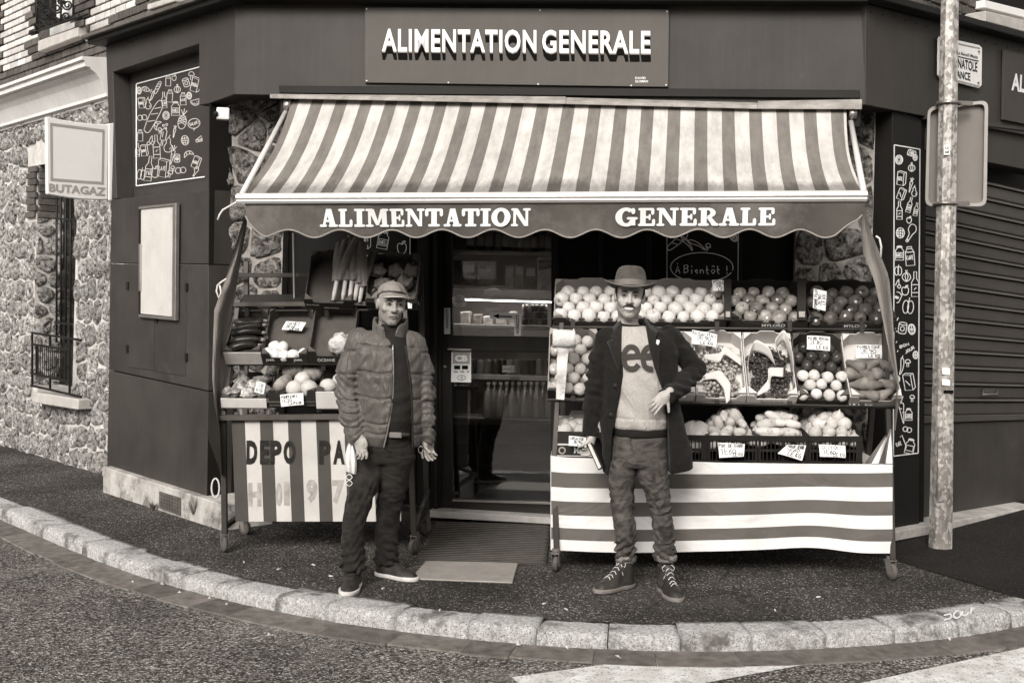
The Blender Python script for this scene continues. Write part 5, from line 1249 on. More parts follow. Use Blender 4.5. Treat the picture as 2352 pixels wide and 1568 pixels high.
MB().box(at(512, 262, 8.2), (.09, .07, .085), Matrix.Rotation(.25, 3, 'Z')).build('housing', m_white, cm, bevel=.012, seg=2)
MB().tube([at(498, 262, 8.16), at(493, 262, 8.15)], .02, 10).build('lens', m_dark, cm, True)
MB().tube([at(520, 250, 8.22), at(528, 244, 8.25), at(545, 246, 8.28), at(600, 258, 8.3), at(640, 236, 8.3)], .007, 6).build('cable', m_iron, cm, True)

# ================================================================ the house across the street (behind the viewer; seen in the door glass)
oh = thing('opposite_house', 'plain rendered house across the street, mirrored in the door glass', 'house', (0, -9, -.1))
m_opp = M('opposite_render', .16, .85, .25, 1.0, .1, 20)
MB().box((0, -11, 2.6), (26, 4, 5.6)).build('wall', m_opp, oh)
MB().prism([(-13.3, -8.7, 5.4), (13.3, -8.7, 5.4), (13.3, -11, 7.4), (-13.3, -11, 7.4)], (0, -.2, -.1)).build('roof', M('roof_slate', .05, .7, .2, 3), oh)
for x in (-9, -6, -3.2, 3, 6, 9):
    w = MB().box((x, -8.99, 1.7), (1.0, .06, 1.5)).build('window', m_black, oh); MB().box((x, -8.93, .9), (1.2, .16, .08)).build('window_sill', m_sillst, w)
# its street plate, placed where the glass shows it
def mirror(p): return p - 2 * (p - DP[0]).dot(DP[1]) * DP[1]
vc = mirror(CAMP)
def refl(dx, dy, Yw):
    hit = onp(dx, dy, DP); d = (hit - vc); return hit + d * ((Yw - hit.y) / d.y)
os_ = thing('opposite_street_plate', 'white street name plate on the opposite house, mirrored in the glass', 'sign', refl(1100, 640, -8.95))
pq = [refl(x, y, -8.95) for x, y in ((1063, 599), (1138, 601), (1138, 641), (1063, 638))]
MB().prism(pq, (0, -.03, 0)).build('plate', m_white, os_)
q2 = [pq[1], pq[0], pq[3], pq[2]]
def sub(a, b, c, d): return [lerp2(q2, a, d), lerp2(q2, c, d), lerp2(q2, c, b), lerp2(q2, a, b)]
text_quad3('RUE', sub(.3, .45, .68, .75), (0, 1, 0), m_ink, os_, .004, .02); text_quad3('BAUDIN', sub(.15, .1, .85, .4), (0, 1, 0), m_ink, os_, .004, .02); text_quad3('Quartier Le Réveil Matin', sub(.15, .8, .85, .9), (0, 1, 0), m_ink, os_, .004, .0)
# ================================================================ produce stands
m_post = M('stand_steel', .05, .45, .2, 6, metal=.3, streak=.15)
m_rod = M('shelf_rod', .09, .4, .2, 6, metal=.4)
m_tyre = M('caster_rubber', .09, .7, .3, 12); m_rim = M('caster_rim', .2, .45, .2, 9, metal=.4)
def caster(parent, g, yaw=0.0, h=.13):
    """swivel caster standing at ground point g"""
    rt = Matrix.Rotation(yaw, 3, 'Z'); ax = rt @ Vector((1, 0, 0)); fw = rt @ Vector((0, 1, 0)); r = .048
    c = g + UP * (r + .002)
    prof = [(.5 * r, -.014), (r * .9, -.014), (r, -.006), (r, .006), (r * .9, .014), (.5 * r, .014)]
    m = basis(fw, UP, ax, Vector((0, 0, 0))).to_3x3()
    w = MB().lathe(prof, c, 20, m).build('wheel', m_tyre, parent, True)
    MB().lathe([(.55 * r, -.0155), (.55 * r, .0155)], c, 16, m).build('rim', m_rim, w)
    mb = MB()
    for s in (-1, 1): mb.hexa([c + ax * s * .019 + fw * a + UP * b for a, b in ((-.016, -.012), (.016, -.012), (.04, .062), (-.008, .062))], [c + ax * s * .022 + fw * a + UP * b for a, b in ((-.016, -.012), (.016, -.012), (.04, .062), (-.008, .062))])
    mb.box(c + fw * .016 + UP * .066, (.05, .056, .008), rt); mb.lathe([(.02, .07), (.024, .074), (.024, .09), (.012, .092), (.012, h - r)], c + fw * .016, 12)
    mb.build('fork', m_rim, parent)
def frame_mat(FL, FR, tilt):
    ex = (FR - FL).normalized(); hb = Vector((-ex.y, ex.x, 0)).normalized()
    ey = (hb * math.cos(R(tilt)) + UP * math.sin(R(tilt))); ey = (ey - ex * ey.dot(ex)).normalized(); ez = ex.cross(ey)
    return basis(ex, ey, ez, FL)
CR_ = {}
def crate(label, a, b, Yf, tilt, length, hf, hs, hb, mat, inner=None, group='cardboard produce crates', cat='crate', tabs=True, text=None, tmat=None, cut=True, name='produce_crate', Yr=None):
    FL, FR = at(a[0], a[1], Yf), at(b[0], b[1], Yr or Yf); w = (FR - FL).length; m = frame_mat(FL, FR, tilt); t = .006
    c = thing(name, label, cat, group=group, mat=m); inner = inner or mat
    MB().box((w / 2, length / 2, t / 2), (w, length, t)).build('base', inner, c, local=True)
    def wall(nm, pts, off, mt): MB().prism(pts, off).build(nm, mt, c, local=True, bevel=.0015)
    if cut: wall('front_wall', [(0, 0, t), (w, 0, t), (w, 0, hf * 1.25), (w * .86, 0, hf * 1.25), (w * .8, 0, hf * .8), (w * .2, 0, hf * .8), (w * .14, 0, hf * 1.25), (0, 0, hf * 1.25)], (0, t, 0), mat)
    else: wall('front_wall', [(0, 0, t), (w, 0, t), (w, 0, hf), (0, 0, hf)], (0, t, 0), mat)
    for x in (0, w - t): wall('side_wall', [(x, t, t), (x, length - t, t), (x, length - t, hs), (x, length * .5, hs * .85), (x, t, max(hf, hs))], (t, 0, 0), inner)
    wall('back_wall', [(0, length, t), (w, length, t), (w, length, hb), (w * .7, length, hb), (w * .64, length, hb * 1.18), (w * .36, length, hb * 1.18), (w * .3, length, hb), (0, length, hb)], (0, -t, 0), inner)
    if tabs:
        for x, s in ((t, 1), (w - t, -1)):
            for y, q in ((t, 1), (length - t, -1)):
                MB().prism([(x, y, t), (x + s * .05, y, t), (x, y + q * .05, t)], (0, 0, max(hs, hf) * 1.15)).build('corner_post', inner, c, local=True)
    if text:
        for (s_, u0, v0, u1, v1) in text:
            q = [Vector((w * u0, -.0012, hf * v1)), Vector((w * u1, -.0012, hf * v1)), Vector((w * u1, -.0012, hf * v0)), Vector((w * u0, -.0012, hf * v0))]
            vs, fs = text_shape(s_, .02); mesh('print', [lerp2(q, x, y) for x, y in vs], fs, tmat or m_white, c, local=True)
    CR_[label] = (m, w, length); return c, m, w, length
m_card = M('dark_cardboard', .022, .7, .2, 6); m_cin = M('cardboard_inside', .075, .8, .15, 9); m_wcard = M('white_cardboard', .55, .7, .12, 6); m_kraft = M('kraft_board', .3, .8, .12, 9); m_plank = M('pale_crate_wood', .5, .75, .12, 12, .1, 60)
m_plas = M('black_plastic', .014, .45, .2, 6)
m_band = M('print_band', .3, .6, .2, 9)

# ---------------------------------------------------------------- left vegetable stand
ls = thing('vegetable_stand', 'wheeled steel vegetable stand with vertical striped front panel on the left', 'stand', ground(740, 1250))
YF, YB = 7.30, 7.84
wheels = [(515, 1268, .4), (950, 1272, -.5), (562, 1228, 1.0), (980, 1228, 2.6)]
wg = [ground(x, y) for x, y, _ in wheels]
for g, (_, _, ya) in zip(wg, wheels): caster(ls, g, ya)
LT = {0: at(506, 962, YF), 1: at(938, 962, YF)}
def post(a, b, w=.035): return MB().bar(a, b, w, w, Vector((0, 1, 0))).build('post', m_post, ls, bevel=.003)
post(wg[0] + UP * .12, at(513, 955, YF)); post(wg[1] + UP * .12, at(940, 955, YF)); post(wg[2] + UP * .12, at(566, 600, YB + .2)); post(wg[3] + UP * .12, at(965, 600, YB + .2))
post(at(513, 955, YF), at(548, 690, 7.62), .03); post(at(940, 955, YF), at(930, 690, 7.62), .03)
post(wg[1] + UP * .16, wg[3] + UP * .3, .03); post(wg[0] + UP * .16, wg[2] + UP * .16, .03); post(wg[2] + UP * .18, wg[3] + UP * .18, .03); post(wg[1] + UP * .16, wg[3] + UP * .16, .03)
MB().bar(at(505, 959, YF - .03), at(955, 955, YF - .03), .05, .035).build('front_rail', m_rod, ls, bevel=.004)
MB().bar(at(540, 632, YB + .1), at(958, 632, YB + .1), .03, .03).build('back_rail', m_post, ls, bevel=.003)
for (y, Y, x0, x1) in ((699, 7.60, 536, 962), (824, 7.42, 524, 958), (920, 7.29, 508, 955)):
    MB().bar(at(x0, y, Y - .02), at(x1, y - 3, Y - .02), .02, .03).build('shelf_lip', m_rod, ls, bevel=.003)
    for x in (x0 + 30, (x0 + x1) / 2, x1 - 60): MB().bar(at(x, y, Y - .015), at(x + 2, y + 26, Y + .02), .03, .012, Vector((0, 1, 0))).build('bracket', m_post, ls, bevel=.002)
    a, b = at(x0, y + 12, Y + .01), at(x1, y + 9, Y + .01); MB().prism([a, b, b + Vector((0, .3, .1)), a + Vector((0, .3, .1))], (0, 0, -.012)).build('shelf', m_post, ls)
MB().tube([at(674, 535, YB), at(678, 800, YB), at(680, 850, YB - .1), at(640, 875, 7.5), at(630, 900, 7.45)], .009, 8).build('lamp_pipe', m_steel, ls, True)
m_fp = stripe_material('stand_panel_stripes', .5, .06, 0, 1.0, .53, -.47, rough=.6, var=.12, vs=5.0, bump=.05, bs=30)
pn = MB().prism([at(532, 965, YF - .02), at(921, 961, YF - .02), at(921, 1197, YF - .02), at(541, 1197, YF - .02)], (0, .012, 0)).build('striped_panel', m_fp, ls)
inv = rm(ls)
set_uv(pn, lambda i: ((proj(inv @ pn.data.vertices[i].co)[0] - (541 if proj(inv @ pn.data.vertices[i].co)[1] > 1100 else 532)) / 64.5, 0))
PNP = (at(700, 1000, YF - .02), Vector((0, -1, 0)))
m_tape = M('black_tape', .02, .35, .4, 25, .2, 60); m_fade = M('faded_tape', .33, .5, .25, 20)
for ch, x0, x1 in (('D', 566, 591), ('E', 597, 619), ('P', 621, 647), ('O', 651, 679), ('P', 733, 760), ('A', 765, 792)): text_on(ch, box_quad(x0, 1011, x1, 1066), PNP, m_tape, ls, .003, .055, 'tape_letter')
for ch, x0, x1, y0 in (('H', 570, 600, 1108), ('0', 633, 648, 1108), ('1', 652, 665, 1106), ('9', 703, 729, 1100), ('7', 763, 790, 1102)): text_on(ch, box_quad(x0, y0, x1, y0 + 54), PNP, m_fade, ls, .003, .055, 'faded_letter')
wire = MB().tube([at(495 + 9 * math.cos(t), 1120 + 22 * math.sin(t), 7.6) for t in [q * .45 for q in range(26)]], .006, 6)
tag(wire.build('hose_coil', m_rope, None, True), 'small coil of pale cable hanging behind the left stand', 'cable')

GV = 'cardboard crates on the vegetable stand'
lee = crate('dark cardboard crate holding tall leeks on the top shelf', (702, 708), (812, 711), 7.58, 56, .40, .085, .085, .10, m_card, m_cin, GV, text=[('Père Rocha', .04, .45, .3, .62), ('FRUTAS', .4, .1, .7, .25)])
cel = crate('dark crate of celeriac on the top shelf behind the cap', (842, 710), (958, 712), 7.58, 56, .38, .07, .10, .10, m_card, m_cin, GV)
cou = crate('pale wooden crate of dark courgettes on the middle shelf', (519, 838), (604, 838), 7.40, 42, .40, .11, .11, .12, m_plank, m_cin, GV, cut=False)
tur = crate('dark crate with a few turnips and a price card on the middle shelf', (604, 837), (710, 837), 7.40, 46, .42, .08, .085, .09, m_card, m_cin, GV, text=[('JMR', .08, .35, .28, .7), ('JMR', .68, .35, .88, .7)])
oce = crate('dark crate with one wrapped cauliflower beside the quilted jacket', (711, 837), (812, 837), 7.40, 46, .44, .10, .10, .12, m_card, m_cin, GV, text=[('OCEANE', .2, .3, .6, .6)])
pep = crate('white printed crate of bagged produce on the lowest vegetable shelf', (508, 938), (613, 939), 7.27, 18, .36, .07, .07, .09, m_wcard, m_cin, GV, cut=False)
mel = crate('dark crate of squashes and grapefruit on the lowest vegetable shelf', (618, 932), (726, 932), 7.27, 18, .36, .085, .085, .1, m_card, m_cin, GV)
whi = crate('white crate beside the quilted jacket on the lowest vegetable shelf', (727, 940), (820, 940), 7.27, 18, .36, .12, .12, .14, m_wcard, m_cin, GV, cut=False)

# ---------------------------------------------------------------- right fruit stand
fsd = thing('fruit_stand', 'large wheeled fruit stand with horizontal striped cloth front on the right', 'stand', ground(1660, 1310))
fw = [ground(1277, 1312), ground(2048, 1332)]
fdir = (fw[1] - fw[0]).normalized(); fbk = Vector((-fdir.y, fdir.x, 0))
caster(fsd, fw[0], 2.9); caster(fsd, fw[1], .35); caster(fsd, fw[0] + fbk * .75, 1.0); caster(fsd, fw[1] + fbk * .75, .2)
def fpost(a, b, w=.035): return MB().bar(a, b, w, w, Vector((0, 1, 0))).build('post', m_post, fsd, bevel=.003)
def fY(x, k): t = (x - 1265) / 785; return {0: 6.93 - .13 * t, 1: 7.06 - .13 * t, 2: 7.26 - .13 * t}[k]
tb0, tb1 = at(1272, 1062, fY(1272, 0)), at(2046, 1074, fY(2046, 0))
for i, g in enumerate(fw): fpost(g + UP * .12, (tb0, tb1)[i] + fbk * .02); fpost(g + fbk * .75 + UP * .12, at((1300, 2026)[i], 640, fY((1300, 2026)[i], 2) + .42))
fpost(tb0, at(1290, 735, fY(1290, 2)), .03); fpost(tb1, at(2030, 742, fY(2030, 2)), .03)
MB().prism([tb0, tb1, tb1 + fbk * .72, tb0 + fbk * .72], (0, 0, -.02)).build('table_board', m_plank, fsd)
for k, (x0, y0, x1, y1) in ((2, (1268, 750, 2058, 757)), (1, (1258, 917, 2064, 934))):
    a, b = at(x0, y0, fY(x0, k) - .01), at(x1, y1, fY(x1, k) - .01)
    MB().prism([a, b, b + fbk * .3 + UP * .02, a + fbk * .3 + UP * .02], (0, 0, -.014)).build('shelf', m_post, fsd)
    for dy in (0, -19): MB().tube([at(x0, y0 + dy, fY(x0, k) - .025), at(x1, y1 + dy + (2 if dy else 0), fY(x1, k) - .025)], .006, 8).build('rod', m_rod, fsd, True)
    for x in (1316, 1460, 1647, 1814, 1980): MB().bar(at(x, y0 - 20 + (x - x0) * .015, fY(x, k) - .035), at(x, y0 + 3 + (x - x0) * .015, fY(x, k) - .035), .028, .006, Vector((0, 1, 0))).build('clip', m_post, fsd, bevel=.001)
# striped cloth
m_cloth = stripe_material('stand_cloth', .70, .105, 1, 2.0, .5, 0.0, rough=.6, var=.12, vs=3.0, bump=.2, bs=12, crease=(1.8, .6, (1, 1, 1.6), 0), stain=(.085, .3, 5, .58))
nu, nv = 60, 24
ctop = [(1267, 1046), (1300, 1050), (1660, 1062), (2050, 1066)]; cbot = [(1264, 1262), (1660, 1268), (2047, 1266)]
def clf(u, v):
    x = 1266 + 784 * u; yt = np.interp(x, [p[0] for p in ctop], [p[1] for p in ctop]); yb = np.interp(x, [p[0] for p in cbot], [p[1] for p in cbot]) + 4 * math.sin(u * 8) - 5 * math.exp(-((u - .78) / .1) ** 2)
    wv = 5 * math.exp(-((u - .74) / .12) ** 2) * (v - .1) - 1 * math.exp(-((u - .9) / .06) ** 2) * v
    Y = fY(x, 0) - .03 + (.016 * math.sin(u * 19 + 1) + .010 * math.sin(u * 43)) * v ** .7 - .02 * v - .045 * math.exp(-((u - .93) / .05) ** 2) * v
    return at(x, yt + (yb - yt) * v - wv, Y)
cl = MB().grid(clf, nu, nv).build('striped_cloth', m_cloth, fsd, True)
st_y = [0, .13, .25, .38, .505, .635, .76, .885, 1.0]
def cuv(i):
    u, v = (i % (nu + 1)) / nu, (i // (nu + 1)) / nv
    lft = [0, .42, .78, 1.15]; b = [1062, 1090, 1123, 1155, 1187, 1219, 1239, 1270]
    t = np.interp(v, [0, .30 - .2 * u, .44 - .14 * u, .585 - .13 * u, .725 - .11 * u, .865 - .1 * u, .905 - .005 * u, 1.0], [0, 1, 2, 3, 4, 5, 5.999, 6.999]) if False else None
    e = [0, .175 - .075 * u, .345 - .075 * u, .50 - .045 * u, .66 - .03 * u, .81 - .02 * u, .90 - .02 * u, 1.0]
    e = [0, .19 - .10 * u, .33 - .05 * u, .49 - .03 * u, .64 - .03 * u, .78 - .01 * u, .875 + .0 * u, 1.03]
    e = [0, .17 - .08 * u, .33 - .075 * u, .475 - .06 * u, .625 - .05 * u, .76 - .03 * u, .885 - .02 * u, 1.04]
    return (u, float(np.interp(v, e, [0, 1, 2, 3, 4, 5, 6, 7])))
set_uv(cl, cuv)
MB().prism([clf(0, 0) , clf(0, 1), clf(0, 1) + fbk * .4, clf(0, 0) + fbk * .4], (-.004, 0, 0)).build('cloth_side', m_wcard, fsd)
# drape of the same cloth at the right end
def drf(u, v): 
    a, b = Vector((2047, 985)).lerp(Vector((2050, 1064)), v), Vector((2044, 985)).lerp(Vector((1986, 1064)), v); p = a.lerp(b, u); return at(p.x, p.y, fY(2048, 0) - .02 + .14 * u + .02 * math.sin(u * 9 + v * 3))
dp = MB().grid(drf, 10, 10).build('cloth_corner', m_cloth, fsd, True); set_uv(dp, lambda i: (0, (i % 11) * .4))

GF = 'fruit trays on the top shelf'
def ftray(label, x0, x1, y0, y1, mat, inner, **kw): return crate(label, (x0, y0), (x1, y1), fY(x0, 2), 40, .37, .058, .075, .085, mat, inner, GF, Yr=fY(x1, 2), **kw)
t1 = ftray('dark tray of pale yellow apples, leftmost on the top shelf', 1272, 1446, 750, 752, m_card, m_kraft)
t2 = ftray('dark tray of pale yellow apples just right of the hatted man', 1452, 1668, 752, 754, m_card, m_kraft)
t3 = ftray('black tray of mixed two-tone apples with lettered front', 1674, 1852, 754, 756, m_card, m_card, text=[('MYLORD', .42, .3, .72, .7)])
t4 = ftray('black tray of dark apples at the right end of the top shelf', 1858, 2056, 756, 757, m_card, m_card, text=[('MYLORD', .4, .3, .66, .7)])
GM = 'fruit crates on the middle shelf'
def mcr(label, x0, x1, y0, y1, mat, inner, hf=.08, **kw): return crate(label, (x0, y0), (x1, y1), fY(x0, 1), 52, .46, hf, .10, .115, mat, inner, GM, Yr=fY(x1, 1), **kw)
c0 = mcr('dark crate of oranges behind the roll of plastic bags', 1258, 1372, 917, 919, m_card, m_kraft, text=[('Mademoiselle', .3, .12, .95, .38)])
c1 = mcr('pale crate of grapes half hidden behind the dark overcoat', 1478, 1594, 924, 927, m_wcard, m_wcard)
c2 = mcr('white crate of pale grapes with paper wings', 1597, 1711, 927, 929, m_wcard, m_wcard, text=[('ALESSIA', .3, .3, .75, .55)], tmat=m_band)
c3 = mcr('white crate of dark red grapes with curled paper', 1713, 1827, 929, 931, m_wcard, m_wcard, text=[('Barbera', .28, .3, .75, .6)], tmat=m_band)
c4 = mcr('black crate of pale pears with dark wrapped ones behind', 1829, 1945, 931, 933, m_card, m_cin, text=[('PERAFUTURA', .25, .1, .7, .22)])
c5 = mcr('crate of dark russet pears at the right end of the middle shelf', 1946, 2064, 933, 935, m_kraft, m_wcard)
bnd = quad_slab('print_band', [(1947, 920), (2064, 922), (2063, 937), (1947, 935)], (at(2000, 930, fY(2000, 1) - .014), Vector((0, -1, 0))), .004, m_card, c5[0], 0, 0)
text_on('Or Frutta', box_quad(1951, 922, 2004, 932), (at(2000, 930, fY(2000, 1) - .016), Vector((0, -1, 0))), m_white, c5[0], .002, .02, 'print')

# black plastic crates of roots on the table, with slotted sides
def pcrate(label, x0, x1, y0, y1):
    FL, FR = at(x0, y0, fY(x0, 0) + .02), at(x1, y1, fY(x1, 0) + .02); w = (FR - FL).length; m = frame_mat(FL, FR, 4); l = .38; h = .17
    c = thing('plastic_crate', label, 'crate', group='black plastic crates on the table', mat=m)
    MB().box((w / 2, l / 2, .005), (w, l, .01)).build('base', m_plas, c, local=True)
    for nm, o, d, ln in (('front_wall', Vector((0, 0, 0)), Vector((1, 0, 0)), w), ('back_wall', Vector((0, l, 0)), Vector((1, 0, 0)), w), ('side_wall', Vector((0, 0, 0)), Vector((0, 1, 0)), l), ('side_wall', Vector((w, 0, 0)), Vector((0, 1, 0)), l)):
        nrm = Vector((d.y, -d.x, 0)); th = .008; mb = MB(); 
        def bx(a, b, z0, z1, th=.008):
            p = [o + d * a + UP * z0, o + d * b + UP * z0, o + d * b + UP * z1, o + d * a + UP * z1]; mb.prism([q + nrm * th / 2 for q in p], -nrm * th)
        bx(0, ln, .0, .022, .012); bx(0, ln, h - .03, h, .014); bx(0, ln, .075, .09, .012)
        n = max(6, int(ln / .022))
        for i in range(n + 1):
            if i % 6 == 0 or i in (0, n): bx(max(0, ln * i / n - .011), min(ln, ln * i / n + .011), .022, h - .03)
            else: bx(ln * i / n - .003, ln * i / n + .003, .022, .075); bx(ln * i / n - .003, ln * i / n + .003, .09, h - .03, .006)
        mb.build(nm, m_plas, c, local=True)
    return c, m, w, l
k1 = pcrate('black plastic crate with a pale cabbage beside the overcoat', 1508, 1623, 1062, 1064)
k2 = pcrate('black plastic crate of large round potatoes', 1627, 1738, 1064, 1065)
k3 = pcrate('black plastic crate of long potatoes, centre of the three root crates', 1743, 1854, 1065, 1066)
k4 = pcrate('black plastic crate of onions at the right end', 1858, 1979, 1066, 1067)
ob = crate('dark box of oranges with price card at the left end of the table', (1279, 1047), (1388, 1049), fY(1280, 0) + .01, 3, .36, .15, .15, .19, m_card, m_wcard, 'boxes on the table', 'box', text=[('Mademoiselle', .36, .12, 1.15, .38)], cut=False)
quad_slab('white_label', box_quad(1281, 1000, 1306, 1022), (at(1290, 1010, fY(1280, 0) + .006), Vector((0, -1, 0))), .003, m_wcard, ob[0], 0, 0)
draw([arc(1291, 1034, 7, 7, n=12)], lambda p, l: at(p[0], p[1], fY(1290, 0) + .004), 3.5, 'orange_emblem', m_band, ob[0])

# ================================================================ fruit and vegetables
def mk_lathe(name, prof, mat, n=18, dis=0.0, seed=0, rib=0, ribn=8):
    b = MB().lathe(prof, (0, 0, 0), n); rs = random.Random(seed)
    ph = [rs.uniform(0, 6) for _ in range(6)]
    out = []
    for v in b.v:
        a = math.atan2(v.y, v.x); k = 1 + dis * (math.sin(2 * a + ph[0]) + .6 * math.sin(v.z * 40 + ph[1]) + .5 * math.sin(3 * a + v.z * 30 + ph[2])) - rib * abs(math.sin(a * ribn / 2)) ** .5 * .0 + (rib * (abs(math.cos(a * ribn / 2)) - .5) if rib else 0)
        out.append(Vector((v.x * k, v.y * k, v.z)))
    me = bpy.data.meshes.new(name); me.from_pydata([tuple(v) for v in out], [], b.f); me.materials.append(mat)
    me.polygons.foreach_set('use_smooth', np.ones(len(me.polygons), dtype=bool)); me.update(); return me
AP = [(.002, .024), (.008, .029), (.02, .036), (.032, .031), (.0385, .015), (.0395, 0), (.036, -.017), (.027, -.03), (.014, -.036), (.008, -.034), (.002, -.029)]
def scl(p, s): return [(r * s, z * s) for r, z in p]
m_apple = M('yellow_apple', .56, .35, .1, 30, rnd=.1, speck=(.4, 260, .93)); m_appled = M('dark_apple', .075, .35, .4, 22, rnd=.3); m_applem = M('mixed_apple', .2, .35, .6, 16, rnd=.45, coat=.2)
m_stem = M('fruit_stem', .03, .8, .2, 20)
ap_y = [mk_lathe('apple', AP, m_apple, 20, .018, s) for s in range(3)]; ap_d = [mk_lathe('apple', AP, m_appled, 20, .018, s) for s in range(3)]; ap_m = [mk_lathe('apple', AP, m_applem, 20, .018, s) for s in range(3)]
stem_me = MB().tube([(0, 0, .022), (.001, 0, .034), (.004, 0, .044)], .0016, 5); sm = bpy.data.meshes.new('stem'); sm.from_pydata([tuple(v) for v in stem_me.v], [], stem_me.f); sm.materials.append(m_stem)
stk = MB().lathe([(.0075, 0), (.0075, .0006)], (0, 0, 0), 12, None); stm = bpy.data.meshes.new('sticker'); stm.from_pydata([tuple(v + Vector((0, 0, 0))) for v in stk.v], [], stk.f); stm.materials.append(m_white)
def rrot(rs, tilt=3.14): return (Matrix.Rotation(rs.uniform(0, 6.28), 3, 'Z') @ Matrix.Rotation(rs.uniform(-tilt, tilt), 3, 'X') @ Matrix.Rotation(rs.uniform(0, 6.28), 3, 'Z'))
def put(name, me, pos, rot3, s, label, cat, group, stem=False, sticker=None):
    m = Matrix.Translation(pos) @ rot3.to_4x4() @ Matrix.Scale(s, 4)
    o = bpy.data.objects.new(name, me); COL.objects.link(o); o.matrix_world = m; RM[o.name] = m
    tag(o, label, cat, group)
    if stem: c = bpy.data.objects.new('stem', sm); COL.objects.link(c); c.parent = o
    if sticker is not None:              # small round label facing the viewer
        d = rot3.inverted() @ (CAMP - pos).normalized(); d = (d + Vector((sticker[0], 0, sticker[1])) * .5).normalized()
        c = bpy.data.objects.new('sticker', stm); COL.objects.link(c); c.parent = o; q = d.to_track_quat('Z', 'Y').to_matrix().to_4x4(); q.translation = d * .0385; c.matrix_local = q
    return o
def hexfill(fr, r, layers, seed, fn, x0=.0, x1=1.0, y0=.0, y1=1.0, h0=None):
    """pack balls of radius r on the crate floor; fn(i, pos)"""
    m, w, l = fr[1], fr[2], fr[3]; rs = random.Random(seed); i = 0; b = y0 * l + r
    row = 0
    while b < y1 * l - r * .6:
        a = x0 * w + r + (row % 2) * r
        while a < x1 * w - r * .7:
            p = m @ Vector((a + rs.uniform(-.12, .12) * r, b + rs.uniform(-.12, .12) * r, (h0 if h0 is not None else r + .01) + rs.uniform(0, .25) * r))
            fn(i, p, rs); i += 1; a += 2.02 * r
        b += 1.78 * r; row += 1
for fr, mes, lab, grp, sd_ in ((t1, ap_y, 'pale yellow apple in the leftmost top tray', 'yellow apples, left tray', 1), (t2, ap_y, 'pale yellow apple in the tray right of the hatted man', 'yellow apples, centre tray', 2), (t3, ap_m, 'mottled two-tone apple in the black lettered tray', 'two-tone apples', 3), (t4, ap_d, 'dark apple in the rightmost top tray', 'dark apples', 4)):
    def fn(i, p, rs): put('apple', mes[i % 3], p, rrot(rs), rs.uniform(.98, 1.2), lab, 'apple', grp, True, (rs.uniform(-1, 1), rs.uniform(-1, 1)) if i % 2 == 0 else None)
    hexfill(fr, .0445, 1, sd_, fn, h0=.047)
OR = [(.002, .031), (.012, .0355), (.024, .029), (.034, .016), (.037, 0), (.034, -.016), (.024, -.029), (.012, -.0355), (.002, -.036)]
m_orange = M('orange_peel', .45, .42, .12, 20, .35, 160, rnd=.12)
or_me = [mk_lathe('orange', OR, m_orange, 18, .012, s) for s in range(3)]
def fn(i, p, rs): put('orange', or_me[i % 3], p, rrot(rs), rs.uniform(1.0, 1.1), 'orange in the crate behind the roll of bags', 'orange', 'oranges on the middle shelf', False, (rs.uniform(-1, 1), rs.uniform(-1, 1)) if i % 3 == 0 else None)
hexfill(c0, .040, 1, 5, fn, h0=.06)
def fn(i, p, rs): put('orange', or_me[i % 3], p, rrot(rs), 1.25, 'orange in the box at the left end of the table', 'orange', 'oranges in the table box')
hexfill(ob, .048, 1, 6, fn, h0=.14)
PEp = [(.002, .062), (.010, .06), (.016, .048), (.019, .03), (.027, .01), (.034, -.012), (.035, -.028), (.028, -.043), (.014, -.051), (.003, -.049)]
m_pear = M('pale_pear', .55, .4, .12, 25, rnd=.1, speck=(.3, 220, .92)); m_peard = M('russet_pear', .15, .6, .4, 18, .1, 80, rnd=.2)
pe_p = [mk_lathe('pear', PEp, m_pear, 18, .02, s) for s in range(3)]; pe_d = [mk_lathe('pear', scl(PEp, 1.12), m_peard, 18, .03, s) for s in range(3)]
m_wrap = M('dark_wrap', .035, .25, .5, 30, .8, 60, rnd=.4, coat=.4)
wr_me = [mk_lathe('wrapped_pear', scl(OR, 1.05), m_wrap, 14, .06, s) for s in range(3)]
def fn(i, p, rs):
    fr = c4[1].inverted() @ p
    if fr.y < .21: put('pear', pe_p[i % 3], p, Matrix.Rotation(rs.uniform(-.5, .5), 3, 'Z') @ Matrix.Rotation(R(-95) + rs.uniform(-.4, .4), 3, 'X'), rs.uniform(.95, 1.05), 'pale pear at the front of the black pear crate', 'pear', 'pale pears')
    else: put('wrapped_pear', wr_me[i % 3], p, rrot(rs), 1.0, 'dark wrapped pear at the back of the black pear crate', 'pear', 'wrapped pears')
hexfill(c4, .038, 1, 7, fn, h0=.06)
def fn(i, p, rs):
    rt = Matrix.Rotation(rs.uniform(-.6, .6), 3, 'Y') @ Matrix.Rotation(R(80) * (1 if i % 2 else -1) + rs.uniform(-.5, .5), 3, 'Z') @ Matrix.Rotation(R(-75), 3, 'X')
    put('pear', pe_d[i % 3], p, rt, rs.uniform(.95, 1.05), 'dark russet pear in the rightmost middle crate', 'pear', 'russet pears')
hexfill(c5, .041, 1, 8, fn, y1=.68, h0=.06)
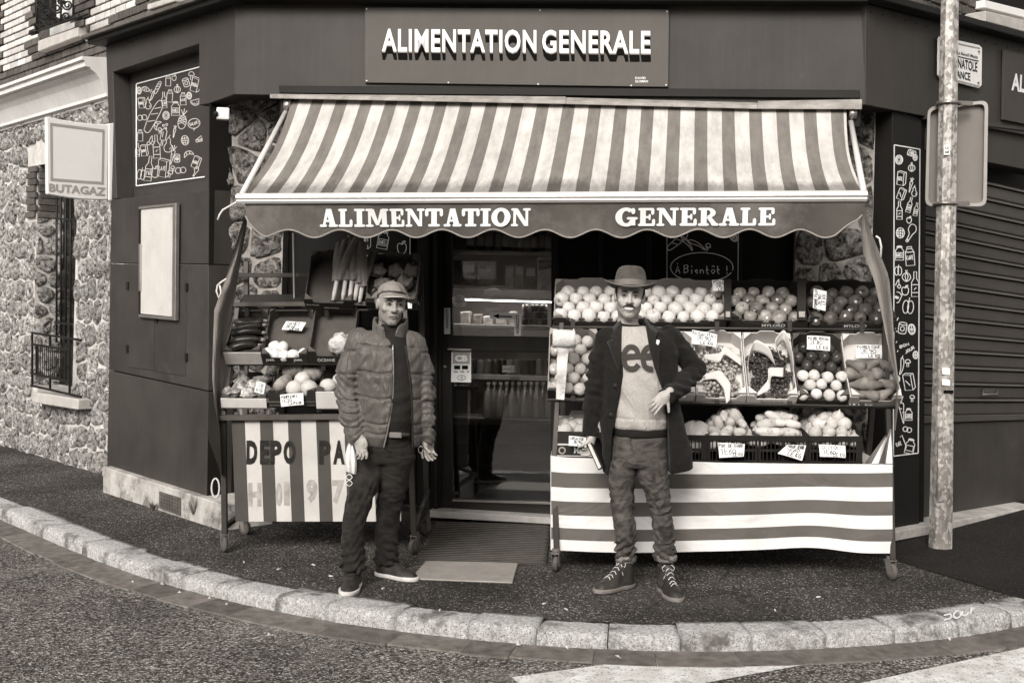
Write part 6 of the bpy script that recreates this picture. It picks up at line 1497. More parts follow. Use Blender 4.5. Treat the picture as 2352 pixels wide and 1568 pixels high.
# grapes: bunches of small berries with stalks
m_gw = M('pale_grape', .34, .25, .15, 8, rnd=.1); m_gr = M('dark_grape', .05, .3, .3, 8, rnd=.2)
ico = bmesh.new(); bmesh.ops.create_icosphere(ico, subdivisions=2, radius=1); icv = np.array([v.co[:] for v in ico.verts]); icf = [[v.index for v in f.verts] for f in ico.faces]; ico.free()
def bunch(pos, m3, n, r, L_, mat, label, group, seed):
    rs = random.Random(seed); V = []; Fc = []; P = []
    for i in range(n * 6):
        t = rs.random(); q = Vector((rs.gauss(0, .33) * (1 - t * .6) * .08, (t - .5) * L_, abs(rs.gauss(.3, .4)) * (1 - t * .5) * .045))
        if all((q - p).length > r * 1.75 for p in P): P.append(q)
        if len(P) >= n: break
    o = thing('grape_bunch', label, 'grapes', group=group, mat=Matrix.Translation(pos) @ m3.to_4x4())
    for q in P:
        k = len(V); s = r * rs.uniform(.9, 1.1); V += [tuple(np.array(q) + v * s) for v in icv]; Fc += [[i + k for i in f] for f in icf]
    tag(mesh('berries', V, Fc, mat, o, True, True), kind='stuff')
    MB().tube([(0, L_ * .55, .03), (.01, L_ * .3, .05), (0, 0, .045)], .002, 5).build('stalk', m_stem, o, True, True)
for fr, mat, lab, grp, sd_ in ((c1, m_gw, 'pale grape bunch in the crate half behind the overcoat', 'hidden pale grapes', 30), (c2, m_gw, 'pale grape bunch in the white crate with paper wings', 'pale grapes', 40), (c3, m_gr, 'dark grape bunch in the white crate with curled paper', 'dark grapes', 50)):
    for i, (u, v) in enumerate(((.25, .2), (.72, .22), (.3, .48), (.75, .5), (.5, .34), (.28, .72), (.7, .72), (.5, .62))):
        p = fr[1] @ Vector((fr[2] * u, fr[3] * v, .03)); bunch(p, fr[1].to_3x3() @ Matrix.Rotation(random.Random(sd_ + i).uniform(-.9, .9), 3, 'Z'), 34, .0115, .15, mat, lab, grp, sd_ + i)
m_paper = M('white_paper', .55, .6, .05, 3)
def paper(label, fr, pts_a, pts_b, Y=None):
    """curled sheet between two rails given in crate coordinates (fractions of width/length, height m)"""
    def P(q): return fr[1] @ Vector((q[0] * fr[2], q[1] * fr[3], q[2]))
    A = [P(q) for q in pts_a]; B = [P(q) for q in pts_b]; n = len(A)
    A2 = [Vector(c) for c in zip(*[np.interp(np.linspace(0, n - 1, 25), range(n), [a[k] for a in A]) for k in range(3)])]; B2 = [Vector(c) for c in zip(*[np.interp(np.linspace(0, n - 1, 25), range(n), [a[k] for a in B]) for k in range(3)])]
    for _ in range(3):
        for S_ in (A2, B2): S_[1:-1] = [(S_[i - 1] + S_[i] * 2 + S_[i + 1]) / 4 for i in range(1, 24)]
    o = MB().grid(lambda u, v: A2[round(u * 24)].lerp(B2[round(u * 24)], v), 24, 4).build('paper_liner', m_paper, None, True)
    sm_ = o.modifiers.new('thickness', 'SOLIDIFY'); sm_.thickness = .0015
    tag(o, label, 'paper', 'paper liners in the grape crates')
paper('curled white paper arching at the left of the dark grapes', c3, [(.04, .1, .05), (.03, .45, .06), (.2, .75, .08), (.45, .62, .12), (.6, .5, .1)], [(.04, .1, .13), (.03, .5, .15), (.22, .85, .15), (.5, .68, .17), (.62, .45, .11)])
paper('curled white paper loop at the right of the dark grapes', c3, [(.96, .2, .05), (.97, .6, .06), (.85, .92, .1), (.66, .75, .1), (.75, .6, .08)], [(.96, .2, .1), (.98, .62, .15), (.86, 1.02, .16), (.6, .8, .16), (.74, .55, .12)])
paper('white paper flap across the front of the dark grapes', c3, [(.2, .02, .08), (.45, .08, .11), (.5, .3, .11), (.75, .3, .1)], [(.2, .06, .09), (.42, .2, .13), (.45, .42, .12), (.78, .45, .1)])
paper('white paper wing folded over the pale grapes', c2, [(.2, .62, .07), (.5, .5, .1), (.6, .62, .13), (.95, .48, .09)], [(.22, .66, .09), (.52, .62, .13), (.62, .74, .15), (.97, .58, .1)])
paper('white paper strip hanging over the front of the pale grapes', c2, [(.1, .28, .06), (.4, .26, .1), (.55, .1, .1), (.58, -.12, .09)], [(.1, .34, .07), (.5, .38, .12), (.7, .18, .11), (.66, -.06, .09)])
# roots and cabbage on the table
PO = [(.002, .052), (.014, .05), (.026, .04), (.034, .022), (.037, 0), (.034, -.022), (.026, -.04), (.014, -.05), (.002, -.052)]
m_pot = M('potato_skin', .46, .7, .18, 14, .25, 60, rnd=.14, speck=(.2, 70, .95)); m_oni = M('onion_skin', .44, .35, .25, 10, rnd=.18, streak=.2)
po_me = [mk_lathe('potato', PO, m_pot, 16, .05, s) for s in range(4)]; pl_me = [mk_lathe('potato', [(r * .9, z * 1.3) for r, z in PO], m_pot, 16, .05, s + 9) for s in range(4)]
ON = [(.003, .062), (.006, .052), (.012, .045), (.028, .036), (.041, .016), (.045, -.004), (.04, -.024), (.026, -.038), (.008, -.043), (.004, -.048)]
on_me = [mk_lathe('onion', ON, m_oni, 18, .02, s) for s in range(3)]
def heap(fr, r, seed, fn, l=.38, levels=((.0, 1, .13), (.02, .98, .175), (.1, .9, .22), (.25, .75, .255)), dom=True):
    k = 0
    for (a, b, h) in levels:
        def g(i, p, rs): fn(i, p, rs)
        hexfill(fr, r, 1, seed + k, g, a, b, .02 + max(0, h - .15) * 2.2, .98, h); k += 1
def fn(i, p, rs): put('potato', po_me[i % 4], p, rrot(rs), rs.uniform(.7, 1.1), 'round potato in the left potato crate', 'potato', 'round potatoes')
heap(k2, .036, 60, fn)
def fn(i, p, rs): put('potato', pl_me[i % 4], p, Matrix.Rotation(rs.uniform(-.5, .5), 3, 'Z') @ Matrix.Rotation(R(90) + rs.uniform(-.4, .4), 3, 'Y'), rs.uniform(.65, 1.0), 'long potato in the centre root crate', 'potato', 'long potatoes')
heap(k3, .036, 64, fn)
def fn(i, p, rs): put('onion', on_me[i % 3], p, rrot(rs, 1.2), rs.uniform(.75, 1.0), 'pale onion in the rightmost root crate', 'onion', 'onions')
heap(k4, .039, 68, fn)
m_cab = M('cabbage_leaf', .5, .6, .2, 7, .3, 25)
CAB = [(.01, .098), (.05, .09), (.085, .06), (.102, .02), (.102, -.02), (.085, -.06), (.05, -.09), (.01, -.1)]
cb_me = mk_lathe('cabbage', CAB, m_cab, 26, .03, 4)
p = at(1598, 1005, fY(1598, 0) + .14); cbg = thing('cabbage', 'large pale cabbage in the crate beside the overcoat', 'cabbage', p); o = instance('head', cb_me, cbg); 
for i in range(5):
    a = i * 1.26; c_, s_ = math.cos(a), math.sin(a)
    MB().grid(lambda u, v: (lambda th, ph: Vector((math.sin(th) * math.cos(ph), math.sin(th) * math.sin(ph), math.cos(th))) * (.104 + .004 * math.sin(u * 20)))(.2 + v * 1.9, a + (u - .5) * 1.7 * math.sin(.4 + v * 1.6)), 10, 8).build('leaf', m_cab, cbg, True, True)
# left stand vegetables
m_cou = M('courgette_skin', .018, .28, .4, 20, rnd=.3, speck=(.05, 120, .9)); m_coe = M('courgette_end', .2, .6, .2, 20)
for i in range(11):
    rs = random.Random(100 + i); fr = cou; a = (i % 2) * .06; v = .10 + (i // 2) * .155
    p = fr[1] @ Vector((fr[2] * (.5 + rs.uniform(-.03, .03)), fr[3] * v, .07 + (i % 2) * .045)); l = .2 * rs.uniform(.9, 1.05); ex = (fr[1].to_3x3() @ Vector((1, rs.uniform(-.25, .25), 0))).normalized(); bend = rs.uniform(-.02, .02)
    c = thing('courgette', 'dark glossy courgette in the pale wooden crate', 'courgette', p, 'courgettes')
    pts = [p + ex * l * (t - .5) + UP * bend * (1 - (2 * t - 1) ** 2) for t in np.linspace(0, 1, 9)]
    MB().tube(pts, [.014, .024, .027, .028, .028, .027, .025, .02, .014], 12).build('body', m_cou, c, True); MB().tube([pts[-1], pts[-1] + ex * .025], [.013, .009], 8).build('stalk', m_coe, c, True)
m_tur = M('turnip_skin', .62, .4, .12, 10, rnd=.1, stain=(.3, .5, 6, .6)); TU = [(.004, .034), (.015, .036), (.034, .026), (.042, .004), (.036, -.018), (.02, -.034), (.006, -.042), (.002, -.058)]
tu_me = [mk_lathe('turnip', TU, m_tur, 18, .02, s) for s in range(2)]
for i, (u, v) in enumerate(((.1, .14), (.28, .1), (.47, .08), (.66, .1), (.88, .12), (.22, .27), (.40, .26))):
    rs = random.Random(i); put('turnip', tu_me[i % 2], tur[1] @ Vector((tur[2] * u, tur[3] * v, .045)), rrot(rs, 1.3), .95, 'white turnip lying at the front of the dark crate', 'turnip', 'turnips')
m_film = M('wrapped_cauliflower', .5, .25, .45, 16, .9, 30, coat=.6)
def cf(X, Y, Z): return ell(X, Y, Z, (0, 0, 0), (.085, .08, .07)) + wrinkle(X, Y, Z, .012, 70, 3)
cau = thing('cauliflower', 'plastic wrapped cauliflower in the dark crate', 'cauliflower', oce[1] @ Vector((oce[2] * .72, oce[3] * .25, .07)))
solid('head', cf, (-.11, -.11, -.1), (.11, .11, .1), .009, m_film, cau)
m_celr = M('celeriac_skin', .2, .85, .5, 12, .6, 40, rnd=.2); 
def ce(s):
    v, q = snet(lambda X, Y, Z: ell(X, Y, Z, (0, 0, 0), (.055, .052, .05)) + wrinkle(X, Y, Z, .014, 60, s), (-.08, -.08, -.08), (.08, .08, .08), .008)
    me = bpy.data.meshes.new('celeriac'); me.from_pydata(v.tolist(), [], q.tolist()); me.materials.append(m_celr); me.polygons.foreach_set('use_smooth', np.ones(len(me.polygons), dtype=bool)); return me
ce_me = [ce(s) for s in (1, 2)]
for i, (u, v) in enumerate(((.25, .15), (.7, .15), (.3, .42), (.75, .45), (.2, .7), (.55, .7), (.85, .72))): put('celeriac', ce_me[i % 2], cel[1] @ Vector((cel[2] * u, cel[3] * v, .06)), rrot(random.Random(i)), 1.0, 'rough brown celeriac in the crate behind the cap', 'celeriac', 'celeriacs')
m_leek = M('leek_leaf', .15, .5, .3, 9, streak=.5); m_leekw = M('leek_white', .5, .45, .15, 9, streak=.3)
for i, (x0, y0, x1, y1, x2, y2, lab) in enumerate(((765, 690, 778, 620, 795, 543, 'leek leaning at the left of the leek crate'), (787, 688, 797, 620, 806, 556, 'slim leek second from the left in the crate'), (803, 688, 811, 620, 815, 552, 'broad leek in the middle of the leek crate'), (815, 690, 824, 630, 822, 552, 'tallest dark-leaved leek in the crate'), (826, 694, 835, 640, 838, 572, 'leek at the right edge of the leek crate'))):
    Ys = (7.55, 7.62, 7.70); lk = thing('leek', lab, 'leek', at(x0, y0, Ys[0]), 'leeks')
    pts = [at(np.interp(t, [0, .5, 1], [x0, x1, x2]), np.interp(t, [0, .5, 1], [y0, y1, y2]), float(np.interp(t, [0, .5, 1], Ys)) - .03 * math.sin(t * 3.1)) for t in np.linspace(0, 1, 10)]
    MB().tube(pts[:6], [.011, .014, .014, .015, .017, .012], 10).build('white_stalk', m_leekw, lk, True)
    rs = random.Random(i + 40)
    for j in range(5):
        a, b = pts[3], pts[9] + Vector((rs.uniform(-.05, .05), rs.uniform(-.03, .03), rs.uniform(-.05, .05))); n = Vector((1, 0, .15)).normalized(); ph = rs.uniform(0, 6); off = (j - 2) * .008; lean = rs.uniform(-.03, .03)
        def lf(u, v, a=a, b=b, ph=ph, off=off, lean=lean, j=j):
            w = .017 * (1 + 1.0 * math.sin(min(1, v * 1.15) * 2.6)); return a.lerp(b, v) + n * ((u - .5) * 2 * w + off + lean * v * v) + Vector((0, -.018 - .012 * j * .4 + abs(u - .5) * .03 - .02 * v, .012 * math.sin(v * 9 + ph) * (u - .5)))
        MB().grid(lf, 4, 10).build('leaf', m_leek, lk, True)
m_sq = M('squash_skin', .26, .6, .4, 14, .3, 40, rnd=.15); m_gf = M('grapefruit_peel', .5, .4, .1, 16, .25, 120, rnd=.08)
SQ = [(.005, .05), (.03, .058), (.065, .045), (.082, .015), (.08, -.015), (.06, -.042), (.02, -.052)]
sq_me = mk_lathe('squash', SQ, m_sq, 32, .01, 2, .14, 10); gf_me = mk_lathe('grapefruit', scl(OR, 1.45), m_gf, 18, .015, 3); bu_me = mk_lathe('squash', [(r * .75, z * 1.9) for r, z in SQ], m_sq, 20, .05, 5)
for i, (u, v, h, me, s, lab, nm) in enumerate(((.78, .8, .11, sq_me, .9, 'round ribbed squash at the back of the lowest crate', 'squash'), (.35, .82, .12, bu_me, .75, 'long mottled squash at the back of the lowest crate', 'squash'), (.22, .35, .10, bu_me, .7, 'mottled squash at the front left of the lowest crate', 'squash'), (.5, .25, .08, gf_me, 1, 'pale grapefruit left of the pair in the lowest crate', 'grapefruit'), (.82, .25, .08, gf_me, 1.05, 'pale grapefruit at the front right of the lowest crate', 'grapefruit'), (.62, .52, .1, gf_me, 1, 'pale grapefruit behind the front pair in the lowest crate', 'grapefruit'))):
    put(nm, me, mel[1] @ Vector((mel[2] * u, mel[3] * v, h)), Matrix.Rotation(i * 1.3, 3, 'Z') @ Matrix.Rotation(1.1 if me is bu_me else .5, 3, 'X'), s, lab, nm, None)
for i, (u, v) in enumerate(((.25, .25), (.7, .22), (.5, .5))): put('grapefruit', gf_me, whi[1] @ Vector((whi[2] * u, whi[3] * v, .12)), rrot(random.Random(i)), .95, 'pale fruit in the white crate beside the jacket', 'grapefruit', 'fruit in the white crate')
m_bag = M('plastic_bag', .3, .22, .8, 22, .9, 25, rnd=.4, coat=.6)
def bagm(s):
    v, q = snet(lambda X, Y, Z: ell(X, Y, Z, (0, 0, 0), (.06, .045, .035)) + wrinkle(X, Y, Z, .014, 75, s), (-.09, -.08, -.07), (.09, .08, .07), .008)
    me = bpy.data.meshes.new('produce_bag'); me.from_pydata(v.tolist(), [], q.tolist()); me.materials.append(m_bag); me.polygons.foreach_set('use_smooth', np.ones(len(me.polygons), dtype=bool)); return me
bg_me = [bagm(s) for s in (4, 5)]
for i, (u, v) in enumerate(((.2, .2), (.55, .18), (.82, .3), (.3, .5), (.65, .55), (.25, .8), (.7, .82))): put('produce_bag', bg_me[i % 2], pep[1] @ Vector((pep[2] * u, pep[3] * v, .075)), Matrix.Rotation(i * 1.7, 3, 'Z'), 1.0, 'crumpled bag of produce in the white printed crate', 'bag', 'bagged produce')

# ================================================================ handwritten price cards
m_cardp = M('price_card', .8, .6, .04, 5)
def price(label, q, Y, lines, w=.0036):
    c = thing('price_card', label, 'price card', at(sum(p[0] for p in q) / 4, max(p[1] for p in q), Y), 'handwritten price cards')
    Q = [at(p[0], p[1], Y + (.012 if i < 2 else -.01)) for i, p in enumerate(q)]
    nr = (Q[3] - Q[0]).cross(Q[1] - Q[0]).normalized(); nr = nr if nr.y < 0 else -nr
    fnc = lambda u, v: lerp2(Q, u, v) + nr * (.006 * math.sin(u * 3.1) + .004 * math.sin(v * 5))
    MB().grid(fnc, 8, 6).build('card', m_cardp, c, True)
    wq = (Q[1] - Q[0]).length; hq = (Q[3] - Q[0]).length; P = []
    for i, (t, a, b, e, f) in enumerate(lines):
        for st in strokes(t, .35, i + len(label)): P.append([((a + (e - a) * p[0]) * wq, (b + (f - b) * p[1]) * hq) for p in st])
    draw(P, lambda p, l: fnc(p[0] / wq, p[1] / hq) + nr * (.0015 + l), w, 'writing', m_ink, c)
price('price card reading navet standing in the turnip crate', [(657, 737), (703, 740), (693, 760), (647, 757)], 7.55, [('NAVET', .15, .55, .75, .92), ('2E40', .15, .22, .6, .5), ('LE KG', .4, .03, .85, .2)])
price('price card reading pomplemes clipped to the lowest vegetable shelf', [(643, 906), (696, 902), (698, 929), (646, 934)], 7.22, [('POMPLEMES', .05, .62, .75, .9), ('1E20', .08, .3, .5, .58), ('LA PAIR', .35, .05, .9, .3)])
price('price card cut off by a box edge on the yellow apples', [(1636, 643), (1662, 643), (1662, 669), (1637, 668)], 7.3, [('POM', .1, .6, .9, .95), ('2E', .25, .3, .8, .58), ('LE', .5, .03, .9, .25)])
price('price card turned sideways beside the dark apples', [(1867, 707), (1869, 663), (1899, 669), (1896, 714)], 7.1, [('POMME FUJI', .05, .68, .95, .94), ('2E90', .2, .36, .75, .64), ('LE KG', .3, .06, .8, .32)])
price('price card reading raisan above the pale grapes', [(1590, 757), (1648, 768), (1644, 797), (1588, 789)], 7.12, [('RAISAN ITALI', .03, .68, .95, .95), ('2E90', .2, .35, .75, .65), ('LE KG', .35, .05, .85, .3)])
price('shaded price card reading raisan behind the dark grapes', [(1746, 790), (1795, 788), (1792, 822), (1747, 821)], 7.27, [('RAISAN', .1, .65, .85, .9), ('3E80', .2, .35, .85, .62), ('LE', .35, .08, .6, .3)])
price('price card reading pear over the black pear crate', [(1854, 770), (1907, 773), (1906, 806), (1853, 802)], 7.1, [('POIRE ROCHA', .05, .68, .92, .92), ('2E80', .1, .36, .65, .66), ('LE KG', .4, .06, .9, .32)])
price('price card above the russet pears at the right end', [(1967, 791), (2026, 792), (2025, 823), (1967, 822)], 7.05, [('POIRES CONF', .03, .7, .92, .94), ('2E90', .15, .3, .75, .68), ('LE KG', .45, .04, .92, .28)])
price('price card reading orange on the box of oranges', [(1307, 1000), (1346, 1004), (1347, 1027), (1306, 1023)], 6.88, [('ORANGE', .08, .6, .9, .92), ('3E90', .25, .25, .75, .55), ('LE', .5, .03, .9, .22)])
price('price card on the crate of round potatoes', [(1649, 1016), (1711, 1019), (1708, 1048), (1652, 1051)], 6.83, [('POM. DE TERRE', .03, .68, .95, .95), ('1E60', .1, .2, .65, .62), ('LE KG', .55, .06, .95, .3)])
price('crooked price card on the crate of long potatoes', [(1808, 1021), (1852, 1022), (1842, 1058), (1786, 1041)], 6.82, [('POM DE TERRE', .1, .7, .95, .95), ('1E60', .2, .42, .75, .68), ('LE KG', .35, .08, .9, .38)])
price('price card reading onyon on the crate of onions', [(1881, 1020), (1942, 1023), (1942, 1051), (1883, 1048)], 6.8, [('ONYON', .1, .6, .8, .95), ('1E60', .15, .2, .6, .58), ('LE KG', .5, .05, .95, .35)])
price('white paper slip on the crate behind the cap', [(936, 684), (947, 684), (946, 709), (937, 708)], 7.52, [('1', .3, .3, .7, .8)])
price('crumpled white label on the bagged produce', [(590, 875), (610, 880), (606, 906), (584, 900)], 7.3, [('38', .2, .5, .8, .9), ('KG', .2, .1, .8, .4)])
# upright black lettered box ends between apple trays
for x0, x1, lab in ((1664, 1680, 'upright black printed box end between the apple trays'), (1832, 1852, 'upright black printed box end left of the dark apples')):
    o = thing('box_end', lab, 'box', at((x0 + x1) / 2, 742, 7.14)); MB().prism([at(x0, 643, 7.3), at(x1, 643, 7.3), at(x1, 735, 7.1), at(x0, 735, 7.1)], (0, .02, .01)).build('panel', m_card, o, bevel=.002)
    quad_slab('code_label', box_quad(x0 + 3, 715, x1 - 3, 728), (at(x0, 720, 7.115), Vector((0, -.9, .43)).normalized()), .001, m_band, o, .004, 0)
# roll of thin plastic bags with a strip hanging down
m_film2 = M('bag_film', .62, .35, .25, 14, .5, 40)
bgr = thing('plastic_bag_roll', 'roll of thin white plastic bags hanging on the fruit stand', 'bag roll', at(1295, 800, 6.95))
rc = at(1295, 778, 6.95); MB().lathe([(.052, -.068), (.056, -.06), (.057, 0), (.055, .06), (.05, .068)], rc, 20, basis(Vector((0, 1, 0)), UP, Vector((1, .05, 0)).normalized(), Vector((0, 0, 0))).to_3x3()).build('roll', m_film2, bgr, True)
def sf(u, v):
    p = Vector((1281, 798)).lerp(Vector((1306, 800)), u).lerp(Vector((1277, 916)).lerp(Vector((1296, 918)), u), v); return at(p.x, p.y, 6.9 + .012 * math.sin(v * 16) * (u - .5) + .01 * math.sin(v * 9))
MB().grid(sf, 6, 26).build('hanging_strip', m_film2, bgr, True)
MB().tube([at(1272, 755, 6.97), at(1274, 778, 6.95), at(1317, 778, 6.95), at(1318, 755, 6.97)], .004, 6).build('hanger', m_rope, bgr, True)
# ================================================================ people
m_skin_a = M('skin_weathered', .30, .5, .22, 26, .45, 70, spec=.35, stain=(.2, .5, 30, .56)); m_skin_b = M('skin', .38, .5, .13, 26, .25, 80, spec=.35, stain=(.28, .35, 34, .58))
m_stub_a = M('stubble_a', .23, .6, .3, 90, .4, 120); m_stub_b = M('stubble_b', .31, .6, .22, 90, .3, 120)
m_hair = M('dark_hair', .014, .6, .3, 60, .4, 150); m_lip_a = M('lips_a', .17, .5, .1, 30); m_lip_b = M('lips_b', .24, .5, .1, 30)
m_eyew = M('eye_white', .5, .3, .05, 9); m_iris = M('iris', .008, .2, .05, 9); m_teeth = M('teeth', .75, .3, .03, 9)
def denim(name, v, hi):
    m = M(name, v, .9, .35, 9, .25, 220, sheen=.05, spec=.15, stain=(hi, .45, 2.2, .5), crease=(6, .5, (1, 1, 1.6), hi)); return m
m_jean_a = denim('dark_denim', .013, .035); m_jean_b = denim('washed_denim', .028, .13)
m_puff = M('quilted_nylon', .08, .48, .2, 6, .1, 60, sheen=.1, spec=.3, crease=(9, .5, (1.6, 1.6, .5), 0)); m_knit = M('dark_knit', .014, .9, .2, 30, .2, 200, crease=(5, .4, (1, 1, 1.5), 0))
m_coat = M('wool_overcoat', .011, .95, .3, 30, .3, 220, sheen=.06, spec=.15, crease=(4, .5, (1, 1, .7), 0)); m_sweat = M('marl_sweatshirt', .36, .9, .16, 120, .18, 200, crease=(5, .55, (1.4, 1, .8), 0)); m_tee = M('black_tee', .01, .9, .2, 20)
m_hat = M('felt_hat', .07, .95, .25, 12, .3, 180, sheen=.1, spec=.05, stain=(.11, .4, 8, .55)); m_hatb = M('hat_ribbon', .15, .7, .15, 20); m_cap = M('nylon_cap', .2, .6, .18, 14, .15, 60)
m_leather = M('worn_leather', .034, .38, .5, 12, .2, 60); m_leath2 = M('trainer_leather', .03, .4, .4, 14, .15, 60); m_sole = M('pale_sole', .55, .7, .2, 16); m_soled = M('boot_sole', .17, .7, .3, 16); m_lace = M('laces', .6, .8, .1, 20)
def head_sdf(X, Y, Z, smile=False):
    S_ = np.abs(X)
    d = ell(X, Y, Z, (0, .02, .035), (.074, .095, .083))
    d = smin(d, ell(X, Y, Z, (0, -.018, -.042), (.0575, .070, .074)), .03)
    d = smin(d, capsule(S_, Y, Z, (.041, .008, -.056), (.013, -.064, -.099), .017, .016), .022)
    d = smin(d, ell(X, Y, Z, (0, -.073, -.098), (.02, .018, .016)), .02)
    d = smin(d, capsule(S_, Y, Z, (.008, -.084, .021), (.048, -.066, .024), .010, .009), .014)
    d = smin(d, ell(S_, Y, Z, (.041, -.060, -.026), (.022, .024, .020)), .018)
    d = smax(d, -ell(S_, Y, Z, (.031, -.101, .001), (.020, .024, .0125)), .012)
    d = smin(d, capsule(X, Y, Z, (0, -.082, .012), (0, -.109, -.030), .0075, .0125), .010)
    d = smin(d, ell(S_, Y, Z, (.0125, -.096, -.036), (.010, .012, .008)), .007)
    d = smin(d, ell(X, Y, Z, (0, -.076, -.066), (.030, .018, .020)), .015)
    if smile: d = smin(d, ell(S_, Y, Z, (.037, -.070, -.042), (.014, .012, .016)), .012)
    d = smax(d, -capsule(S_, Y, Z, (.02, -.104, -.04), (.036, -.088, -.066), .0035, .0035), .008)
    d = smax(d, -capsule(S_, Y, Z, (.0, -.098, -.0665), (.022, -.092, -.0655 + (.004 if smile else 0)), .0025, .002), .004)
    e = ell(S_, Y, Z, (.0745, .016, -.008), (.010, .019, .030)); e = smax(e, -ell(S_, Y, Z, (.086, .006, -.006), (.007, .010, .018)), .004)
    d = smin(d, e, .014)
    d = smin(d, capsule(X, Y, Z, (0, .022, -.07), (0, .05, -.21), .054, .058), .03)
    return d
def eye_set(parent, M4, iris, squint, lip, lidmat, brow_v, smile=False):
    def add(nm, mb, mat): return mesh(nm, [M4 @ v for v in mb.v], mb.f, mat, parent, True, True)
    for s in (-1, 1):
        add('eye', MB().lathe([(.001, -.0125), (.006, -.0105), (.0105, -.005), (.012, 0), (.0105, .005), (.006, .0105), (.001, .0125)], (s * .031, -.0745, .0015), 12, Matrix.Diagonal((1.05, .95, squint))), m_eyew)
        add('iris', MB().lathe([(.0055, -.001), (.0055, .001), (.003, .0022)], (s * .031 + iris, -.0860, .001), 12, Matrix.Rotation(R(90), 3, 'X') @ Matrix.Diagonal((1, squint * 1.15, 1))), m_iris)
        add('eyelid', MB().tube([(s * .0175, -.0845, .0), (s * .024, -.0875, .0052), (s * .032, -.0880, .0066), (s * .040, -.0845, .0048), (s * .046, -.078, .0)], [.0012, .0022, .0024, .0022, .0012], 6), lidmat)
        add('lower_lid', MB().tube([(s * .018, -.0842, -.001), (s * .026, -.0862, -.0062), (s * .036, -.0855, -.0064), (s * .045, -.079, -.001)], [.0008, .0012, .0012, .0008], 6), lip)
        add('eyebrow', MB().tube([(s * .010, -.0925, .0175), (s * .022, -.0935, .0225), (s * .035, -.0880, .0245), (s * .047, -.0775, .0205)], [.0022, .0046 * brow_v, .0042 * brow_v, .0016], 8), m_hair)
        add('nostril', MB().lathe([(.0028, -.001), (.0028, .001)], (s * .0065, -.1035, -.0425), 8, Matrix.Rotation(R(30), 3, 'X')), m_iris)
def finger(X, Y, Z, base, dirv, palm_n, L, r, curl):
    d = None; p = np.array(base, float); dv = np.array(dirv, float); dv /= np.linalg.norm(dv); n = np.array(palm_n, float); n -= dv * (n @ dv); n /= np.linalg.norm(n)
    for k, f in enumerate((.45, .32, .25)):
        a = curl[k]; dv, n = dv * math.cos(a) + n * math.sin(a), n * math.cos(a) - dv * math.sin(a)
        q = p + dv * L * f; e = capsule(X, Y, Z, p, q, r * (1 - .1 * k), r * (.93 - .1 * k)); d = e if d is None else smin(d, e, .004); p = q
    return d
def hand_mesh(M4, side, curls, thumb=(.5, .25, -.8), spread=.06, h=.0032, tc=(.25, .3, .3), scale=1.0):
    """hand hanging along -z, palm towards +y, thumb on the side given"""
    def f(X, Y, Z):
        d = ell(X, Y, Z, (0, 0, -.052), (.041, .0165, .052)); d = smin(d, capsule(X, Y, Z, (0, 0, .022), (0, 0, -.03), .025, .024), .03)
        d = smin(d, ell(X, Y, Z, (side * .024, .010, -.045), (.018, .015, .03)), .012)
        for i, (x, L, r) in enumerate(((.029, .074, .0088), (.010, .082, .0092), (-.010, .077, .0088), (-.028, .061, .0078))):
            d = smin(d, finger(X, Y, Z, (side * x, 0, -.088 + (.006 if i == 3 else 0) + (.003 if i == 0 else 0)), (side * spread * (1.5 - i), 0, -1), (0, 1, 0), L, r, curls[i]), .006)
        d = smin(d, finger(X, Y, Z, (side * .030, .008, -.030), (side * thumb[0], thumb[1], thumb[2]), (-side * .7, .7, 0), .078, .0105, tc), .012)
        return d
    v, q = snet(f, (-.10, -.05, -.19), (.10, .10, .06), h)
    return [M4 @ (Vector(p) * scale) for p in v], [list(x) for x in q]
def join_body(name, parts, mat, parent):
    V, Fc = [], []
    for v, f in parts: n = len(V); V += [Vector(p) for p in v]; Fc += [[int(i) + n for i in q] for q in f]
    return mesh(name, V, Fc, mat, parent, True, True)
def stubble(o, M4, mat):
    """shaved beard area of the face takes its own colour"""
    o.data.materials.append(mat); inv = M4.inverted(); rs_ = random.Random(3)
    for pg in o.data.polygons:
        c = inv @ pg.center
        if abs(c.x) < .085 and -.15 < c.y < .02 and -.118 < c.z < .0:
            lim = -.052 - .35 * (c.y + .1) if abs(c.x) > .03 else -.052
            if c.z < -.046 + .5 * max(0, abs(c.x) - .028) + rs_.uniform(-.008, .004): pg.material_index = 1
    return o
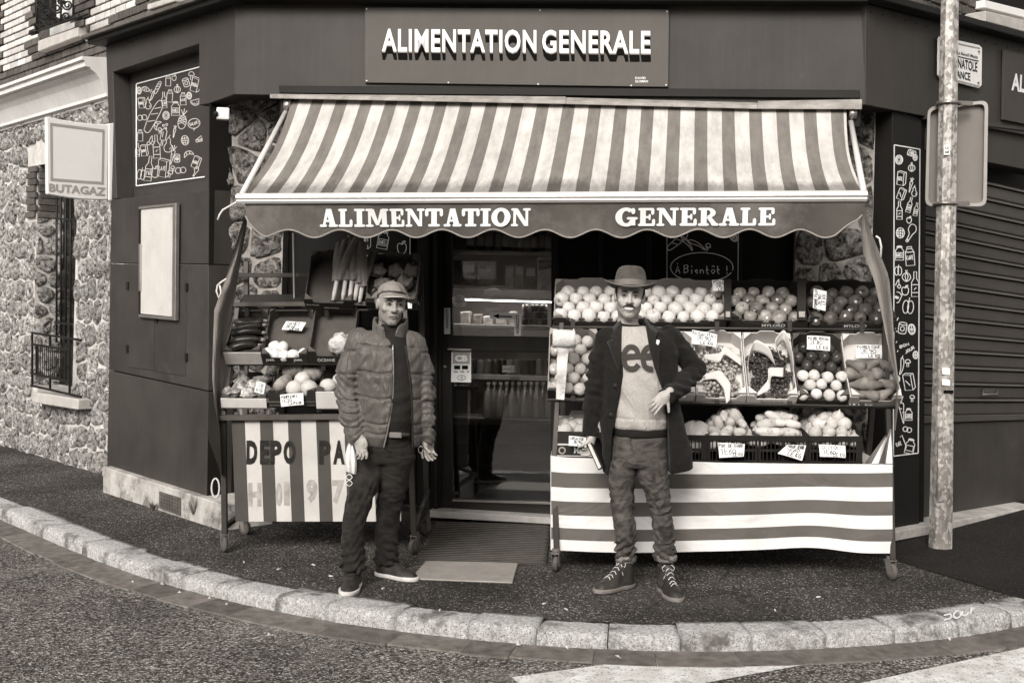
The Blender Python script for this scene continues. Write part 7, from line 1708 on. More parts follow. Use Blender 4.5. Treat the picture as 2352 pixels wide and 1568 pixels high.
def shoe(parent, heel, toe, high, mat, smat, length, width=1.0, laces=True, names=('shoe', 'sole')):
    d = (toe - heel); d.z = 0; d.normalize(); x = Vector((d.y, -d.x, 0)); L = length; M4 = basis(x, d, UP, heel)
    w = .046 * width
    def foot(X, Y, Z, g=0):
        a = ell(X, Y, Z * 0, (.0, .055, 0), (w * .86 + g, .06 + g, 1)); 
        b = ell(X, Y, Z * 0, (.004, L - .085, 0), (w * 1.08 + g, .088 + g, 1)); c = ell(X, Y, Z * 0, (.0, L * .48, 0), (w * .84 + g, .11 + g, 1))
        return smin(smin(a, b, .03), c, .03)
    def up(X, Y, Z):
        top = np.interp(Y, [-.01, .02, .07, .12, L * .6, L - .07, L - .02, L + .01], [.105, .115, .112, .098, .078, .062, .046, .02]) if not high else np.interp(Y, [-.01, .02, .08, .13, L * .58, L - .08, L - .03, L + .01], [.15, .17, .17, .13, .088, .070, .056, .022])
        e = smax(foot(X, Y, Z, -.002 - np.clip(Z - .03, 0, 1) * .25), Z - top + (X / w) ** 2 * .022, .03); e = smax(e, .012 - Z, .004)
        sh = capsule(X, Y, Z, (0, .06, .06), (0, .058, .17 if high else .12), .045, .047 if high else .044); sh = smax(sh, Z - (.16 if high else .10), .01)
        return smin(e, sh, .02) + wrinkle(X, Y, Z, .0018, 70, 5) * (Z > .03)
    v, q = snet(up, (-.08, -.03, 0), (.08, L + .03, .2), .0065); mesh(names[0], [M4 @ Vector(p) for p in v], q, mat, parent, True, True)
    v, q = snet(lambda X, Y, Z: smax(foot(X, Y, Z, .004), np.abs(Z - .014) - .013, .006), (-.08, -.03, -.006), (.08, L + .03, .04), .006); mesh(names[1], [M4 @ Vector(p) for p in v], q, smat, parent, True, True)
    if laces:
        n = 6 if high else 4
        for i in range(n):
            t = i / (n - 1); y = L * .70 - t * (L * .42 if not high else L * .40); z = np.interp(y, [.06, .12, L * .6, L * .72], ([.17, .135, .09, .078] if high else [.118, .10, .082, .075])) + .003
            MBx = MB().tube([(-.021, y, z - .012), (-.008, y - .004, z + .001), (.008, y + .004, z + .001), (.021, y + .008, z - .012)], .0024 if high else .002, 5); mesh('lace', [M4 @ p for p in MBx.v], MBx.f, m_lace if high else m_leath2, parent, True, True)
        if high:
            for s in (-1, 1):
                MBx = MB().tube([(0, .088, .15), (s * .02, .1, .16), (s * .036, .1, .145), (s * .03, .1, .128), (s * .006, .098, .142)], .0024, 5); mesh('lace', [M4 @ p for p in MBx.v], MBx.f, m_lace, parent, True, True)
                MBx = MB().tube([(0, .09, .148), (s * .014, .112, .12), (s * .03, .112, .085)], .0024, 5); mesh('lace', [M4 @ p for p in MBx.v], MBx.f, m_lace, parent, True, True)

def person(label, Y0, gx, gy):
    g = ground(gx, gy); g = Vector((at(gx, gy, Y0).x, Y0, 0)); g.z = gz(g.x)
    o = thing('person', label, 'person', g)
    def p(dx, dy, dep=0.0): return tuple(at(dx, dy, Y0 + dep) - g)
    return o, g, p
def rows(p, lst, dep=0.0, ry=None, k=.8):
    """image rows (dy, xl, xr[, depth[, ry]]) -> loft rows"""
    out = []
    for r in lst:
        dp_ = r[3] if len(r) > 3 else dep; a, b = p(r[1], r[0], dp_), p(r[2], r[0], dp_); rx = (b[0] - a[0]) / 2
        out.append(((a[2] + b[2]) / 2, (a[0] + b[0]) / 2, dp_, rx, r[4] if len(r) > 4 else (ry or rx * k)))
    return out
def ilev(p, ys, x): return [p(x, y)[2] for y in ys]

# ---------------------------------------------------------------- left man: cap, quilted jacket, jeans
pa, ga, A_ = person('man in a grey cap and open quilted jacket standing by the vegetable stand', 6.6, 887, 1330)
HA = Matrix.Translation(Vector(A_(899, 698, -.02))) @ Matrix.Rotation(R(17), 4, 'Z') @ Matrix.Rotation(R(4), 4, 'Y') @ Matrix.Rotation(R(2), 4, 'X') @ Matrix.Scale(1.02, 4)
v, q = snet(lambda X, Y, Z: head_sdf(X, Y, Z), (-.1, -.135, -.21), (.1, .13, .13), .0036)
parts = [([HA @ Vector(x) for x in v], q)]
HC = HA @ Matrix.Rotation(R(9), 4, 'Z')
wl_, wr_ = Vector(A_(826, 1003, -.12)), Vector(A_(983, 1002, -.0))
HLm = Matrix.Translation(wl_) @ Matrix.Rotation(R(-14), 4, 'Y') @ Matrix.Rotation(R(-22), 4, 'X') @ Matrix.Rotation(R(165), 4, 'Z')
parts.append(hand_mesh(HLm, -1, [(.15, .35, .3), (.3, .45, .3), (.35, .5, .35), (.4, .5, .4)], (.6, .2, -.8), .05, scale=.92))
HRm = Matrix.Translation(wr_) @ Matrix.Rotation(R(-4), 4, 'Y') @ Matrix.Rotation(R(8), 4, 'X') @ Matrix.Rotation(R(215), 4, 'Z')
parts.append(hand_mesh(HRm, 1, [(.35, .5, .4), (.45, .6, .4), (.5, .6, .4), (.5, .6, .4)], (.4, .5, -.8), .03, scale=.92))
def core_a(X, Y, Z):
    d = chain(X, Y, Z, [(A_(890, 1010, .02), .10), (A_(895, 900, .02), .085), (A_(895, 810, .03), .075), (A_(897, 750, .03), .045)], .05)
    for c in ([(A_(830, 800, .01), .03), (A_(802, 900), .028), (tuple(wl_ + Vector((-.01, .02, .03))), .02)], [(A_(950, 800, .01), .03), (A_(976, 905, .01), .026), (tuple(wr_ + UP * .03), .02)], [(A_(860, 1030), .055), (A_(816, 1187, -.09), .035), (A_(811, 1300, -.13), .03)], [(A_(915, 1030), .055), (A_(892, 1187, .08), .035), (A_(887, 1285, .12), .03)]): d = smin(d, chain(X, Y, Z, c), .03)
    return d
parts.append(snet(core_a, (-.36, -.3, .0), (.36, .3, 1.5), .014))
stubble(join_body('body', parts, m_skin_a, pa), HA, m_stub_a)
eye_set(pa, HA, .002, .55, m_lip_a, m_hair, .85)
def addh(nm, mb, mat, M4, par): return mesh(nm, [M4 @ x for x in mb.v], mb.f, mat, par, True, True)
addh('lips', MB().tube([(-.022, -.0925, -.0665), (-.010, -.0985, -.0635), (0, -.0995, -.0645), (.010, -.0985, -.0635), (.022, -.0925, -.0665)], [.0012, .0032, .003, .0032, .0012], 7), m_lip_a, HA, pa)
addh('lips', MB().tube([(-.020, -.0925, -.069), (-.008, -.0965, -.0735), (.008, -.0965, -.0735), (.020, -.0925, -.069)], [.0012, .004, .004, .0012], 7), m_lip_a, HA, pa)
addh('mouth_line', MB().tube([(-.024, -.0915, -.0675), (-.010, -.0995, -.0685), (.010, -.0995, -.0685), (.024, -.0915, -.0675)], .0012, 5), m_iris, HA, pa)
v, q = snet(lambda X, Y, Z: smax(smax(ell(X, Y, Z, (0, .028, .02), (.0785, .096, .08)), -(Y - .004 + Z * .1), .01), np.abs(Z - .005) - .055, .01) + wrinkle(X, Y, Z, .002, 200, 2), (-.1, -.06, -.08), (.1, .14, .09), .005)
mesh('hair', [HA @ Vector(x) for x in v], q, m_hair, pa, True, True)
# cap
def cap_f(X, Y, Z):
    d = ell(X, Y, Z, (0, .014, .050), (.0815, .101, .077)); d = smax(d, .050 - Z - Y * .34, .004)
    return d + .0016 * np.cos(np.arctan2(X, Y - .012) * 5) ** 8 * 0 - .0012 * (np.abs(np.sin(np.arctan2(X, Y - .012) * 2.5)) ** .3) + wrinkle(X, Y, Z, .0022, 60, 8)
v, q = snet(cap_f, (-.11, -.12, .0), (.11, .14, .15), .005); cp = mesh('cap', [HA @ Vector(x) for x in v], q, m_cap, pa, True, True)
def visor(u, v_):
    a = R(-62 + 124 * u); r = .089 + .068 * v_ * math.cos(a * .9); return HC @ Vector((math.sin(a) * .083 * (1 + .06 * v_), .008 - math.cos(a) * r, .064 - .016 * v_ - .020 * math.sin(a) ** 2 * (.5 + v_ * .5)))
o = MB().grid(visor, 18, 6).build('visor', m_cap, cp, True, True); s_ = o.modifiers.new('thickness', 'SOLIDIFY'); s_.thickness = .005
MBx = MB().tube([visor(i / 18, 1.0) for i in range(19)], .0022, 6); mesh('visor_edge', MBx.v, MBx.f, m_sole, cp, True, True)
MBx = MB().lathe([(.004, 0), (.006, .002), (.002, .005)], (0, .012, .129), 8); addh('button', MBx, m_cap, HA, cp)
# turtleneck
tw = rows(A_, [(1000, 862, 952, 0, .12), (960, 860, 958, -.02, .135), (900, 862, 962, -.02, .13), (830, 866, 960, -.01, .12), (790, 868, 946, -.01, .105), (768, 872, 930, .0, .085), (752, 872, 928, .005, .072), (728, 874, 924, .012, .066)])
zt = A_(895, 742)[2]
solid('turtleneck', lambda X, Y, Z: loft(X, Y, Z, tw) + .003 * np.sin(Z * 260) * (Z > zt - .05) + wrinkle(X, Y, Z, .004, 32, 4), (-.2, -.2, tw[0][0] - .02), (.3, .2, A_(895, 722)[2]), .007, m_knit, pa)
# jacket
jr = rows(A_, [(1024, 830, 966, 0, .135), (1000, 826, 970, 0, .16), (940, 826, 972, 0, .165), (860, 823, 972, 0, .16), (810, 815, 970, 0, .145), (785, 818, 962, .01, .12), (768, 840, 950, .01, .09), (755, 852, 940, .02, .075)])
seam_b = ilev(A_, (794, 852, 909, 966, 988), 870); seam_s = ilev(A_, (805, 858, 916, 945, 976), 800)
oz = [A_(900, y)[2] for y in (1040, 1020, 990, 940, 886, 790, 770, 730)]
ol = [A_(x, 900)[0] for x in (888, 890, 897, 905, 910, 904, 889, 868)]; orr = [A_(x, 900)[0] for x in (958, 957, 956, 954, 950, 934, 931, 936)]
def jacket(X, Y, Z):
    d = loft(X, Y, Z, jr, 2.4)
    d = d + sum(.011 * np.exp(-((Z - s - .006 * np.sin(X * 30)) / .0065) ** 2) for s in seam_b) + .0035 * np.sin(X * 95 + 2 * np.sin(Z * 22)) * np.cos(Z * 40) + wrinkle(X, Y, Z, .006, 34, 11)
    for c in ([(A_(826, 782, .01), .072), (A_(803, 850), .072), (A_(800, 905), .068), (A_(808, 960, -.06), .064), (A_(819, 1000, -.10), .054)], [(A_(952, 790, .01), .066), (A_(970, 850, .01), .056), (A_(977, 905, .01), .05), (A_(980, 960, 0), .046), (A_(983, 1004, 0), .042)]):
        a = chain(X, Y, Z, c, .03); a = smax(a, A_(815, 1019)[2] - Z, .02)
        a = a + sum(.010 * np.exp(-((Z - s - .10 * (X - c[1][0][0]) * 0) / .007) ** 2) for s in seam_s) + .004 * np.sin(Z * 150 + 8 * np.sin(X * 22) + 40 * Y) * (Z < c[1][0][2]) + wrinkle(X, Y, Z, .007, 45, 6)
        d = smin(d, a, .018)
    xl, xr = np.interp(Z, oz, ol), np.interp(Z, oz, orr)
    cut = np.maximum(np.maximum(xl - X, X - xr), Y - .03)
    return smax(d, -cut, .012)
solid('quilted_jacket', jacket, (-.36, -.24, A_(880, 1036)[2]), (.36, .24, A_(880, 742)[2]), .0062, m_puff, pa)
zc0, zc1 = A_(895, 792)[2], A_(895, 729)[2]
def collar(X, Y, Z):
    t = (Z - zc0) / (zc1 - zc0); x0 = A_(896, 740)[0]; rx = .094 - .012 * t; ry_ = .098 - .006 * t
    e = (np.sqrt(((X - x0) / rx) ** 2 + ((Y - .012) / ry_) ** 2) - 1) * .085
    d = np.abs(e - .010 * np.clip(t, 0, 1)) - .0075; d = smax(d, zc0 - Z, .01); d = smax(d, Z - zc1 + np.clip(.02 - Y, 0, .2) * .45, .012)
    w = .012 + .034 * np.clip(t, 0, 1); cut = np.maximum(np.abs(X - x0 - .012) - w, Y - .0); return smax(d, -cut, .012) + wrinkle(X, Y, Z, .003, 50, 3)
solid('collar', collar, (-.14, -.13, zc0 - .02), (.2, .15, zc1 + .02), .006, m_puff, pa)
for xs, nm in ((ol, 'zip'), (orr, 'zip')):
    pts = [Vector((xs[i] + (.002 if xs is ol else -.002), -.15 if 0 < i < 5 else -.13, oz[i])) for i in range(1, 6)]
    for k in range(2): pts = [pts[0]] + [p_ for a, b in zip(pts[:-1], pts[1:]) for p_ in (a.lerp(b, .33), a.lerp(b, .67))] + [pts[-1]]
    MBx = MB().tube(pts, .005, 6); mesh(nm, MBx.v, MBx.f, m_steel if xs is ol else m_tape, pa, True, True)
# jeans
hipr = rows(A_, [(1062, 822, 950, 0, .11), (1030, 825, 953, 0, .125), (1000, 832, 950, 0, .125), (985, 836, 948, 0, .12)])
lgL = rows(A_, [(1306, 782, 838, -.13, .066), (1270, 784, 838, -.125, .066), (1230, 785, 837, -.11, .068), (1187, 787, 843, -.09, .072), (1150, 796, 857, -.07, .078), (1120, 803, 867, -.05, .085), (1087, 812, 880, -.02, .095), (1047, 818, 893, 0, .105)])
lgR = rows(A_, [(1290, 860, 913, .12, .066), (1260, 862, 914, .11, .066), (1220, 862, 915, .10, .068), (1187, 864, 920, .08, .072), (1150, 867, 927, .06, .08), (1120, 869, 934, .04, .088), (1087, 872, 942, .02, .095), (1047, 880, 952, 0, .105)])
def fold(X, Y, Z, z0, amp, fr, sl): return amp * np.sin((Z + sl * X) * fr + 1.5 * np.sin(X * 60 + Y * 40)) * np.exp(-((Z - z0) / .11) ** 2)
def jeans_a(X, Y, Z):
    d = loft(X, Y, Z, hipr, 2.3, .03)
    for l, sd_ in ((lgL, 1), (lgR, 2)): d = smin(d, loft(X, Y, Z, l, 2.1, .006) + fold(X, Y, Z, .12, .008, 125, .7 * (-1) ** sd_) + wrinkle(X, Y, Z, .005, 85, sd_ + 60) * (.4 + np.exp(-((Z - .48) / .1) ** 2) + np.exp(-((Z - .12) / .1) ** 2)) + fold(X, Y, Z, .5, .003, 80, 1.2 * (-1) ** sd_) + wrinkle(X, Y, Z, .006, 30, sd_), .02)
    return d
solid('jeans', jeans_a, (-.32, -.26, .04), (.26, .26, A_(890, 980)[2]), .0058, m_jean_a, pa)
MBx = MB().tube([Vector((A_(868 + 5.2 * i, 991)[0], -.118 - .012 * math.sin(i / 15 * 3.1), A_(890, 991)[2])) for i in range(16)], .014, 6); bl_ = mesh('belt', MBx.v, MBx.f, m_tape, pa, True, True)
MB().box(Vector(A_(914, 992)) + Vector((0, -.142, 0)), (.072, .012, .032)).build('buckle', m_steel, bl_, local=True, bevel=.004)
h1, t1_ = ground(818, 1322) - ga, ground(814, 1362) - ga
c1_ = Vector(A_(811, 1310, -.13)); c1_.z = gz(ga.x + c1_.x) - ga.z
shoe(pa, c1_ + Vector((.005, .07, 0)), c1_ + Vector((0, -.2, 0)), False, m_leath2, m_sole, .285, 1.05, names=('trainer', 'trainer_sole'))
c2_ = Vector(A_(884, 1290, .12)); c2_.z = gz(ga.x + c2_.x) - ga.z
shoe(pa, c2_ + Vector((-.05, .035, 0)), c2_ + Vector((.16, -.075, 0)), False, m_leath2, m_sole, .285, 1.05, names=('trainer', 'trainer_sole'))
# face mask hanging from his wrist
mk = thing('face_mask', 'white pleated face mask hanging from the wrist of the capped man', 'mask', Vector(A_(803, 1090, -.07)) + ga)
def mkf(u, v_):
    p_ = Vector((800, 1016)).lerp(Vector((812, 1024)), u).lerp(Vector((795, 1082)).lerp(Vector((817, 1090)), u), v_); w = (u - .5) * 14 * math.sin(v_ * 3.0); return at(p_.x + w * .7, p_.y, 6.5 + .012 * math.sin(u * 14) - .02 * math.sin(v_ * 3.1))
MB().grid(mkf, 12, 10).build('fabric', m_white, mk, True)
MB().tube([at(808, 1018, 6.49), at(815, 1008, 6.48), at(824, 1003, 6.47)], .0022, 5).build('ear_loop', m_white, mk, True)
MB().tube([at(802 + 7 * math.sin(t * 2), 1088 + 9 * t, 6.49) for t in np.linspace(0, 3.1, 20)], .0022, 5).build('ear_loop', m_white, mk, True); MB().tube([at(802 - 7 * math.sin(t * 2), 1088 + 9 * t, 6.488) for t in np.linspace(0, 3.1, 20)], .0022, 5).build('ear_loop', m_white, mk, True)
ky = thing('keys', 'small metal keys held in the hand of the capped man', 'keys', at(970, 1040, 6.58))
MB().tube([at(966 + 5 * math.cos(t), 1032 + 8 * math.sin(t), 6.56) for t in np.linspace(0, 6, 14)], .0025, 5).build('ring', m_steel, ky, True); MB().prism([at(966, 1038, 6.555), at(971, 1036, 6.555), at(973, 1052, 6.555), at(969, 1053, 6.555)], (0, .003, 0)).build('key', m_steel, ky)

# ---------------------------------------------------------------- right man: hat, overcoat, sweatshirt
pbm, gbm, B_ = person('smiling man in a felt hat, long dark overcoat and pale sweatshirt', 6.5, 1465, 1340)
HB = Matrix.Translation(Vector(B_(1446.5, 680, -.02))) @ Matrix.Rotation(R(-5), 4, 'Z') @ Matrix.Rotation(R(3), 4, 'Y') @ Matrix.Scale(1.06, 4)
v, q = snet(lambda X, Y, Z: head_sdf(X, Y, Z, True), (-.1, -.135, -.21), (.1, .13, .13), .0036)
parts = [([HB @ Vector(x) for x in v], q)]
wl_, wr_ = Vector(B_(1356, 992, -.03)), Vector(B_(1530, 906, -.20))
HLm = Matrix.Translation(wl_) @ Matrix.Rotation(R(-8), 4, 'Y') @ Matrix.Rotation(R(10), 4, 'X') @ Matrix.Rotation(R(95), 4, 'Z')
parts.append(hand_mesh(HLm, -1, [(.5, .8, .5), (.55, .85, .5), (.6, .85, .5), (.6, .85, .5)], (.35, .75, -.75), .04, tc=(.3, .3, .2)))
zx = Vector((-.62, -.10, -.62)).normalized()      # fingers point to lower left across the hip
ny = Vector((.0, 1, -.16)); ny = (ny - zx * ny.dot(zx)).normalized(); xx = ny.cross(-zx)
HRm = basis(xx, ny, -zx, wr_ - zx * .012)
parts.append(hand_mesh(HRm, 1, [(.10, .15, .1), (.18, .3, .25), (.22, .35, .3), (.25, .4, .35)], (.8, .05, -.55), .10, tc=(.05, .1, .1), scale=.84))
def core_b(X, Y, Z):
    d = chain(X, Y, Z, [(B_(1468, 1010, .0), .08), (B_(1468, 900, .0), .075), (B_(1460, 810, .02), .065), (B_(1451, 750, .03), .045)], .05)
    for c in ([(B_(1400, 785), .035), (B_(1367, 885), .026), (tuple(wl_ + UP * .03), .02)], [(B_(1533, 785, .01), .035), (B_(1599, 848, .06), .03), (tuple(wr_ + Vector((.05, .05, .02))), .02)], [(B_(1435, 1030), .05), (B_(1430, 1156, -.01), .03), (B_(1436, 1290, .02), .028)], [(B_(1500, 1030), .05), (B_(1518, 1167, -.06), .03), (B_(1529, 1290, -.07), .028)]): d = smin(d, chain(X, Y, Z, c), .03)
    return d
parts.append(snet(core_b, (-.36, -.3, .0), (.42, .3, 1.5), .014))
stubble(join_body('body', parts, m_skin_b, pbm), HB, m_stub_b)
eye_set(pbm, HB, -.001, .45, m_lip_b, m_hair, 1.0)
addh('teeth', MB().lathe([(.001, -.0105), (.010, -.009), (.0165, -.003), (.0165, .003), (.010, .009), (.001, .0105)], (0, -.0895, -.0665), 14, Matrix.Diagonal((1.55, .95, .66))), m_teeth, HB, pbm)
addh('lips', MB().tube([(-.031, -.0835, -.0555), (-.014, -.0985, -.0600), (0, -.1010, -.0610), (.014, -.0985, -.0600), (.031, -.0835, -.0555)], [.001, .0024, .0024, .0024, .001], 7), m_lip_b, HB, pbm)
addh('lips', MB().tube([(-.031, -.0835, -.0565), (-.018, -.0940, -.0725), (0, -.0985, -.0785), (.018, -.0940, -.0725), (.031, -.0835, -.0565)], [.001, .0032, .0042, .0032, .001], 7), m_lip_b, HB, pbm)
addh('moustache', MB().tube([(-.033, -.085, -.062), (-.026, -.094, -.0535), (-.013, -.1035, -.0495), (0, -.1055, -.0495), (.013, -.1035, -.0495), (.026, -.094, -.0535), (.033, -.085, -.062)], [.0012, .0028, .0040, .0030, .0040, .0028, .0012], 8), m_hair, HB, pbm)
v, q = snet(lambda X, Y, Z: smax(smax(ell(X, Y, Z, (0, .026, .02), (.080, .097, .085)), -(Y + .012 + Z * .3), .008), np.abs(Z - .012) - .062, .012) + wrinkle(X, Y, Z, .002, 200, 2), (-.1, -.08, -.08), (.1, .14, .1), .005)
mesh('hair', [HB @ Vector(x) for x in v], q, m_hair, pbm, True, True)
# felt hat: pinched crown, ribbon, curled brim
HT = HB @ Matrix.Translation((0, .012, .044)) @ Matrix.Rotation(R(-7), 4, 'X') @ Matrix.Rotation(R(-2), 4, 'Y')
def crown(X, Y, Z):
    t = np.clip(Z / .12, 0, 1); rx, ry_ = .087 - .020 * t ** 1.6, .107 - .022 * t ** 1.6
    d = (np.sqrt((X / rx) ** 2 + (Y / ry_) ** 2) - 1) * .085; d = smax(d, Z - .106 + .02 * (Y / .1) + .0, .03); d = smax(d, -.004 - Z, .004)
    d = smax(d, -capsule(X, Y, Z, (0, -.04, .136), (0, .12, .128), .034, .03), .03)
    return smax(d, -ell(np.abs(X), Y, Z, (.095, -.072, .08), (.042, .04, .035)), .03)
v, q = snet(crown, (-.1, -.13, -.01), (.1, .13, .14), .005); ht = mesh('hat_crown', [HT @ Vector(x) for x in v], q, m_hat, pbm, True, True)
def brimf(u, v_):
    a = 6.2832 * u; r = v_; rx, ry_ = .086 + .047 * r, .106 + .052 * r; x, y = math.sin(a) * rx, -math.cos(a) * ry_
    return HT @ Vector((x, y, .003 + .030 * r * r * math.sin(a) ** 2 - .017 * r * max(0, math.cos(a)) + .008 * r * max(0, -math.cos(a))))
o = MB().grid(brimf, 40, 5).build('hat_brim', m_hat, pbm, True, True); s_ = o.modifiers.new('thickness', 'SOLIDIFY'); s_.thickness = .004
MBx = MB().tube([brimf(i / 40, 1.0) for i in range(40)], .003, 6, True); mesh('brim_edge', MBx.v, MBx.f, m_hatb, ht, True, True)
MBx = MB(); rb = [(math.sin(6.2832 * i / 36), -math.cos(6.2832 * i / 36)) for i in range(36)]
vs = [HT @ Vector((x * rx, y * ry_, z)) for (rx, ry_, z) in ((.0895, .1095, .004), (.0885, .1085, .034)) for x, y in rb]; mesh('hat_ribbon', vs, [[i, (i + 1) % 36, 36 + (i + 1) % 36, 36 + i] for i in range(36)], m_hatb, ht, True, True)
# sweatshirt and tee
swr = rows(B_, [(985, 1408, 1531, -.02, .115), (960, 1405, 1533, -.025, .125), (900, 1408, 1530, -.03, .12), (840, 1400, 1530, -.03, .118), (790, 1395, 1530, -.02, .11), (765, 1400, 1515, -.005, .095), (751, 1418, 1488, .005, .078), (745, 1424, 1480, .008, .072)])
zh = B_(1468, 957)[2]; zn = B_(1451, 752)[2]
def sweat(X, Y, Z):
    return loft(X, Y, Z, swr) + .006 * np.exp(-((Z - zh) / .005) ** 2) + .0012 * np.sin(X * 500) * (Z < zh) + .006 * np.sin((X * .8 + Z) * 46 + 1.2 * np.sin(Z * 14)) * np.exp(-((Z - zh - .12) / .13) ** 2) + wrinkle(X, Y, Z, .004, 26, 21)
solid('sweatshirt', sweat, (-.26, -.22, swr[0][0] - .02), (.3, .2, zn + .02), .0065, m_sweat, pbm)
tee = rows(B_, [(1003, 1409, 1531, -.02, .108), (980, 1409, 1530, -.02, .112)]); solid('tee_hem', lambda X, Y, Z: loft(X, Y, Z, tee) + wrinkle(X, Y, Z, .003, 40, 2), (-.26, -.2, tee[0][0] - .02), (.3, .2, tee[1][0] + .02), .007, m_tee, pbm)
MBx = MB().tube([Vector(B_(1452, 743)) + Vector((.071 * math.cos(t), .006 + .07 * math.sin(t) + .0, .012 * math.sin(t))) for t in np.linspace(0, 6.283, 30)[:-1]], .007, 6, True); mesh('tee_collar', MBx.v, MBx.f, m_tee, pbm, True, True)
def front_of(rws, x, z, p_=2.2):
    zs = [r[0] for r in sorted(rws)]; I = [np.interp(z, zs, [r[i] for r in sorted(rws)]) for i in range(1, 5)]
    e = 1 - min(.98, abs((x - I[0]) / I[2])) ** p_; return I[1] - I[3] * e ** (1 / p_)
def drape(pts, w, rws, name, mat, lift, par):
    V, Fc = [], []
    for j, pl in enumerate(pts):
        vs, fs = ribbon2(pl, w if not hasattr(w, '__len__') else w[j]); n = len(V)
        for q_ in vs:
            a = B_(q_[0], q_[1], -.14); yy = front_of(rws, a[0], a[2]) - lift - .0006 * j; a2 = Vector(B_(q_[0], q_[1], yy)); V.append(a2)
        Fc += [[i + n for i in f] for f in fs]
    return mesh(name, V, Fc, mat, par, True, True)
m_print = M('shirt_print', .045, .9, .15, 40)
e1 = [(1428 + p_[0] * 50, 852 - p_[1] * 58) for p_ in [(.08, .60), (.16, .80), (.32, .94), (.52, .95), (.68, .84), (.74, .66), (.60, .575), (.35, .56), (.10, .545)]]
e2 = [(1428 + p_[0] * 50, 852 - p_[1] * 58) for p_ in [(.12, .60), (.11, .40), (.2, .18), (.42, .09), (.62, .12), (.78, .26)]]
sh2 = lambda L_, d: [(x + d, y) for x, y in L_]
bar = [(1421, 821), (1450, 818), (1476, 818), (1500, 816)]
drape([curve(e1, 3), curve(e2, 3), curve(bar, 3), [p_ for p_ in curve(sh2(e1, 44), 3) if p_[0] < 1500], [p_ for p_ in curve(sh2(e2, 44), 3) if p_[0] < 1500]], 12, swr, 'shirt_print', m_print, .008, pbm)
# overcoat
cr = rows(B_, [(1094, 1389, 1598, .0, .115), (1040, 1380, 1590, 0, .135), (1000, 1378, 1578, 0, .14), (940, 1378, 1562, 0, .142), (870, 1380, 1556, 0, .145), (810, 1376, 1560, 0, .14), (780, 1380, 1554, .01, .125), (763, 1392, 1538, .015, .105), (752, 1408, 1512, .02, .09), (738, 1420, 1486, .03, .075)])
cz = [B_(1460, y)[2] for y in (1110, 1097, 1060, 994, 930, 860, 800, 760, 730)]
cl_ = [B_(x, 900)[0] for x in (1402, 1402, 1404, 1406, 1416, 1426, 1424, 1424, 1426)]; crr = [B_(x, 900)[0] for x in (1541, 1540, 1537, 1533, 1528, 1508, 1492, 1484, 1478)]
def coat(X, Y, Z):
    d = loft(X, Y, Z, cr, 2.3, .008) + wrinkle(X, Y, Z, .005, 20, 31)
    zhem = np.interp(X, [cl_[1] - .1, cl_[1], cl_[1] + .02, crr[1], crr[1] + .15], [B_(1388, 1068)[2], B_(1398, 1092)[2], B_(1400, 1100)[2], B_(1540, 1083)[2], B_(1597, 1074)[2]]); d = smax(d, zhem - Z, .006)
    for c, fr, sd_ in (([(B_(1396, 776, .01), .068), (B_(1377, 830), .060), (B_(1366, 885), .053), (B_(1359, 940, -.01), .048), (B_(1356, 996, -.03), .043)], 90, 1), ([(B_(1536, 776, .01), .070), (B_(1568, 812, .05), .062), (B_(1599, 848, .06), .056)], 0, 2), ([(B_(1599, 848, .06), .056), (B_(1566, 885, -.06), .05), (B_(1530, 911, -.185), .045)], 0, 3)):
        a = chain(X, Y, Z, c, .02) + wrinkle(X, Y, Z, .006, 48, sd_) + (.005 * np.sin(Z * 130 + 20 * X + 30 * Y) * np.exp(-((Z - B_(1, 850)[2]) / .10) ** 2))
        if sd_ == 1: a = smax(a, B_(1356, 999)[2] - Z, .01)
        if sd_ == 3:
            e = np.array(c[2][0]); dr_ = np.array(c[2][0]) - np.array(c[1][0]); dr_ /= np.linalg.norm(dr_); a = smax(a, (X - e[0]) * dr_[0] + (Y - e[1]) * dr_[1] + (Z - e[2]) * dr_[2] - .012, .008)
        d = smin(d, a, .014)
    xl, xr = np.interp(Z, cz, cl_), np.interp(Z, cz, crr); cut = np.maximum(np.maximum(xl - X, X - xr), Y - .05)
    arm = capsule(X, Y, Z, B_(1566, 885, -.06), B_(1520, 915, -.22), .056, .05)
    return smax(d, -np.maximum(cut, -arm + .0), .010)
solid('overcoat', coat, (-.36, -.32, B_(1460, 1106)[2]), (.46, .24, B_(1460, 728)[2]), .0062, m_coat, pbm)
# lapels, buttons, pin
def slabp(pts, rws, lift, name, mat, par, th=.006):
    c = (sum(p_[0] for p_ in pts) / len(pts), sum(p_[1] for p_ in pts) / len(pts)); dense = []
    for i in range(len(pts)):
        a, b = Vector(pts[i]), Vector(pts[(i + 1) % len(pts)]); k = max(1, int((b - a).length / 9))
        dense += [tuple(a.lerp(b, j / k)) for j in range(k)]
    def pt(q_): a = B_(q_[0], q_[1], -.14); return Vector(B_(q_[0], q_[1], front_of(rws, a[0], a[2], 2.3) - lift))
    V = [pt(q_) for q_ in dense]; n = len(V); V += [pt(((q_[0] + c[0]) / 2, (q_[1] + c[1]) / 2)) for q_ in dense] + [pt(c)]
    Fc = [[i, (i + 1) % n, n + (i + 1) % n, n + i] for i in range(n)] + [[n + i, n + (i + 1) % n, 2 * n] for i in range(n)]
    o = mesh(name, V, Fc, mat, par, True, True); s_ = o.modifiers.new('thickness', 'SOLIDIFY'); s_.thickness = th; s_.offset = 0; return o
m_lapel = M('coat_lapel', .015, .95, .25, 30, .3, 220, sheen=.1, spec=.15)
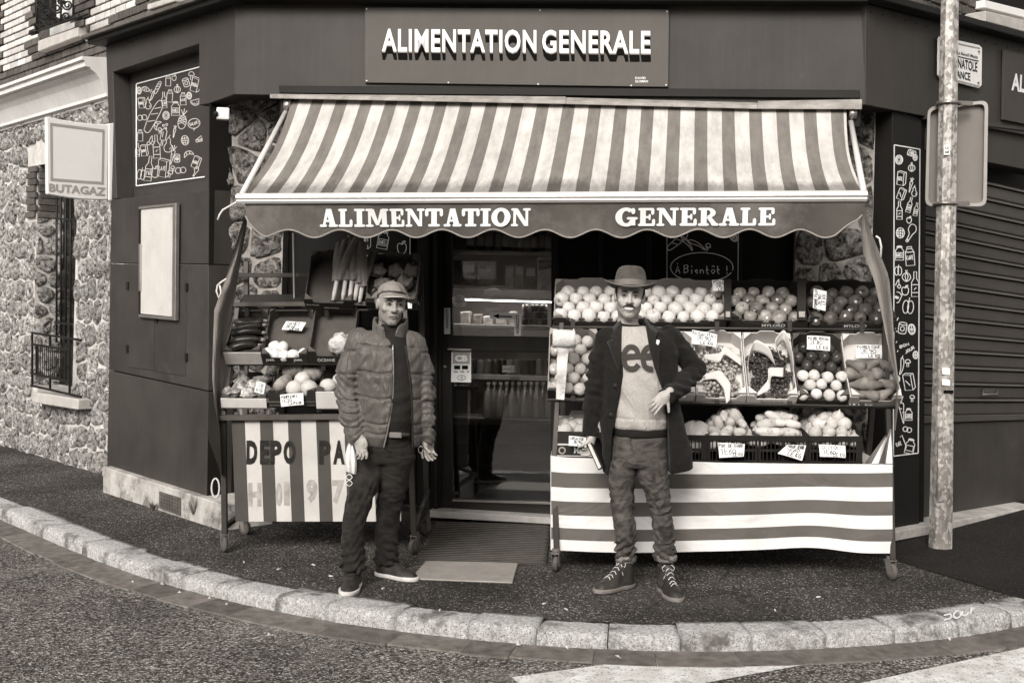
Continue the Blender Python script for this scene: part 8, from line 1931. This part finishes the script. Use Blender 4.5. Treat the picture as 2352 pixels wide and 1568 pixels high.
slabp([(1429, 730), (1411, 748), (1395, 771), (1407, 778), (1394, 785), (1424, 860), (1427, 800)], cr, .010, 'lapel', m_lapel, pbm); slabp([(1480, 728), (1492, 742), (1513, 762), (1506, 772), (1517, 777), (1513, 850), (1522, 895), (1502, 840), (1490, 790)], cr, .010, 'lapel', m_lapel, pbm)
for x, y in ((1414, 886), (1404, 953)):
    a = B_(x, y, -.14); MBx = MB().lathe([(.013, -.003), (.014, 0), (.012, .003), (.004, .002)], Vector(B_(x, y, front_of(cr, a[0], a[2], 2.3) - .006)), 14, Matrix.Rotation(R(90), 3, 'X')); mesh('button', MBx.v, MBx.f, m_plas, pbm, True, True)
slabp([(1508, 780), (1515, 781), (1514, 789), (1511, 793), (1507, 788)], cr, .019, 'lapel_pin', m_white, pbm, .003)
# jeans and boots
hipb = rows(B_, [(1072, 1398, 1534, -.01, .105), (1040, 1403, 1532, -.01, .115), (1000, 1408, 1530, -.01, .11), (992, 1409, 1529, -.01, .108)])
bL = rows(B_, [(1286, 1415, 1460, .02, .056), (1250, 1413, 1459, .01, .058), (1214, 1412, 1458, 0, .060), (1156, 1405, 1455, -.01, .066), (1120, 1399, 1456, -.01, .074), (1090, 1395, 1458, -.01, .082), (1060, 1397, 1464, -.01, .09)])
bR = rows(B_, [(1284, 1504, 1553, -.07, .056), (1250, 1502, 1550, -.07, .058), (1214, 1500, 1547, -.07, .062), (1167, 1494, 1542, -.06, .068), (1144, 1484, 1539, -.05, .072), (1097, 1465, 1533, -.03, .085), (1060, 1458, 1533, -.02, .09)])
def jeans_b(X, Y, Z):
    d = loft(X, Y, Z, hipb, 2.3, .03)
    for l, sd_ in ((bL, 1), (bR, 2)): d = smin(d, loft(X, Y, Z, l, 2.1, .006) + fold(X, Y, Z, .2, .008, 130, .9 * (-1) ** sd_) + wrinkle(X, Y, Z, .006, 85, sd_ + 70) * (.45 + np.exp(-((Z - .5) / .12) ** 2) + np.exp(-((Z - .2) / .1) ** 2)) + fold(X, Y, Z, .52, .003, 80, 1.3 * (-1) ** sd_) + wrinkle(X, Y, Z, .005, 36, sd_ + 4), .015)
    return d
solid('jeans', jeans_b, (-.24, -.22, .08), (.3, .2, B_(1460, 986)[2]), .0056, m_jean_b, pbm)
for l in (bL, bR):
    z0 = sorted(l)[0]; MBx = MB(); prof = [(1.02, -.005), (1.07, -.004), (1.07, .026), (1.0, .03)]
    vs = [Vector((z0[1] + z0[3] * k * math.cos(t), z0[2] + z0[4] * k * math.sin(t), z0[0] + z)) for k, z in prof for t in np.linspace(0, 6.283, 21)[:-1]]; mesh('jeans_cuff', vs, [[r * 20 + i, r * 20 + (i + 1) % 20, (r + 1) * 20 + (i + 1) % 20, (r + 1) * 20 + i] for r in range(3) for i in range(20)], denim('cuff_denim', .16, .25), pbm, True, True)
c1_ = Vector((sorted(bL)[0][1], sorted(bL)[0][2], 0)); c1_.z = gz(gbm.x + c1_.x) - gbm.z
shoe(pbm, c1_ + Vector((.045, .035, 0)), c1_ + Vector((-.155, -.14, 0)), True, m_leather, m_soled, .295, 1.06, names=('boot', 'boot_sole'))
c2_ = Vector((sorted(bR)[0][1], sorted(bR)[0][2], 0)); c2_.z = gz(gbm.x + c2_.x) - gbm.z
shoe(pbm, c2_ + Vector((-.006, .06, 0)), c2_ + Vector((.045, -.22, 0)), True, m_leather, m_soled, .295, 1.06, names=('boot', 'boot_sole'))
for a, b in (((1455, 1010), (1454, 1045)),):
    MBx = MB().tube([Vector(B_(1446, 1003, -.125)), Vector(B_(1449, 1020, -.127)), Vector(B_(1455, 1040, -.122)), Vector(B_(1456, 1056, -.115))], .0035, 5); mesh('fly_seam', MBx.v, MBx.f, m_jean_b, pbm, True, True)
# notebook in his right hand
nb = thing('notebook', 'black notebook with pale page edges held by the hatted man', 'notebook', at(1365, 1075, 6.44))
q0 = [at(1346, 1018, 6.44), at(1357, 1012, 6.44), at(1384, 1068, 6.42), at(1374, 1078, 6.42)]
MB().prism([q0[0].lerp(q0[1], .12), q0[0].lerp(q0[1], .72), q0[3].lerp(q0[2], .72), q0[3].lerp(q0[2], .12)], (.05, .12, .0)).build('pages', m_paper, nb)
MB().prism([q0[0].lerp(q0[1], .72) + Vector((0, -.004, .004)), q0[1] + Vector((0, -.004, .004)), q0[2] + Vector((0, -.004, -.004)), q0[3].lerp(q0[2], .72) + Vector((0, -.004, -.004))], (.055, .13, .0)).build('cover', m_plas, nb); MB().prism([q0[0] + Vector((0, -.004, .004)), q0[0].lerp(q0[1], .12) + Vector((0, -.004, .004)), q0[3].lerp(q0[2], .12) + Vector((0, -.004, -.004)), q0[3] + Vector((0, -.004, -.004))], (.05, .13, 0)).build('cover', m_plas, nb)

# ================================================================ small things on the ground
m_scrap = M('litter_paper', .6, .8, .2, 20)
rs = random.Random(77)
for i, (x, y, w) in enumerate(((412, 1362, 9), (372, 1343, 14), (480, 1376, 7), (520, 1389, 6), (1190, 1482, 16), (1302, 1489, 6), (1428, 1491, 7), (1468, 1490, 5), (1540, 1492, 9), (1574, 1491, 8), (1420, 1511, 14), (2180, 1470, 6), (618, 1460, 6), (305, 1338, 5))):
    g = ground(x, y, RZ + .02); k = w / 420; a = rs.uniform(0, 3)
    e1, e2 = Vector((math.cos(a), math.sin(a), 0)), Vector((-math.sin(a), math.cos(a), 0))
    v = [g + e1 * k * q + e2 * k * .5 * r + UP * rs.uniform(0, .012) for q, r in ((-.5, -.5), (0, -.6), (.5, -.4), (.55, .5), (0, .4), (-.5, .5))] + [g + UP * .016]
    tag(mesh('litter_scrap', v, [(0, 1, 6), (1, 2, 6), (2, 3, 6), (3, 4, 6), (4, 5, 6), (5, 0, 6)], m_scrap), 'pale scrap of litter lying in the gutter', 'litter', 'litter along the gutter')
for i, (x, y) in enumerate(((640, 1306), (1010, 1400), (880, 1350), (760, 1322), (1300, 1398), (560, 1290), (1780, 1400), (1250, 1385), (720, 1296), (1880, 1370))):
    g = ground(x, y, .005); a = rs.uniform(0, 3); d = Vector((math.cos(a), math.sin(a), 0)) * .013
    tag(MB().tube([g - d, g + d], .0045, 6).build('cigarette_end', m_scrap, None, True), 'tiny pale cigarette end on the dark pavement', 'cigarette end', 'cigarette ends on the pavement')
m_weed = M('weed_leaf', .12, .7, .3, 30, rnd=.2)
for lab, x, y, n, h in (('straggly weed growing at the foot of the pale plinth', 452, 1196, 16, .16), ('low weed beside the vent in the pale plinth', 352, 1172, 9, .07), ('small weed by the kerb below the fruit stand', 1868 - 620, 1484, 7, .04)):
    g = ground(x, y, 0 if y < 1400 else RZ); wd = thing('weed', lab, 'weed', g)
    for i in range(n):
        a = rs.uniform(0, 6.28); l = h * rs.uniform(.5, 1.1); d = Vector((math.cos(a), math.sin(a), 0)); t = g + d * l * .45 + UP * l; s_ = Vector((-d.y, d.x, 0)) * .012; m_ = g.lerp(t, .6) + d * .01
        mesh('leaf', [g, m_ + s_, t, m_ - s_], [(0, 1, 2, 3)], m_weed, wd)
